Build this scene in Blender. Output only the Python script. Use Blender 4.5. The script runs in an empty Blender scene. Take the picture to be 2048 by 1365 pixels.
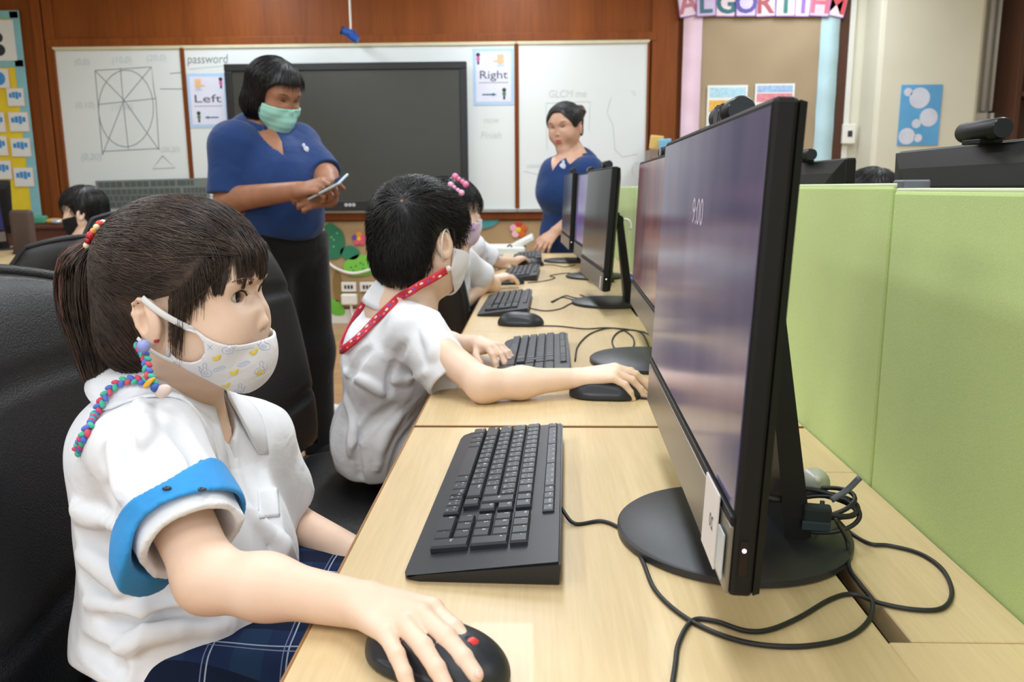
import bpy, bmesh, math, random, os
import numpy as np
from mathutils import Vector, Matrix
from mathutils.bvhtree import BVHTree

SC = bpy.context.scene
COL = SC.collection
PI = math.pi
# ------------------------------------------------------------------ camera
F_PX, IMG_W, IMG_H = 1620.0, 2048, 1365
DESK_Z, CAM_Z = 0.72, 1.08
YAW, PITCH, ROLL = math.radians(-1.8441), math.radians(-10.7015), math.radians(0.3896)
CAM_P = np.array([0.0, 0.0, CAM_Z])
_d = np.array([math.sin(YAW) * math.cos(PITCH), math.cos(YAW) * math.cos(PITCH), math.sin(PITCH)])
_r0 = np.array([math.cos(YAW), -math.sin(YAW), 0.0]); _u0 = np.cross(_r0, _d)
CAM_R = math.cos(ROLL) * _r0 - math.sin(ROLL) * _u0
CAM_U = math.sin(ROLL) * _r0 + math.cos(ROLL) * _u0
CAM_D = _d
cam_data = bpy.data.cameras.new('camera')
cam_data.sensor_fit = 'HORIZONTAL'; cam_data.sensor_width = 22.3
cam_data.lens = F_PX / IMG_W * 22.3
cam_data.clip_start = 0.05
cam_data.dof.use_dof = True
cam_data.dof.focus_distance = 0.92
cam_data.dof.aperture_fstop = 6.3
cam = bpy.data.objects.new('camera', cam_data); COL.objects.link(cam)
cam.matrix_world = Matrix(((CAM_R[0], CAM_U[0], -CAM_D[0], CAM_P[0]), (CAM_R[1], CAM_U[1], -CAM_D[1], CAM_P[1]),
                           (CAM_R[2], CAM_U[2], -CAM_D[2], CAM_P[2]), (0, 0, 0, 1)))
SC.camera = cam
# ------------------------------------------------------------------ world, lamps, exposure
world = bpy.data.worlds.new('world'); SC.world = world; world.use_nodes = True
world.node_tree.nodes['Background'].inputs[0].default_value = (0.80, 0.88, 1.0, 1)
world.node_tree.nodes['Background'].inputs[1].default_value = 0.42
SC.view_settings.view_transform = 'Standard'; SC.view_settings.look = 'None'
SC.view_settings.gamma = 1.0; SC.view_settings.use_curve_mapping = False
SC.view_settings.exposure = -0.08
CEIL_Z = 2.85
def area_lamp(name, loc, sx, sy, power, col=(0.86, 0.94, 1.0), rot=(0, 0, 0)):
    l = bpy.data.lights.new(name, 'AREA'); l.shape = 'RECTANGLE'; l.size = sx; l.size_y = sy
    l.energy = power; l.color = col
    o = bpy.data.objects.new(name, l); COL.objects.link(o); o.location = loc; o.rotation_euler = rot
    return o
for _y, _w in ((-0.6, 27), (1.5, 29), (3.6, 28), (5.5, 27)):                       # rows of ceiling tubes
    for _x in (-2.2, -0.2, 1.9):
        area_lamp('ceiling_tube_light', (_x, _y, CEIL_Z - 0.06), 0.35, 1.25, _w)
# bluish fill lamp added behind the camera to lift the surfaces facing it
area_lamp('rear_fill_light', (-1.2, -2.3, 1.6), 3.6, 1.5, 34, (0.84, 0.93, 1.0), (math.radians(90), 0, 0))

ONLY = set(filter(None, os.environ.get('ONLY', '').split(',')))
def want(k): return not ONLY or k in ONLY
# ================================================================== helpers
def ray(px, py): return CAM_D + CAM_R * (px - IMG_W / 2) / F_PX + CAM_U * (IMG_H / 2 - py) / F_PX
def at(px, py, Y): v = ray(px, py); return CAM_P + v * (Y / v[1])          # the point of the place at depth Y along the row
def atz(px, py, Z=DESK_Z): v = ray(px, py); return CAM_P + v * ((Z - CAM_P[2]) / v[2])
def atx(px, py, X): v = ray(px, py); return CAM_P + v * (X / v[0])
def pxm(n, Y): return n * Y / F_PX                                       # size of n pixels at depth Y
def V(*a): return np.array(a, float)
def unit(v): v = np.asarray(v, float); return v / max(np.linalg.norm(v), 1e-9)
def s2l(c): return c / 12.92 if c <= 0.04045 else ((c + 0.055) / 1.055) ** 2.4
def rgb(r, g, b): return (s2l(r / 255), s2l(g / 255), s2l(b / 255), 1.0)

# ------------------------------------------------------------------ materials
MATS = {}
def new_mat(name):
    m = bpy.data.materials.new(name); m.use_nodes = True
    nt = m.node_tree; b = nt.nodes['Principled BSDF']
    MATS[name] = m
    return m, nt, b
def nd(nt, t, **kw):
    n = nt.nodes.new(t)
    for k, v in kw.items():
        if k.startswith('i_'): n.inputs[int(k[2:]) if k[2:].isdigit() else k[2:].replace('_', ' ')].default_value = v
        else: setattr(n, k, v)
    return n
def coords(nt, scale=(1, 1, 1), rot=(0, 0, 0)):
    tc = nd(nt, 'ShaderNodeTexCoord'); mp = nd(nt, 'ShaderNodeMapping')
    mp.inputs['Scale'].default_value = scale; mp.inputs['Rotation'].default_value = rot
    nt.links.new(tc.outputs['Object'], mp.inputs[0]); return mp.outputs[0]
def bump(nt, b, height, strength=0.2, dist=0.002):
    n = nd(nt, 'ShaderNodeBump'); n.inputs['Strength'].default_value = strength; n.inputs['Distance'].default_value = dist
    nt.links.new(height, n.inputs['Height']); nt.links.new(n.outputs[0], b.inputs['Normal'])
def ramp(nt, fac, stops):
    r = nd(nt, 'ShaderNodeValToRGB'); e = r.color_ramp.elements
    while len(e) < len(stops): e.new(0.5)
    for i, (p, c) in enumerate(stops): e[i].position = p; e[i].color = c
    nt.links.new(fac, r.inputs[0]); return r.outputs[0]
def mat(name, c, rough=0.5, spec=0.5, metal=0.0, var=0.06, vscale=12, bmp=0.0, bscale=300, coat=0.0, sss=0.0, sheen=0.0, emit=0.0, alpha=1.0, trans=0.0):
    if name in MATS: return MATS[name]
    m, nt, b = new_mat(name)
    c = rgb(*c)
    co = coords(nt)
    nz = nd(nt, 'ShaderNodeTexNoise'); nz.inputs['Scale'].default_value = vscale; nz.inputs['Detail'].default_value = 4
    nt.links.new(co, nz.inputs['Vector'])
    lo = tuple(x * (1 - var) for x in c[:3]) + (1,); hi = tuple(min(1, x * (1 + var)) for x in c[:3]) + (1,)
    nt.links.new(ramp(nt, nz.outputs[0], [(0.3, lo), (0.7, hi)]), b.inputs['Base Color'])
    b.inputs['Roughness'].default_value = rough; b.inputs['Specular IOR Level'].default_value = spec
    b.inputs['Metallic'].default_value = metal; b.inputs['Coat Weight'].default_value = coat
    b.inputs['Coat Roughness'].default_value = 0.08
    if sss:
        b.inputs['Subsurface Weight'].default_value = sss; b.inputs['Subsurface Radius'].default_value = (0.012, 0.005, 0.003)
        b.inputs['Subsurface Scale'].default_value = 0.5
    if sheen: b.inputs['Sheen Weight'].default_value = sheen
    if trans: b.inputs['Transmission Weight'].default_value = trans
    if emit:
        b.inputs['Emission Color'].default_value = c; b.inputs['Emission Strength'].default_value = emit
    if bmp:
        n2 = nd(nt, 'ShaderNodeTexNoise'); n2.inputs['Scale'].default_value = bscale; n2.inputs['Detail'].default_value = 3
        nt.links.new(co, n2.inputs['Vector']); bump(nt, b, n2.outputs[0], bmp, 0.003)
    return m
def wood(name, c1, c2, scale=(1, 1, 1), rough=0.45, fine=60, mixd=0.5, bmp=0.05, coat=0.0):
    if name in MATS: return MATS[name]
    m, nt, b = new_mat(name)
    co = coords(nt, scale)
    n1 = nd(nt, 'ShaderNodeTexNoise'); n1.inputs['Scale'].default_value = fine; n1.inputs['Detail'].default_value = 5; n1.inputs['Roughness'].default_value = 0.65
    n2 = nd(nt, 'ShaderNodeTexNoise'); n2.inputs['Scale'].default_value = fine * 0.13; n2.inputs['Detail'].default_value = 3
    nt.links.new(co, n1.inputs[0]); nt.links.new(co, n2.inputs[0])
    mx = nd(nt, 'ShaderNodeMix'); mx.inputs[0].default_value = mixd
    nt.links.new(n1.outputs[0], mx.inputs[2]); nt.links.new(n2.outputs[0], mx.inputs[3])
    nt.links.new(ramp(nt, mx.outputs[0], [(0.32, rgb(*c1)), (0.66, rgb(*c2))]), b.inputs['Base Color'])
    b.inputs['Roughness'].default_value = rough; b.inputs['Coat Weight'].default_value = coat
    if bmp: bump(nt, b, n1.outputs[0], bmp, 0.001)
    return m

# ------------------------------------------------------------------ mesh accumulation
def rotm(rx=0, ry=0, rz=0): return np.array(Matrix.Rotation(rz, 3, 'Z') @ Matrix.Rotation(ry, 3, 'Y') @ Matrix.Rotation(rx, 3, 'X'))
_BOX = {}
def _bevel_box(sx, sy, sz, bev, seg):
    key = (round(sx, 5), round(sy, 5), round(sz, 5), round(bev, 5), seg)
    if key not in _BOX:
        bm = bmesh.new(); bmesh.ops.create_cube(bm, size=1.0)
        for v in bm.verts: v.co = Vector((v.co.x * sx, v.co.y * sy, v.co.z * sz))
        if bev > 0: bmesh.ops.bevel(bm, geom=bm.edges[:], offset=bev, segments=seg, affect='EDGES', profile=0.5)
        bm.verts.index_update()
        _BOX[key] = (np.array([v.co[:] for v in bm.verts]), [tuple(v.index for v in f.verts) for f in bm.faces]); bm.free()
    return _BOX[key]
class MB:
    def __init__(s): s.v = []; s.f = []; s.m = []; s.n = 0
    def add(s, v, f, mi=0):
        v = np.asarray(v, float).reshape(-1, 3)
        s.v.append(v); s.f += [tuple(i + s.n for i in q) for q in f]; s.m += [mi] * len(f); s.n += len(v); return s
    def box(s, c, size, bev=0.0, R=None, seg=2, mi=0):
        v, f = _bevel_box(*size, bev, seg)
        if R is not None: v = v @ np.asarray(R).T
        return s.add(v + np.asarray(c, float), f, mi)
    def cyl(s, a, b, ra, rb=None, n=24, caps=True, mi=0):
        rb = ra if rb is None else rb; a = np.asarray(a, float); b = np.asarray(b, float)
        return s.tube([a, b], [ra, rb], n, caps, mi)
    def tube(s, P, r, n=8, caps=True, mi=0, flat=1.0, up=None):
        P = np.asarray(P, float); k = len(P); r = np.broadcast_to(np.asarray(r, float), (k,))
        T = np.gradient(P, axis=0) if k > 2 else np.repeat([P[-1] - P[0]], k, 0)
        T /= np.maximum(np.linalg.norm(T, axis=1, keepdims=True), 1e-9)
        u = np.asarray(up, float) if up is not None else (V(0, 0, 1) if abs(T[0][2]) < 0.9 else V(1, 0, 0))
        ang = np.arange(n) * 2 * PI / n; out = []
        for i in range(k):
            x = np.cross(u, T[i])
            if np.linalg.norm(x) < 1e-6: x = np.cross(V(0.3, 0.7, 0.2), T[i])
            x = unit(x); y = np.cross(T[i], x)
            if up is None: u = y
            out.append(P[i] + r[i] * (np.cos(ang)[:, None] * x + flat * np.sin(ang)[:, None] * y))
        f = [(i * n + j, i * n + (j + 1) % n, (i + 1) * n + (j + 1) % n, (i + 1) * n + j) for i in range(k - 1) for j in range(n)]
        if caps: f += [tuple(range(n))[::-1], tuple((k - 1) * n + j for j in range(n))]
        return s.add(np.concatenate(out), f, mi)
    def lathe(s, prof, c=(0, 0, 0), n=40, R=None, mi=0):
        prof = np.asarray(prof, float); k = len(prof); ang = np.arange(n) * 2 * PI / n
        v = np.stack([np.outer(prof[:, 0], np.cos(ang)), np.outer(prof[:, 0], np.sin(ang)), np.repeat(prof[:, 1:2], n, 1)], -1).reshape(-1, 3)
        if R is not None: v = v @ np.asarray(R).T
        f = [(i * n + j, i * n + (j + 1) % n, (i + 1) * n + (j + 1) % n, (i + 1) * n + j) for i in range(k - 1) for j in range(n)]
        f += [tuple(range(n))[::-1], tuple((k - 1) * n + j for j in range(n))]
        return s.add(v + np.asarray(c, float), f, mi)
    def ball(s, c, r, R=None, n=16, m=10, mi=0):
        r = np.broadcast_to(np.asarray(r, float), (3,)); th = np.linspace(0, PI, m + 1)
        prof = np.stack([np.maximum(np.sin(th), 1e-4), -np.cos(th)], 1)
        ang = np.arange(n) * 2 * PI / n
        v = np.stack([np.outer(prof[:, 0], np.cos(ang)), np.outer(prof[:, 0], np.sin(ang)), np.repeat(prof[:, 1:2], n, 1)], -1).reshape(-1, 3) * r
        if R is not None: v = v @ np.asarray(R).T
        f = [(i * n + j, i * n + (j + 1) % n, (i + 1) * n + (j + 1) % n, (i + 1) * n + j) for i in range(m) for j in range(n)]
        return s.add(v + np.asarray(c, float), f, mi)
    def prism(s, poly, O, X, Y, th, mi=0):
        """polygon (u,v) in the frame O,X,Y, thickness th along X x Y"""
        poly = np.asarray(poly, float); n = len(poly); X = np.asarray(X, float); Y = np.asarray(Y, float); N = unit(np.cross(X, Y))
        b = np.asarray(O, float) + poly[:, :1] * X + poly[:, 1:] * Y
        f = [tuple(range(n))[::-1], tuple(range(n, 2 * n))] + [(i, (i + 1) % n, n + (i + 1) % n, n + i) for i in range(n)]
        return s.add(np.concatenate([b, b + N * th]), f, mi)
    def sheet(s, G, th, mi=0, closed_u=False):
        """thick sheet through a grid of points G[n][m]"""
        G = np.asarray(G, float); n, m = G.shape[:2]
        du = np.gradient(G, axis=0); dv = np.gradient(G, axis=1)
        if closed_u: du = (np.roll(G, -1, 0) - np.roll(G, 1, 0)) / 2
        N = np.cross(du, dv); N /= np.maximum(np.linalg.norm(N, axis=2, keepdims=True), 1e-9)
        A = (G + N * th / 2).reshape(-1, 3); B = (G - N * th / 2).reshape(-1, 3); o = n * m
        f = []
        for i in range(n if closed_u else n - 1):
            i2 = (i + 1) % n
            for j in range(m - 1):
                a, b, c, d = i * m + j, i2 * m + j, i2 * m + j + 1, i * m + j + 1
                f += [(a, b, c, d), (o + d, o + c, o + b, o + a)]
        def side(seq):
            for a, b in seq: f.append((b, a, o + a, o + b))
        side([(i * m, ((i + 1) % n) * m) for i in range(n if closed_u else n - 1)])
        side([(((i + 1) % n) * m + m - 1, i * m + m - 1) for i in range(n if closed_u else n - 1)])
        if not closed_u:
            side([(j + 1, j) for j in range(m - 1)]); side([((n - 1) * m + j, (n - 1) * m + j + 1) for j in range(m - 1)])
        return s.add(np.concatenate([A, B]), f, mi)
    def build(s, name, mats, parent=None, smooth=False, auto=None):
        return mesh_obj(name, np.concatenate(s.v), s.f, mats, parent, smooth, s.m if any(s.m) else None, auto)
def mesh_obj(name, v, f, mats, parent=None, smooth=False, mi=None, auto=None):
    me = bpy.data.meshes.new(name); 
    if isinstance(f, np.ndarray) and f.shape[1] in (3, 4):
        k = f.shape[1]; nf = len(f)
        me.vertices.add(len(v)); me.vertices.foreach_set('co', np.ascontiguousarray(v, np.float32).ravel())
        me.loops.add(nf * k); me.loops.foreach_set('vertex_index', np.ascontiguousarray(f, np.int32).ravel())
        me.polygons.add(nf); me.polygons.foreach_set('loop_start', np.arange(nf, dtype=np.int32) * k)
        me.update(calc_edges=True); me.validate()
    else:
        me.from_pydata(np.asarray(v).tolist(), [], f)
    for m in (mats if isinstance(mats, (list, tuple)) else [mats]): me.materials.append(m)
    if mi is not None: me.polygons.foreach_set('material_index', np.asarray(mi, np.int32))
    if smooth or auto: me.polygons.foreach_set('use_smooth', np.ones(len(me.polygons), bool))
    me.update()
    if auto: me.set_sharp_from_angle(angle=math.radians(auto))
    o = bpy.data.objects.new(name, me); COL.objects.link(o)
    if parent is not None: attach(o, parent)
    return o
def attach(o, parent):
    """child keeps its place in the world (parents are placed before their parts)"""
    o.parent = parent; o.matrix_parent_inverse = WM(parent).inverted()
def WM(o):
    m = Matrix.LocRotScale(o.location, o.rotation_euler, o.scale)
    return m if o.parent is None else WM(o.parent) @ o.matrix_parent_inverse @ m
def tag(o, label, cat, group=None, kind=None):
    if label: o['label'] = label
    if cat: o['category'] = cat
    if group: o['group'] = group
    if kind: o['kind'] = kind
    return o
def struct(o): o['kind'] = 'structure'; return o
def thing(name, label, cat, loc=(0, 0, 0), rz=0, group=None):
    o = bpy.data.objects.new(name, None); COL.objects.link(o); o.empty_display_size = 0.05
    o.location = Vector([float(x) for x in loc]); o.rotation_euler = (0, 0, rz)
    return tag(o, label, cat, group)
def dup(root, loc, rz=0.0, label=None, group=None):
    """a copy of a thing with copies of its parts and sub-parts"""
    def rec(o, par):
        c = o.copy(); COL.objects.link(c)
        if par is not None: c.parent = par
        for ch in list(o.children): rec(ch, c)
        return c
    r = rec(root, None); r.location = Vector([float(x) for x in loc]); r.rotation_euler = (0, 0, rz)
    if label: r['label'] = label
    if group: r['group'] = group
    return r
def arc(c, r, a0, a1, n, X=(1, 0, 0), Y=(0, 1, 0)):
    return [np.asarray(c, float) + r * (math.cos(a) * np.asarray(X, float) + math.sin(a) * np.asarray(Y, float)) for a in np.linspace(a0, a1, n)]
def smooth_path(P, n=40):
    """Catmull-Rom through the points"""
    P = [np.asarray(p, float) for p in P]; P = [2 * P[0] - P[1]] + P + [2 * P[-1] - P[-2]]
    out = []; seg = len(P) - 3; per = max(2, n // seg)
    for i in range(1, len(P) - 2):
        p0, p1, p2, p3 = P[i - 1:i + 3]
        for t in np.linspace(0, 1, per, endpoint=False):
            out.append(0.5 * (2 * p1 + (p2 - p0) * t + (2 * p0 - 5 * p1 + 4 * p2 - p3) * t * t + (3 * p1 - p0 - 3 * p2 + p3) * t ** 3))
    out.append(P[-2]); return np.array(out)
_TXT = {}
def text_geo(s, shear=0.0, bold=0.0):
    """filled outlines of a text of cap height about 1, origin at its lower left"""
    key = (s, shear, bold)
    if key not in _TXT:
        cu = bpy.data.curves.new('txt', 'FONT'); cu.body = s; cu.size = 1.4; cu.shear = shear; cu.resolution_u = 3; cu.offset = bold; cu.fill_mode = 'FRONT'
        o = bpy.data.objects.new('txt', cu); COL.objects.link(o); bpy.context.view_layer.update()
        me = bpy.data.meshes.new_from_object(o.evaluated_get(bpy.context.evaluated_depsgraph_get()))
        v = np.array([x.co[:2] for x in me.vertices]).reshape(-1, 2); f = [tuple(p.vertices) for p in me.polygons]
        bpy.data.objects.remove(o); bpy.data.curves.remove(cu); bpy.data.meshes.remove(me)
        _TXT[key] = (v, f)
    return _TXT[key]
def put_text(mb, s, O, X, Y, h, mi=0, align=0.0, lift=0.0004, width=None, shear=0.0, bold=0.0):
    v, f = text_geo(s, shear, bold)
    if not len(v): return
    X = unit(X); Y = unit(Y); N = np.cross(X, Y); w = v[:, 0].max() - v[:, 0].min(); sx = h
    if width: sx = width / w
    u = (v[:, :1] - v[:, 0].min() - align * w) * sx
    mb.add(np.asarray(O, float) + u * X + v[:, 1:] * h * Y + N * lift, f, mi)

# ------------------------------------------------------------------ signed distance modelling
def rc(a, b, ra, rb): return ('rc', np.asarray(a, np.float32), np.asarray(b, np.float32), float(ra), float(rb))
def el(c, r, R=None): return ('el', np.asarray(c, np.float32), np.asarray(r, np.float32), None if R is None else np.asarray(R, np.float32))
def rb(c, h, r, R=None): return ('rb', np.asarray(c, np.float32), np.asarray(h, np.float32), float(r), None if R is None else np.asarray(R, np.float32))
def prim_d(q, p):
    if q[0] == 'rc':
        _, a, b, ra, rb_ = q; ba = b - a; pa = p - a
        h = np.clip(pa @ ba / max(float(ba @ ba), 1e-12), 0, 1)
        return np.linalg.norm(pa - h[:, None] * ba, axis=1) - (ra + (rb_ - ra) * h)
    if q[0] == 'el':
        _, c, r, R = q; x = p - c
        if R is not None: x = x @ R
        k0 = np.linalg.norm(x / r, axis=1); k1 = np.linalg.norm(x / (r * r), axis=1)
        return k0 * (k0 - 1) / np.maximum(k1, 1e-9)
    if q[0] == 'rb':
        _, c, h, r, R = q; x = p - c
        if R is not None: x = x @ R
        y = np.abs(x) - (h - r)
        return np.linalg.norm(np.maximum(y, 0), axis=1) + np.minimum(y.max(1), 0) - r
    return q[1](p)
def prim_sphere(q):
    if q[0] == 'rc': return (q[1] + q[2]) / 2, float(np.linalg.norm(q[1] - q[2])) / 2 + max(q[3], q[4])
    if q[0] == 'el': return q[1], float(q[2].max())
    if q[0] == 'rb': return q[1], float(np.linalg.norm(q[2]))
    return None, 1e9
class SDF:
    def __init__(s): s.ops = []; s.disp = None
    def u(s, q, k=0.01): s.ops.append(('u', q, k)); return s
    def sub(s, q, k=0.004): s.ops.append(('s', q, k)); return s
    def cut(s, q, k=0.004): s.ops.append(('i', q, k)); return s
    def fn(s, f): s.ops.append(('f', ('fn', f), 0)); return s
    def __call__(s, p, near=None):
        p = np.asarray(p, np.float32); d = np.full(len(p), 1.0, np.float32)
        c = r = None
        if near is None and len(p): lo = p.min(0); hi = p.max(0)
        elif near is not None: lo, hi = near
        for op, q, k in s.ops:
            if op in 'us':
                pc, pr = prim_sphere(q)
                if pc is not None:
                    gap = float(np.linalg.norm(np.maximum(np.maximum(lo - pc, pc - hi), 0)))
                    if gap - pr > 0.03 + k: continue
                e = prim_d(q, p)
                if op == 's': e = -e
                if op == 'u':
                    if k > 0:
                        h = np.maximum(k - np.abs(d - e), 0) / k; d = np.minimum(d, e) - h * h * k * 0.25
                    else: d = np.minimum(d, e)
                else:
                    h = np.maximum(k - np.abs(d - e), 0) / max(k, 1e-6); d = np.maximum(d, e) + h * h * k * 0.25
            elif op == 'i':
                e = prim_d(q, p); h = np.maximum(k - np.abs(d - e), 0) / max(k, 1e-6); d = np.maximum(d, e) + h * h * k * 0.25
            else: d = q[1](p, d)
        return d
    def bounds(s, pad=0.02):
        lo = np.full(3, 1e9); hi = -lo
        for op, q, k in s.ops:
            if op != 'u': continue
            if q[0] == 'rc':
                for c, r in ((q[1], q[3]), (q[2], q[4])): lo = np.minimum(lo, c - r); hi = np.maximum(hi, c + r)
            elif q[0] == 'fn' and len(q) > 2: lo = np.minimum(lo, q[2]); hi = np.maximum(hi, q[3])
            elif q[0] != 'fn':
                c, r = prim_sphere(q); lo = np.minimum(lo, c - r); hi = np.maximum(hi, c + r)
        return lo - pad, hi + pad
_CO = np.array([(x, y, z) for x in (0, 1) for y in (0, 1) for z in (0, 1)])
_ED = [(a, b) for a in range(8) for b in range(a + 1, 8) if np.abs(_CO[a] - _CO[b]).sum() == 1]
def surface(f, lo, hi, vox, N=8, slack=1.0):
    """surface nets over the blocks that the surface passes through"""
    lo = np.asarray(lo, np.float64); nb = np.maximum(np.ceil((np.asarray(hi) - lo) / (vox * N)).astype(int), 1)
    bi = np.stack(np.meshgrid(*[np.arange(k) for k in nb], indexing='ij'), -1).reshape(-1, 3)
    cen = lo + (bi + 0.5) * vox * N
    dc = np.concatenate([f(cen[i:i + 2000]) for i in range(0, len(cen), 2000)])
    bi = bi[np.abs(dc) < vox * N * 0.87 * slack + 0.004]
    g = np.stack(np.meshgrid(*[np.arange(N + 1)] * 3, indexing='ij'), -1).reshape(-1, 3)
    S = (nb * N + 2).astype(np.int64)
    def key(c): return (c[..., 0] * S[1] + c[..., 1]) * S[2] + c[..., 2]
    cells, verts, quads = [], [], []
    M = N + 1
    for s0 in range(0, len(bi), 48):
        B = bi[s0:s0 + 48]; idx = (B[:, None, :] * N + g[None]).reshape(-1, 3)
        D = f(lo + idx * vox).reshape(len(B), M, M, M)
        sg = D < 0
        cs = sum(sg[:, x:x + N, y:y + N, z:z + N].astype(np.int8) for x, y, z in _CO)
        b, i, j, k = np.nonzero((cs > 0) & (cs < 8))
        if not len(b): continue
        cv = np.stack([D[b, i + x, j + y, k + z] for x, y, z in _CO], 1).astype(np.float64)
        acc = np.zeros((len(b), 3)); cnt = np.zeros(len(b))
        for a, c in _ED:
            m = (cv[:, a] < 0) != (cv[:, c] < 0)
            t = cv[m, a] / (cv[m, a] - cv[m, c])
            acc[m] += _CO[a] + t[:, None] * (_CO[c] - _CO[a]); cnt[m] += 1
        ci = B[b] * N + np.stack([i, j, k], 1)
        cells.append(key(ci)); verts.append(lo + (ci + acc / cnt[:, None]) * vox)
        for ax in range(3):
            sl = [slice(0, N)] * 3; sl2 = list(sl); sl2[ax] = slice(1, N + 1)
            A0 = sg[(slice(None), *sl)]; A1 = sg[(slice(None), *sl2)]
            b, i, j, k = np.nonzero(A0 != A1)
            if not len(b): continue
            ci = B[b] * N + np.stack([i, j, k], 1); o1, o2 = (ax + 1) % 3, (ax + 2) % 3
            e1 = np.zeros(3, int); e1[o1] = 1; e2 = np.zeros(3, int); e2[o2] = 1
            q = np.stack([key(ci), key(ci - e1), key(ci - e1 - e2), key(ci - e2)], 1)
            fl = ~A0[b, i, j, k]; q[fl] = q[fl][:, ::-1]
            quads.append(q)
    cells = np.concatenate(cells); verts = np.concatenate(verts); quads = np.concatenate(quads)
    o = np.argsort(cells); cells = cells[o]; verts = verts[o]
    cells, first = np.unique(cells, return_index=True); verts = verts[first]
    ix = np.searchsorted(cells, quads); ix = np.minimum(ix, len(cells) - 1)
    ok = (cells[ix] == quads).all(1)
    return verts, ix[ok]
def sdf_obj(name, f, mats, vox, parent=None, bounds=None, slack=1.0, relax=1, keep=True):
    lo, hi = bounds if bounds is not None else f.bounds()
    v, q = surface(f, lo, hi, vox, slack=slack)
    for _ in range(relax):                                  # gentle smoothing of the net
        s = np.zeros_like(v); c = np.zeros(len(v))
        for a, b in ((0, 1), (1, 2), (2, 3), (3, 0)):
            np.add.at(s, q[:, a], v[q[:, b]]); np.add.at(s, q[:, b], v[q[:, a]]); np.add.at(c, q[:, a], 1); np.add.at(c, q[:, b], 1)
        v = v * 0.5 + 0.5 * s / np.maximum(c, 1)[:, None]
    if keep: v, q = largest_piece(v, q)
    o = mesh_obj(name, v, q.astype(np.int32), mats, parent, smooth=True)
    return o
def largest_piece(v, q):
    lab = np.arange(len(v))
    for _ in range(400):
        m = lab[q].min(1); new = lab.copy()
        for k in range(4): np.minimum.at(new, q[:, k], m)
        new = new[new]
        if (new == lab).all(): break
        lab = new
    u, c = np.unique(lab[q[:, 0]], return_counts=True); best = u[c.argmax()]
    q = q[lab[q[:, 0]] == best]; used = np.unique(q); mp = np.zeros(len(v), int); mp[used] = np.arange(len(used))
    return v[used], mp[q]
def bvh_of(o): 
    me = o.data; return BVHTree.FromPolygons([v.co.copy() for v in me.vertices], [tuple(p.vertices) for p in me.polygons])
def creases(seed, n, freq, axis=None):
    """sharp folds of cloth: narrow ridges with wide soft valleys"""
    r = np.random.RandomState(seed); ks = []
    for _ in range(n):
        k = r.normal(size=3)
        if axis is not None: a = unit(axis); k = k - 0.9 * a * (k @ a)
        ks.append(((k / np.linalg.norm(k) * freq * r.uniform(0.6, 1.4)).astype(np.float32), r.uniform(0, 6.28), (r.normal(size=3) * freq * 0.35).astype(np.float32), r.uniform(0, 6.28)))
    def g(p):
        out = 0
        for k, ph, m, p2 in ks: out = out + (1 - 2.2 * np.abs(np.sin(0.5 * (p @ k + ph + 1.1 * np.sin(p @ m + p2)))) ** 0.8) * np.clip(0.5 + 0.8 * np.sin(p @ m * 1.3 + ph), 0, 1)
        return np.clip(out / math.sqrt(n), -1.0, 0.9)
    return g
def folds(seed, n, freq, axis=None):
    """soft random folds: a smooth field of about +-1"""
    r = np.random.RandomState(seed); ks = []
    for _ in range(n):
        k = r.normal(size=3); 
        if axis is not None: k = k - 0.85 * np.asarray(axis) * (k @ np.asarray(axis))
        k = k / np.linalg.norm(k) * freq * r.uniform(0.6, 1.5); ks.append((k.astype(np.float32), r.uniform(0, 6.28)))
    def g(p):
        w = p + 0.012 * np.sin(p[:, [1, 2, 0]] * 37.0)
        return sum(np.sin(w @ k + ph) for k, ph in ks) / math.sqrt(n)
    return g
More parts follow.
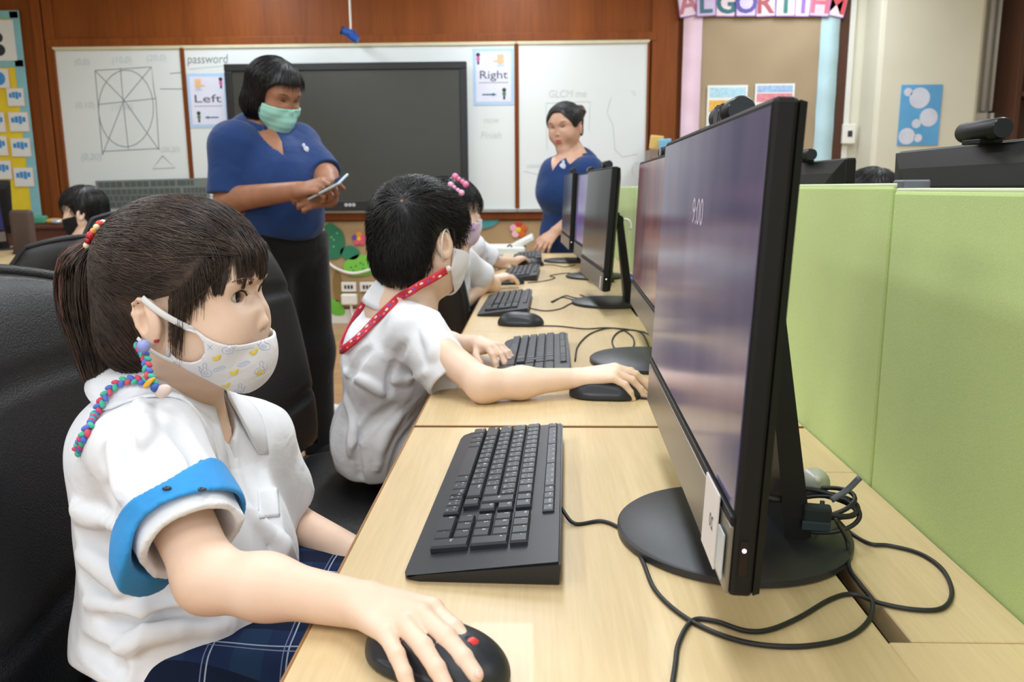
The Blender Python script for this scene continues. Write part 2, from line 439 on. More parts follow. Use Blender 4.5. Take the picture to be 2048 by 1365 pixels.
# ================================================================== the room
YW = 6.50                                                   # face of the back wall
M_wood = wood('reddish_brown_wood', (110, 54, 15), (140, 75, 25), (1.0, 1.0, 0.06), 0.5, 40, 0.5, 0.03, 0.0)
M_wood.node_tree.nodes['Principled BSDF'].inputs['Specular IOR Level'].default_value = 0.25
M_wood_dark = wood('dark_brown_wood', (64, 36, 24), (88, 52, 34), (1, 1, 0.08), 0.5, 40)
M_plaster = mat('cream_plaster', (226, 223, 206), 0.8, 0.2, var=0.03, vscale=3, bmp=0.05, bscale=120)
M_plaster_d = mat('grey_green_plaster', (220, 217, 198), 0.8, 0.2, var=0.03, vscale=3)
M_white_paint = mat('white_gloss_paint', (226, 226, 220), 0.35, var=0.02)
M_ceiling = mat('ceiling_white', (235, 233, 226), 0.9, 0.1, var=0.02)
M_floor = None
def floor_mat():
    m, nt, b = new_mat('wood_laminate_floor')
    co = coords(nt, (1, 1, 1), (0, 0, 0))
    br = nd(nt, 'ShaderNodeTexBrick'); br.inputs['Scale'].default_value = 1.0; br.inputs['Brick Width'].default_value = 1.2; br.inputs['Row Height'].default_value = 0.13
    br.inputs['Mortar Size'].default_value = 0.002; br.inputs['Color1'].default_value = rgb(178, 136, 96); br.inputs['Color2'].default_value = rgb(192, 150, 108); br.inputs['Mortar'].default_value = rgb(120, 88, 60)
    nt.links.new(co, br.inputs['Vector'])
    c2 = coords(nt, (2, 30, 1)); nz = nd(nt, 'ShaderNodeTexNoise'); nz.inputs['Scale'].default_value = 4; nz.inputs['Detail'].default_value = 5; nt.links.new(c2, nz.inputs[0])
    mx = nd(nt, 'ShaderNodeMix', data_type='RGBA', blend_type='MULTIPLY'); mx.inputs[0].default_value = 0.5
    nt.links.new(br.outputs[0], mx.inputs[6]); nt.links.new(ramp(nt, nz.outputs[0], [(0.3, (0.75, 0.72, 0.7, 1)), (0.7, (1, 1, 1, 1))]), mx.inputs[7])
    nt.links.new(mx.outputs[2], b.inputs['Base Color']); b.inputs['Roughness'].default_value = 0.35
    return m
M_floor = floor_mat()
RX0, RX1, RY0 = -4.6, 4.6, -2.6
def wp(px, py, off=0.0): return at(px, py, YW - off)
ZT = wp(700, 92)[2]; ZB = wp(1000, 420)[2]                   # top and bottom of the whiteboards
XA, XB, XC, XD = wp(110, 101)[0], wp(367, 97)[0], wp(1033, 84)[0], wp(1299, 81)[0]
XWOOD = wp(1697, 60)[0]
struct(MB().box((0, (RY0 + YW) / 2, -0.02), (RX1 - RX0, YW - RY0 + 0.4, 0.04)).build('floor', M_floor))
struct(MB().box((0, (RY0 + YW) / 2, CEIL_Z + 0.02), (RX1 - RX0, YW - RY0 + 0.4, 0.04)).build('ceiling', M_ceiling))
struct(MB().box(((RX0 + XWOOD) / 2, YW + 0.06, CEIL_Z / 2), (XWOOD - RX0, 0.12, CEIL_Z)).build('wall_back', M_wood))
struct(MB().box(((RX1 + XWOOD) / 2, YW + 0.08, CEIL_Z / 2), (RX1 - XWOOD, 0.12, CEIL_Z)).build('wall_back_right', M_plaster))
struct(MB().box((RX0 - 0.05, (RY0 + YW) / 2, CEIL_Z / 2), (0.1, YW - RY0, CEIL_Z)).build('wall_left', M_plaster))
struct(MB().box((RX1 + 0.05, (RY0 + YW) / 2, CEIL_Z / 2), (0.1, YW - RY0, CEIL_Z)).build('wall_right', M_plaster))
struct(MB().box((0, RY0 - 0.05, CEIL_Z / 2), (RX1 - RX0, 0.1, CEIL_Z)).build('wall_front', M_plaster))
# column and trims on the right of the back wall
cx0, cx1 = at(1752, 200, YW - 0.30)[0], at(1958, 200, YW - 0.30)[0]
struct(MB().box(((cx0 + cx1) / 2, YW - 0.14, CEIL_Z / 2), (cx1 - cx0, 0.32, CEIL_Z), 0.03).build('wall_column', M_plaster_d))
struct(MB().box((XWOOD + 0.02, YW + 0.005, CEIL_Z / 2), (0.05, 0.05, CEIL_Z), 0.005).build('trim_1', M_white_paint))
xs = wp(1672, 30)[0]
struct(MB().box(((xs + XWOOD) / 2, YW - 0.01, CEIL_Z / 2), (XWOOD - xs, 0.03, CEIL_Z), 0.004).build('trim_2', M_wood_dark))
for i, px in enumerate((78, 100, 1330)):                     # raised wooden stiles beside the boards
    x = wp(px, 60)[0]
    struct(MB().box((x, YW - 0.012, CEIL_Z / 2), (0.075 if px < 1000 else 0.2, 0.03, CEIL_Z), 0.006).build('trim_%d' % (i + 3), M_wood))
struct(MB().box(((XA + XD) / 2, YW - 0.015, ZT + 0.04), (XD - XA + 0.1, 0.035, 0.07), 0.006).build('trim_6', M_wood))
struct(MB().box(((XA + XD) / 2, YW - 0.02, ZB - 0.045), (XD - XA + 0.1, 0.05, 0.06), 0.006).build('trim_7', M_wood))
struct(MB().box(((RX0 + XWOOD) / 2, YW - 0.012, 0.06), (XWOOD - RX0, 0.026, 0.12), 0.004).build('baseboard_back', M_white_paint))

# ------------------------------------------------------------------ whiteboards
M_wb = mat('whiteboard_enamel', (222, 228, 228), 0.22, 0.5, var=0.015, vscale=2)
M_ink = mat('grey_marker_ink', (128, 134, 140), 0.6, var=0.1)
M_ink_f = mat('faint_marker_ink', (196, 203, 206), 0.6, var=0.05)
M_alu = mat('brushed_aluminium', (172, 172, 168), 0.35, metal=0.8)
M_cream_edge = mat('cream_edge', (206, 200, 168), 0.5)
YB = YW - 0.03
def strokes(name, lines, parent, m, r=0.0035, Y=None):
    mb = MB(); Y = YB - 0.0012 if Y is None else Y
    for L in lines: 
        P = np.array([at(x, y, Y) for x, y in L]); mb.tube(P, r, 5, flat=0.25, up=(0, 1, 0))
    return mb.build(name, m, parent)
def circ(cx, cy, rx, ry, n=28, a0=0, a1=2 * PI): return [(cx + rx * math.cos(a), cy + ry * math.sin(a)) for a in np.linspace(a0, a1, n)]
if want('room'):
    boards = []
    for x0, x1, lab in ((XA, XB, 'left whiteboard panel with a drawn circle and square diagram'), (XB, XC, 'wide middle whiteboard panel behind the black display screen'),
                        (XC, XD, 'right whiteboard panel behind the woman with her hair in a bun')):
        t = thing('whiteboard', lab, 'whiteboard', ((x0 + x1) / 2, YW, ZB), 0, 'whiteboard panels on the back wall')
        MB().box(((x0 + x1) / 2, YW - 0.015, (ZT + ZB) / 2), (x1 - x0 - 0.02, 0.03, ZT - ZB), 0.002).build('writing_surface', M_wb, t)
        fr = MB()
        fr.box(((x0 + x1) / 2, YW - 0.022, ZT), (x1 - x0 - 0.002, 0.04, 0.025), 0.003, mi=1); fr.box(((x0 + x1) / 2, YW - 0.04, ZB - 0.003), (x1 - x0 - 0.002, 0.075, 0.028), 0.003, mi=2)
        fr.box((x0 + 0.009, YW - 0.022, (ZT + ZB) / 2), (0.016, 0.04, ZT - ZB), 0.003); fr.box((x1 - 0.009, YW - 0.022, (ZT + ZB) / 2), (0.016, 0.04, ZT - ZB), 0.003)
        fr.build('frame', [M_wood, M_cream_edge, M_alu], t); boards.append(t)
    strokes('marker_drawing', [[(190, 141), (303, 134), (308, 180), (312, 200), (318, 300)], [(190, 141), (205, 310)], [(190, 141), (248, 200), (318, 300)], [(303, 134), (248, 200), (205, 310)],
        [(241, 136), (246, 200), (257, 300)], [(196, 209), (312, 197)], [(205, 303), (318, 297)], circ(252, 217, 55, 77), [(325, 312), (305, 338), (350, 336), (325, 312)], [(340, 147), (365, 145)], [(320, 178), (368, 178)]], boards[0], M_ink, 0.003)
    tx = MB(); XR, ZU = (1, 0, 0), (0, 0, 1)
    for s, px, py, h in (('(0,0)', 150, 130, 12), ('(10,0)', 225, 126, 12), ('(20,0)', 294, 122, 12), ('(0,10)', 152, 216, 12), ('(10,10)', 224, 220, 11), ('(0,20)', 163, 320, 13), ('(20,20)', 322, 304, 10)):
        put_text(tx, s, at(px, py, YB - 0.001), XR, ZU, pxm(h, YB), shear=0.1)
    tx.build('marker_writing', M_ink_f, boards[0])
    tx = MB(); put_text(tx, 'password', at(375, 127, YB - 0.001), XR, ZU, pxm(17, YB), shear=0.12, width=pxm(80, YB)); tx.build('marker_writing', M_ink, boards[1])
    strokes('marker_line', [[(378, 138), (420, 134), (450, 131)]], boards[1], M_ink_f)
    tx = MB(); put_text(tx, 'now', at(968, 246, YB - 0.001), XR, ZU, pxm(12, YB), shear=0.15); tx.build('faint_word', M_ink_f, boards[1]); tx = MB(); put_text(tx, 'Finish', at(962, 277, YB - 0.001), XR, ZU, pxm(13, YB), shear=0.15)
    tx.build('faint_word', M_ink_f, boards[1])
    tx = MB(); put_text(tx, 'GLCM me', at(1098, 195, YB - 0.001), XR, ZU, pxm(14, YB), shear=0.12, width=pxm(72, YB)); put_text(tx, 'usually', at(1054, 336, YB - 0.001), XR, ZU, pxm(10, YB), shear=0.12)
    tx.build('marker_writing', M_ink_f, boards[2])
    strokes('marker_drawing', [[(1092, 206), (1180, 203), (1178, 262)], [(1092, 206), (1094, 300)], [(1222, 195), (1214, 225), (1226, 250), (1230, 300), (1245, 314), (1275, 308)], [(1048, 342), (1078, 350)], circ(1272, 340, 8, 14, 14, 2.0, 5.5), [(1262, 182), (1270, 184), (1266, 189), (1272, 190)]], boards[2], M_ink_f, 0.0028)

    # ---------------------------------------------------------------- interactive display
    M_blk = mat('black_plastic', (24, 25, 28), 0.42, var=0.1)
    M_scr = mat('dark_display_glass', (56, 57, 52), 0.32, 0.45, var=0.03)
    M_logo = mat('pale_grey_print', (170, 175, 180), 0.5)
    YD = YW - 0.13
    a = at(449, 130, YD); b = at(938, 420, YD)
    t = thing('interactive_display', 'large black flat display screen mounted on the middle whiteboard', 'display', ((a[0] + b[0]) / 2, YD + 0.05, b[2]))
    X0, X1, Z1, Z0 = a[0], b[0], at(700, 126, YD)[2], b[2]
    MB().box(((X0 + X1) / 2, YD + 0.045, (Z0 + Z1) / 2), (X1 - X0 - 0.04, 0.06, Z1 - Z0 - 0.04), 0.006).build('back_housing', M_blk, t)
    fr = MB(); w = 0.055
    for c, s in ((((X0 + X1) / 2, YD, Z1 - w / 2), (X1 - X0, 0.05, w)), (((X0 + X1) / 2, YD, Z0 + w * 0.7), (X1 - X0, 0.05, w * 1.4)), ((X0 + w / 2, YD, (Z0 + Z1 + 0.4 * w) / 2), (w, 0.0499, Z1 - Z0 - 2.39 * w)), ((X1 - w / 2, YD, (Z0 + Z1 + 0.4 * w) / 2), (w, 0.0499, Z1 - Z0 - 2.39 * w))): fr.box(c, s, 0.006)
    fr.build('bezel', M_blk, t)
    MB().box(((X0 + X1) / 2, YD + 0.002, (Z0 + Z1) / 2 + 0.01), (X1 - X0 - 1.6 * w, 0.03, Z1 - Z0 - 1.9 * w), 0.001).build('screen', M_scr, t)
    lg = MB(); lc = at(700, 410, YD - 0.026)
    for dx in (-0.03, 0, 0.03): lg.cyl(lc + V(dx, 0, 0), lc + V(dx, -0.003, 0), 0.014, n=14)
    lg.build('logo', M_logo, t)
    MB().box(((X0 + X1) / 2, YD + 0.0825, (Z0 + Z1) / 2), (0.7, 0.03, 0.5), 0.004).build('wall_bracket', M_blk, t)

    # ---------------------------------------------------------------- direction posters
    M_pp = mat('pale_lilac_paper', (222, 224, 240), 0.6, var=0.02); M_pblue = mat('light_blue_print', (178, 208, 240), 0.6, var=0.03)
    M_txt = mat('dark_grey_print', (82, 84, 98), 0.6); M_skinp = mat('peach_print', (236, 190, 150), 0.6); M_teal = mat('teal_arrow_print', (38, 110, 140), 0.6)
    M_pinkp = mat('pink_print', (206, 100, 160), 0.6); M_darkp = mat('dark_navy_print', (40, 46, 60), 0.6); M_greenp = mat('green_print', (70, 130, 80), 0.6)
    def poster(word, q, arrow, lab, Yp):
        (x0, y0), (x1, y1) = q; W2 = x1 - x0; H2 = y1 - y0
        def P(u, v): return at(x0 + u * W2, y0 + v * H2, Yp)
        O = P(0, 1); w = P(1, 1)[0] - O[0]; h = P(0, 0)[2] - O[2]
        t = thing('poster', lab, 'poster', O + V(w / 2, 0, 0), 0, 'direction posters on the whiteboard')
        MB().box(O + V(w / 2, 0.002, h / 2), (w, 0.003, h)).build('paper', M_pblue, t)
        MB().box(O + V(w / 2, 0.0005, h / 2), (w * 0.86, 0.002, h * 0.88)).build('inner_panel', M_pp, t)
        mb = MB(); put_text(mb, word, O + V(w * 0.17, -0.002, h * 0.47), (1, 0, 0), (0, 0, 1), h * 0.145, width=w * 0.68); 
        mb.box(O + V(w * 0.5, -0.001, h * 0.40), (w * 0.72, 0.001, h * 0.008)); mb.build('lettering', M_txt, t)
        s = -1 if arrow < 0 else 1
        ax = w * (0.56 if s < 0 else 0.40)
        MB().prism([(-.5, -.12), (.2, -.12), (.2, -.3), (.5, 0), (.2, .3), (.2, .12), (-.5, .12)], O + V(ax, -0.001, h * 0.19), V(s * w * 0.36, 0, 0), V(0, 0, h * 0.10), 0.001).build('arrow', M_teal, t)
        hx = w * (0.28 if s < 0 else 0.68); hand = MB()
        hand.ball(O + V(hx, -0.001, h * 0.78), (w * 0.085, 0.0012, h * 0.07)); 
        for k in range(4): hand.ball(O + V(hx + (k - 1.5) * w * 0.04, -0.001, h * 0.855), (w * 0.024, 0.0012, h * 0.05))
        hand.ball(O + V(hx - s * w * 0.12, -0.001, h * 0.775), (w * 0.06, 0.0012, h * 0.02)); hand.build('hand_picture', M_skinp, t)
        MB().box(O + V(hx, -0.0008, h * 0.70), (w * 0.17, 0.001, h * 0.035)).build('cuff_picture', M_pblue, t)
        def kid(cx, cz, m1, nm):
            k = MB(); k.ball(O + V(cx, -0.0015, cz + h * 0.07), (w * 0.05, 0.001, h * 0.035), mi=1); k.ball(O + V(cx, -0.0012, cz + h * 0.062), (w * 0.038, 0.0012, h * 0.026), mi=2)
            k.ball(O + V(cx, -0.001, cz), (w * 0.045, 0.001, h * 0.05)); k.box(O + V(cx, -0.0008, cz - h * 0.07), (w * 0.05, 0.001, h * 0.06), mi=1); k.build(nm, [m1, M_darkp, M_skinp], t)
        kid(w * (0.86 if s < 0 else 0.13), h * 0.82, M_pinkp, 'girl_picture'); kid(w * (0.24 if s < 0 else 0.76), h * 0.20, M_greenp, 'boy_picture')
    poster('Left', ((381, 147), (459, 256)), -1, 'blue bordered poster reading Left, left of the black display', YB - 0.004)
    poster('Right', ((947, 97), (1028, 211)), 1, 'blue bordered poster reading Right, right of the black display', YB - 0.004)

    # ---------------------------------------------------------------- laminated keyboard poster
    M_kp = mat('grey_green_laminate', (120, 128, 124), 0.3, var=0.05); M_kpk = mat('dark_key_print', (84, 92, 92), 0.35, var=0.08)
    Yk = YB - 0.022; a = at(191, 362, Yk); b = at(416, 356, Yk); t = thing('keyboard_poster', 'large laminated keyboard chart fixed along the foot of the left whiteboards', 'poster', (a + b) / 2 - V(0, 0, 0.215))
    Xk = unit(b - a); Zk = unit(V(-Xk[2], 0, Xk[0])); w = np.linalg.norm(b - a); h = 0.215
    MB().prism([(0, 0), (w, 0), (w, h), (0, h)], a - Zk * h, Xk, Zk, 0.004).build('sheet', M_kp, t)
    mb = MB()
    for r in range(4):
        n = (13, 15, 14, 13, 12, 8)[r]; z = h - 0.035 - r * 0.049 - (0.01 if r else 0)
        for k in range(n):
            kw = (w * 0.72) / n; u = 0.02 + k * kw + (0.01 * r if r else 0.012 * (k // 4))
            mb.prism([(u, z - 0.02), (u + kw * 0.86, z - 0.02), (u + kw * 0.86, z + 0.022), (u, z + 0.022)], a - Zk * h - V(0, 0.0042, 0), Xk, Zk, 0.0008)
        for k in range(6 if r else 3):
            u = w * 0.775 + k * w * 0.034; mb.prism([(u, z - 0.02), (u + 0.026, z - 0.02), (u + 0.026, z + 0.022), (u, z + 0.022)], a - Zk * h - V(0, 0.0042, 0), Xk, Zk, 0.0008)
    mb.build('printed_keys', M_kpk, t)

    # ---------------------------------------------------------------- yellow notice board on the left
    M_yel = mat('yellow_felt', (238, 212, 62), 0.9, 0.1, var=0.10, vscale=5); M_lblue = mat('light_blue_crepe', (140, 196, 206), 0.8, 0.1, var=0.06)
    M_card = mat('white_card', (232, 234, 232), 0.6, var=0.02); M_cardblue = mat('sky_blue_print', (70, 146, 214), 0.6, var=0.15, vscale=60); M_cardr = mat('pink_print_edge', (236, 190, 176), 0.6)
    Yy = YW - 0.034; xr = at(88, 445, Yy)[0]; zt = at(40, 22, Yy)[2]; zb = at(60, 447, Yy)[2]
    t = thing('notice_board', 'yellow notice board with light blue border at the left of the whiteboards', 'notice board', (xr - 0.6, YW, zb))
    xr = at(60, 230, Yy)[0]
    MB().box((xr - 0.62, Yy + 0.015, (zt + zb) / 2), (1.2, 0.03, zt - zb), 0.003).build('felt_panel', M_yel, t)
    fr = MB(); fr.box((xr - 0.035, Yy, (zt + zb) / 2), (0.075, 0.012, zt - zb), 0.003); fr.box((xr - 0.62, Yy, zt - 0.025), (1.24, 0.012, 0.06), 0.003); fr.box((xr - 0.62, Yy, zb + 0.02), (1.24, 0.012, 0.05), 0.003)
    zc = at(30, 127, Yy)[2]; fr.box((xr - 0.62, Yy, zc), (1.24, 0.012, 0.055), 0.003); fr.build('border', M_lblue, t)
    o = MB(); a = at(-30, 122, Yy - 0.009); b = at(25, 40, Yy - 0.009); o.box(((a[0] + b[0]) / 2, a[1], (a[2] + b[2]) / 2), (b[0] - a[0], 0.004, b[2] - a[2])); 
    c = at(-2, 100, Yy - 0.012); o.ball(c, (0.05, 0.002, 0.045), mi=1); c = at(-2, 75, Yy - 0.012); o.ball(c, (0.03, 0.002, 0.035), mi=1)
    tag(o.build('picture_sheet', [M_card, M_darkp]), 'white sheet with a dark silhouette at top of the yellow board', 'picture')
    cards = ((-18, 138, 15, 176, 'round blue spot'), (17, 177, 45, 212, ''), (-18, 225, 7, 264, ''), (21, 225, 54, 263, ''), (-16, 273, 12, 311, ''), (25, 277, 58, 313, ''), (-12, 322, 20, 358, ''), (31, 336, 64, 373, ''))
    names = ('card with a round blue spot, highest on the left column of the yellow board', 'small blue worded card, highest of the right column on the yellow board', 'blue worded card cut by the photo edge, second of its column below the spot card',
             'blue worded card second from the top of the right column on the yellow board', 'blue worded card third of the column below the spot card', 'blue worded card third from the top of the right column on the yellow board',
             'blue worded card lowest of the column below the spot card', 'blue worded card lowest of the right column on the yellow board')
    for i, ((x0, y0, x1, y1, _), lab) in enumerate(zip(cards, names)):
        a = at(x0, y1, Yy - 0.0092); b = at(x1, y0, Yy - 0.0092); w = b[0] - a[0]; h = b[2] - a[2]; c = (a + b) / 2
        k = thing('word_card', lab, 'card', c - V(0, 0, h / 2), 0, 'word cards on the yellow notice board')
        MB().box(c, (w, 0.003, h)).box(c + V(0, 0.001, 0), (w * 1.06, 0.003, h * 1.05), mi=1).build('card', [M_card, M_cardr], k)
        if i == 0: MB().ball(c + V(0, -0.002, 0.0), (w * 0.33, 0.001, h * 0.36)).build('blue_spot', M_cardblue, k)
        else:
            mb = MB()
            for j in range(4): mb.box(c + V((j - 1.5) * w * 0.2, -0.002, h * 0.1 + 0.004 * (j % 2)), (w * 0.17, 0.001, h * (0.26 + 0.08 * (j % 3))))
            mb.build('blue_word', M_cardblue, k)

    # ---------------------------------------------------------------- pull cord with a blue handle
    M_bluep = mat('blue_plastic', (40, 84, 170), 0.3); p = at(702, 70, 6.25)
    t = thing('hanging_blue_holder', 'small blue plastic holder hanging on a white cord above the display', 'holder', p)
    MB().tube([(p[0], 6.25, CEIL_Z), (p[0], 6.25, p[2] + 0.04)], 0.008, 8).build('cord', M_white_paint, t)
    MB().cyl(p + V(-0.06, 0, 0.03), p + V(0.02, 0, 0.0), 0.026, 0.034, 18).cyl(p + V(0.0, 0, -0.0), p + V(0.05, 0, -0.04), 0.036, 0.03, 18).build('holder', M_bluep, t)
    MB().cyl(p + V(-0.07, 0, 0.034), p + V(-0.06, 0, 0.03), 0.03, n=18).build('cap', M_darkp, t)

    # ---------------------------------------------------------------- brown paper below the boards with paper plants
    M_kraft = mat('brown_kraft_paper', (178, 152, 114), 0.75, 0.2, var=0.06, vscale=4, bmp=0.3, bscale=6)
    xk0, xk1 = wp(470, 540)[0], wp(1290, 540)[0]; zk0, zk1 = 0.13, ZB - 0.08
    g = np.array([[(x, YW - 0.012 - 0.004 * math.sin(x * 9) * math.cos(z * 6 + x * 3), z) for z in np.linspace(zk0, zk1, 14)] for x in np.linspace(xk0, xk1, 40)])
    tag(MB().sheet(g, 0.003).build('paper_backing', M_kraft, None, True), 'brown kraft paper covering the wall below the whiteboards', 'paper')
    def cut(name, lab, cat, px, py, rx, ry, c, tilt=0, spots=None, grp=None, shape='oval'):
        Yp = YW - 0.024; o = at(px, py, Yp); rx, ry = pxm(rx, Yp), pxm(ry, Yp); R = rotm(0, tilt, 0)
        n = 26; poly = []
        for k in range(n):
            a = 2 * PI * k / n; r = 1.0
            if shape == 'leaf': r = 0.55 + 0.45 * abs(math.cos(a))
            poly.append((math.cos(a) * rx * r, math.sin(a) * ry * (1 + 0.06 * math.sin(5 * a))))
        m = mat(name + '_%d_%d_%d' % c, c, 0.6, var=0.08, vscale=8)
        ob = MB().prism(poly, o, R @ V(1, 0, 0), R @ V(0, 0, 1), 0.004)
        if spots:
            rr = np.random.RandomState(3)
            for _ in range(8): q = rr.uniform(-0.6, 0.6, 2); ob.ball(o + R @ V(q[0] * rx, -0.004, q[1] * ry), (0.008, 0.002, 0.008), mi=1)
        tag(ob.build(name, [m, mat('spots_%d_%d_%d' % spots, spots, 0.6)] if spots else m), lab, cat, grp)
    G1 = 'green paper plant cutouts below the display'
    cut('paper_cactus', 'dark green spotted paper cactus, tallest cutout beside the standing teacher', 'paper cutout', 662, 484, 28, 36, (36, 120, 84), 0, (120, 180, 120), G1)
    cut('paper_cactus', 'small teal paper cactus pad between the dark green and lime ones', 'paper cutout', 700, 506, 20, 14, (40, 128, 96), 0.1, None, G1)
    cut('paper_cactus', 'lime green spotted paper cactus below the pink paper flower', 'paper cutout', 720, 532, 33, 22, (120, 196, 72), -0.1, (60, 130, 60), G1)
    cut('paper_leaf', 'bright green paper leaf low on the brown paper by the outlets', 'paper cutout', 668, 614, 26, 15, (112, 190, 60), 0.6, None, G1, 'leaf')
    cut('paper_leaf', 'teal paper leaf under the whiteboard tray', 'paper cutout', 972, 446, 28, 11, (70, 150, 158), -0.25, None, None, 'leaf')
    cut('paper_cactus_stalk', 'olive brown paper stalk under the lime cactus', 'paper cutout', 675, 572, 9, 34, (140, 112, 62), 0, None)
    def flower(px, py, r, cols, lab):
        Yp = YW - 0.028; o = at(px, py, Yp); r = pxm(r, Yp); t = thing('paper_flower', lab, 'paper flower', o, 0, 'paper flowers under the whiteboards')
        for k in range(5):
            a = 2 * PI * k / 5 + 0.3; c = cols[k % len(cols)]
            MB().ball(o + V(math.cos(a) * r * 0.62, 0, math.sin(a) * r * 0.62), (r * 0.42, 0.004, r * 0.42)).build('petal', mat('petal_%d_%d_%d' % c, c, 0.6), t)
        MB().ball(o + V(0, -0.006, 0), (r * 0.32, 0.005, r * 0.32)).build('flower_centre', mat('flower_yellow', (226, 196, 40), 0.6), t)
    flower(1037, 460, 17, [(214, 100, 40), (196, 62, 40), (240, 176, 196), (240, 190, 200), (214, 100, 40)], 'orange and pink paper flower under the right whiteboard')
    flower(718, 478, 14, [(226, 80, 120), (236, 150, 60), (110, 70, 160), (226, 90, 130)], 'pink paper flower beside the dark green cactus')
    M_sw = mat('white_switch_plastic', (232, 230, 222), 0.35)
    def plate(px, py, w, h, lab, rows):
        o = at(px, py, YW - 0.03); w, h = pxm(w, YW), pxm(h, YW); t = thing('wall_outlet', lab, 'outlet', o - V(0, 0, h / 2), 0, 'outlet plates low on the back wall')
        MB().box(o, (w, 0.03, h), 0.004).build('face_plate', M_sw, t)
        mb = MB()
        for k in range(3): mb.box(o + V((k - 1) * w * 0.22, -0.016, 0), (w * 0.14, 0.006, h * 0.4), 0.001)
        mb.build('sockets', M_darkp, t)
    plate(698, 574, 30, 19, 'white outlet plate on brown paper, nearer the standing teacher', 1)
    plate(735, 574, 30, 19, 'white outlet plate on brown paper, nearer the black haired boy', 1)
    o = at(699, 599, YW - 0.05); t = thing('power_adapter', 'white power adapter plugged in below the outlet plates', 'adapter', o)
    MB().box(o, (0.13, 0.06, 0.09), 0.012).build('body', M_sw, t)
    MB().tube(smooth_path([o + V(0.01, 0, -0.04), o + V(0.015, 0, -0.1), o + V(0.03, -0.01, -0.2), o + V(0.04, -0.02, -0.27)], 16), 0.011, 8).build('cord', M_sw, t)
    tag(MB().tube(smooth_path([at(646, 515, YW - .05), at(670, 536, YW - .05), at(705, 547, YW - .05), at(745, 538, YW - .05), at(775, 522, YW - .05)], 30), 0.012, 8).build('hanging_cable', M_sw, None, True), 'white cable sagging across the brown paper above the outlets', 'cable')

    # ---------------------------------------------------------------- the lettered notice board at the right
    M_board = mat('brown_board_paper', (166, 147, 119), 0.75, 0.2, var=0.05, vscale=3, bmp=0.6, bscale=4)
    M_pinkc = mat('pale_pink_crepe', (234, 206, 222), 0.8, var=0.03); M_bluec = mat('pale_blue_crepe', (184, 216, 226), 0.8, var=0.03)
    Yn = YW - 0.03; x0 = at(1362, 200, Yn)[0]; x1 = at(1666, 200, Yn)[0]; zt = CEIL_Z - 0.02; zb = 0.95
    t = thing('lettered_notice_board', 'tall brown paper notice board with pink and blue side strips', 'notice board', ((x0 + x1) / 2, YW, zb))
    g = np.array([[(x, Yn - 0.003 - 0.005 * math.sin(z * 13 + 2 * math.sin(x * 5)) * math.sin(x * 7), z) for z in np.linspace(zb, zt, 40)] for x in np.linspace(x0, x1, 24)])
    MB().sheet(g, 0.012).build('paper_panel', M_board, t, True)
    for xx, m, nm in ((x0 + 0.07, M_pinkc, 'pink_strip'), (x1 - 0.06, M_bluec, 'blue_strip')):
        g = np.array([[(xx + u, Yn - 0.017 - 0.003 * math.sin(z * 22), z) for z in np.linspace(zb, zt, 50)] for u in (-0.07, 0.07)]); MB().sheet(g, 0.004).build(nm, m, t, True)
    LET = [('A', (196, 120, 140), (236, 214, 226), -0.16), ('L', (70, 110, 130), (206, 190, 224), -0.04), ('G', (40, 110, 120), (232, 212, 216), 0.02), ('O', (90, 80, 160), (214, 200, 230), 0.0), ('R', (170, 80, 90), (234, 206, 216), -0.03),
           ('I', (50, 120, 110), (212, 200, 230), 0.0), ('T', (150, 110, 190), (240, 210, 214), 0.02), ('H', (214, 110, 130), (216, 196, 226), 0.06), ('M', (206, 80, 90), (238, 214, 222), 0.2)]
    xsl = [1376, 1412, 1452, 1492, 1532, 1571, 1607, 1640, 1674]
    for (ch, c, bg, tl), px in zip(LET, xsl):
        o = at(px, 5, Yn - 0.03) - V(0, 0.009 * (xsl.index(px) % 2), 0); R = rotm(0, tl, 0); k = thing('letter_card', 'pastel card with the letter %s on the lettered notice board' % ch, 'letter card', o - V(0, 0, 0.1), 0, 'letter cards across the notice board')
        MB().box(o + V(0, 0, 0.0), (0.148, 0.004, 0.2), R=R).build('card', mat('card_%s' % ch, bg, 0.6), k)
        bm_ = mat('card_edge_%d' % (len(ch) + int(bg[2] / 8)), (150, 110, 176), 0.6); e = MB()
        for s in (-1, 1): e.box(o + R @ V(s * 0.071, -0.003, 0), (0.006, 0.002, 0.2), R=R); e.box(o + R @ V(0, -0.003, s * 0.097), (0.148, 0.002, 0.006), R=R)
        e.build('card_edge', bm_, k)
        mb = MB(); put_text(mb, ch, o + R @ V(0, -0.004, -0.072), R @ V(1, 0, 0), R @ V(0, 0, 1), 0.15, align=0.5, bold=0.03); mb.build('letter', mat('letter_%d_%d_%d' % c, c, 0.6), k)
    def sheetc(q, lab, bands):
        a = at(q[0], q[3], Yn - 0.02); b = at(q[2], q[1], Yn - 0.02); w, h = b[0] - a[0], b[2] - a[2]; c = (a + b) / 2
        k = thing('pinned_sheet', lab, 'paper sheet', a + V(w / 2, 0, 0), 0, 'printed sheets on the lettered notice board'); MB().box(c, (w, 0.003, h)).build('paper', M_card, k)
        for z0, z1, cc in bands: MB().box(a + V(w / 2, -0.002, h * (z0 + z1) / 2), (w * 0.9, 0.001, h * (z1 - z0))).build('printed_band', mat('band_%d_%d_%d' % cc, cc, 0.6, var=0.2, vscale=40), k)
    sheetc((1411, 170, 1496, 290), 'pale blue sheet with an orange band pinned behind the nearest webcam', [(0.8, 0.96, (176, 216, 232)), (0.55, 0.75, (226, 176, 80)), (0.2, 0.5, (200, 220, 200))])
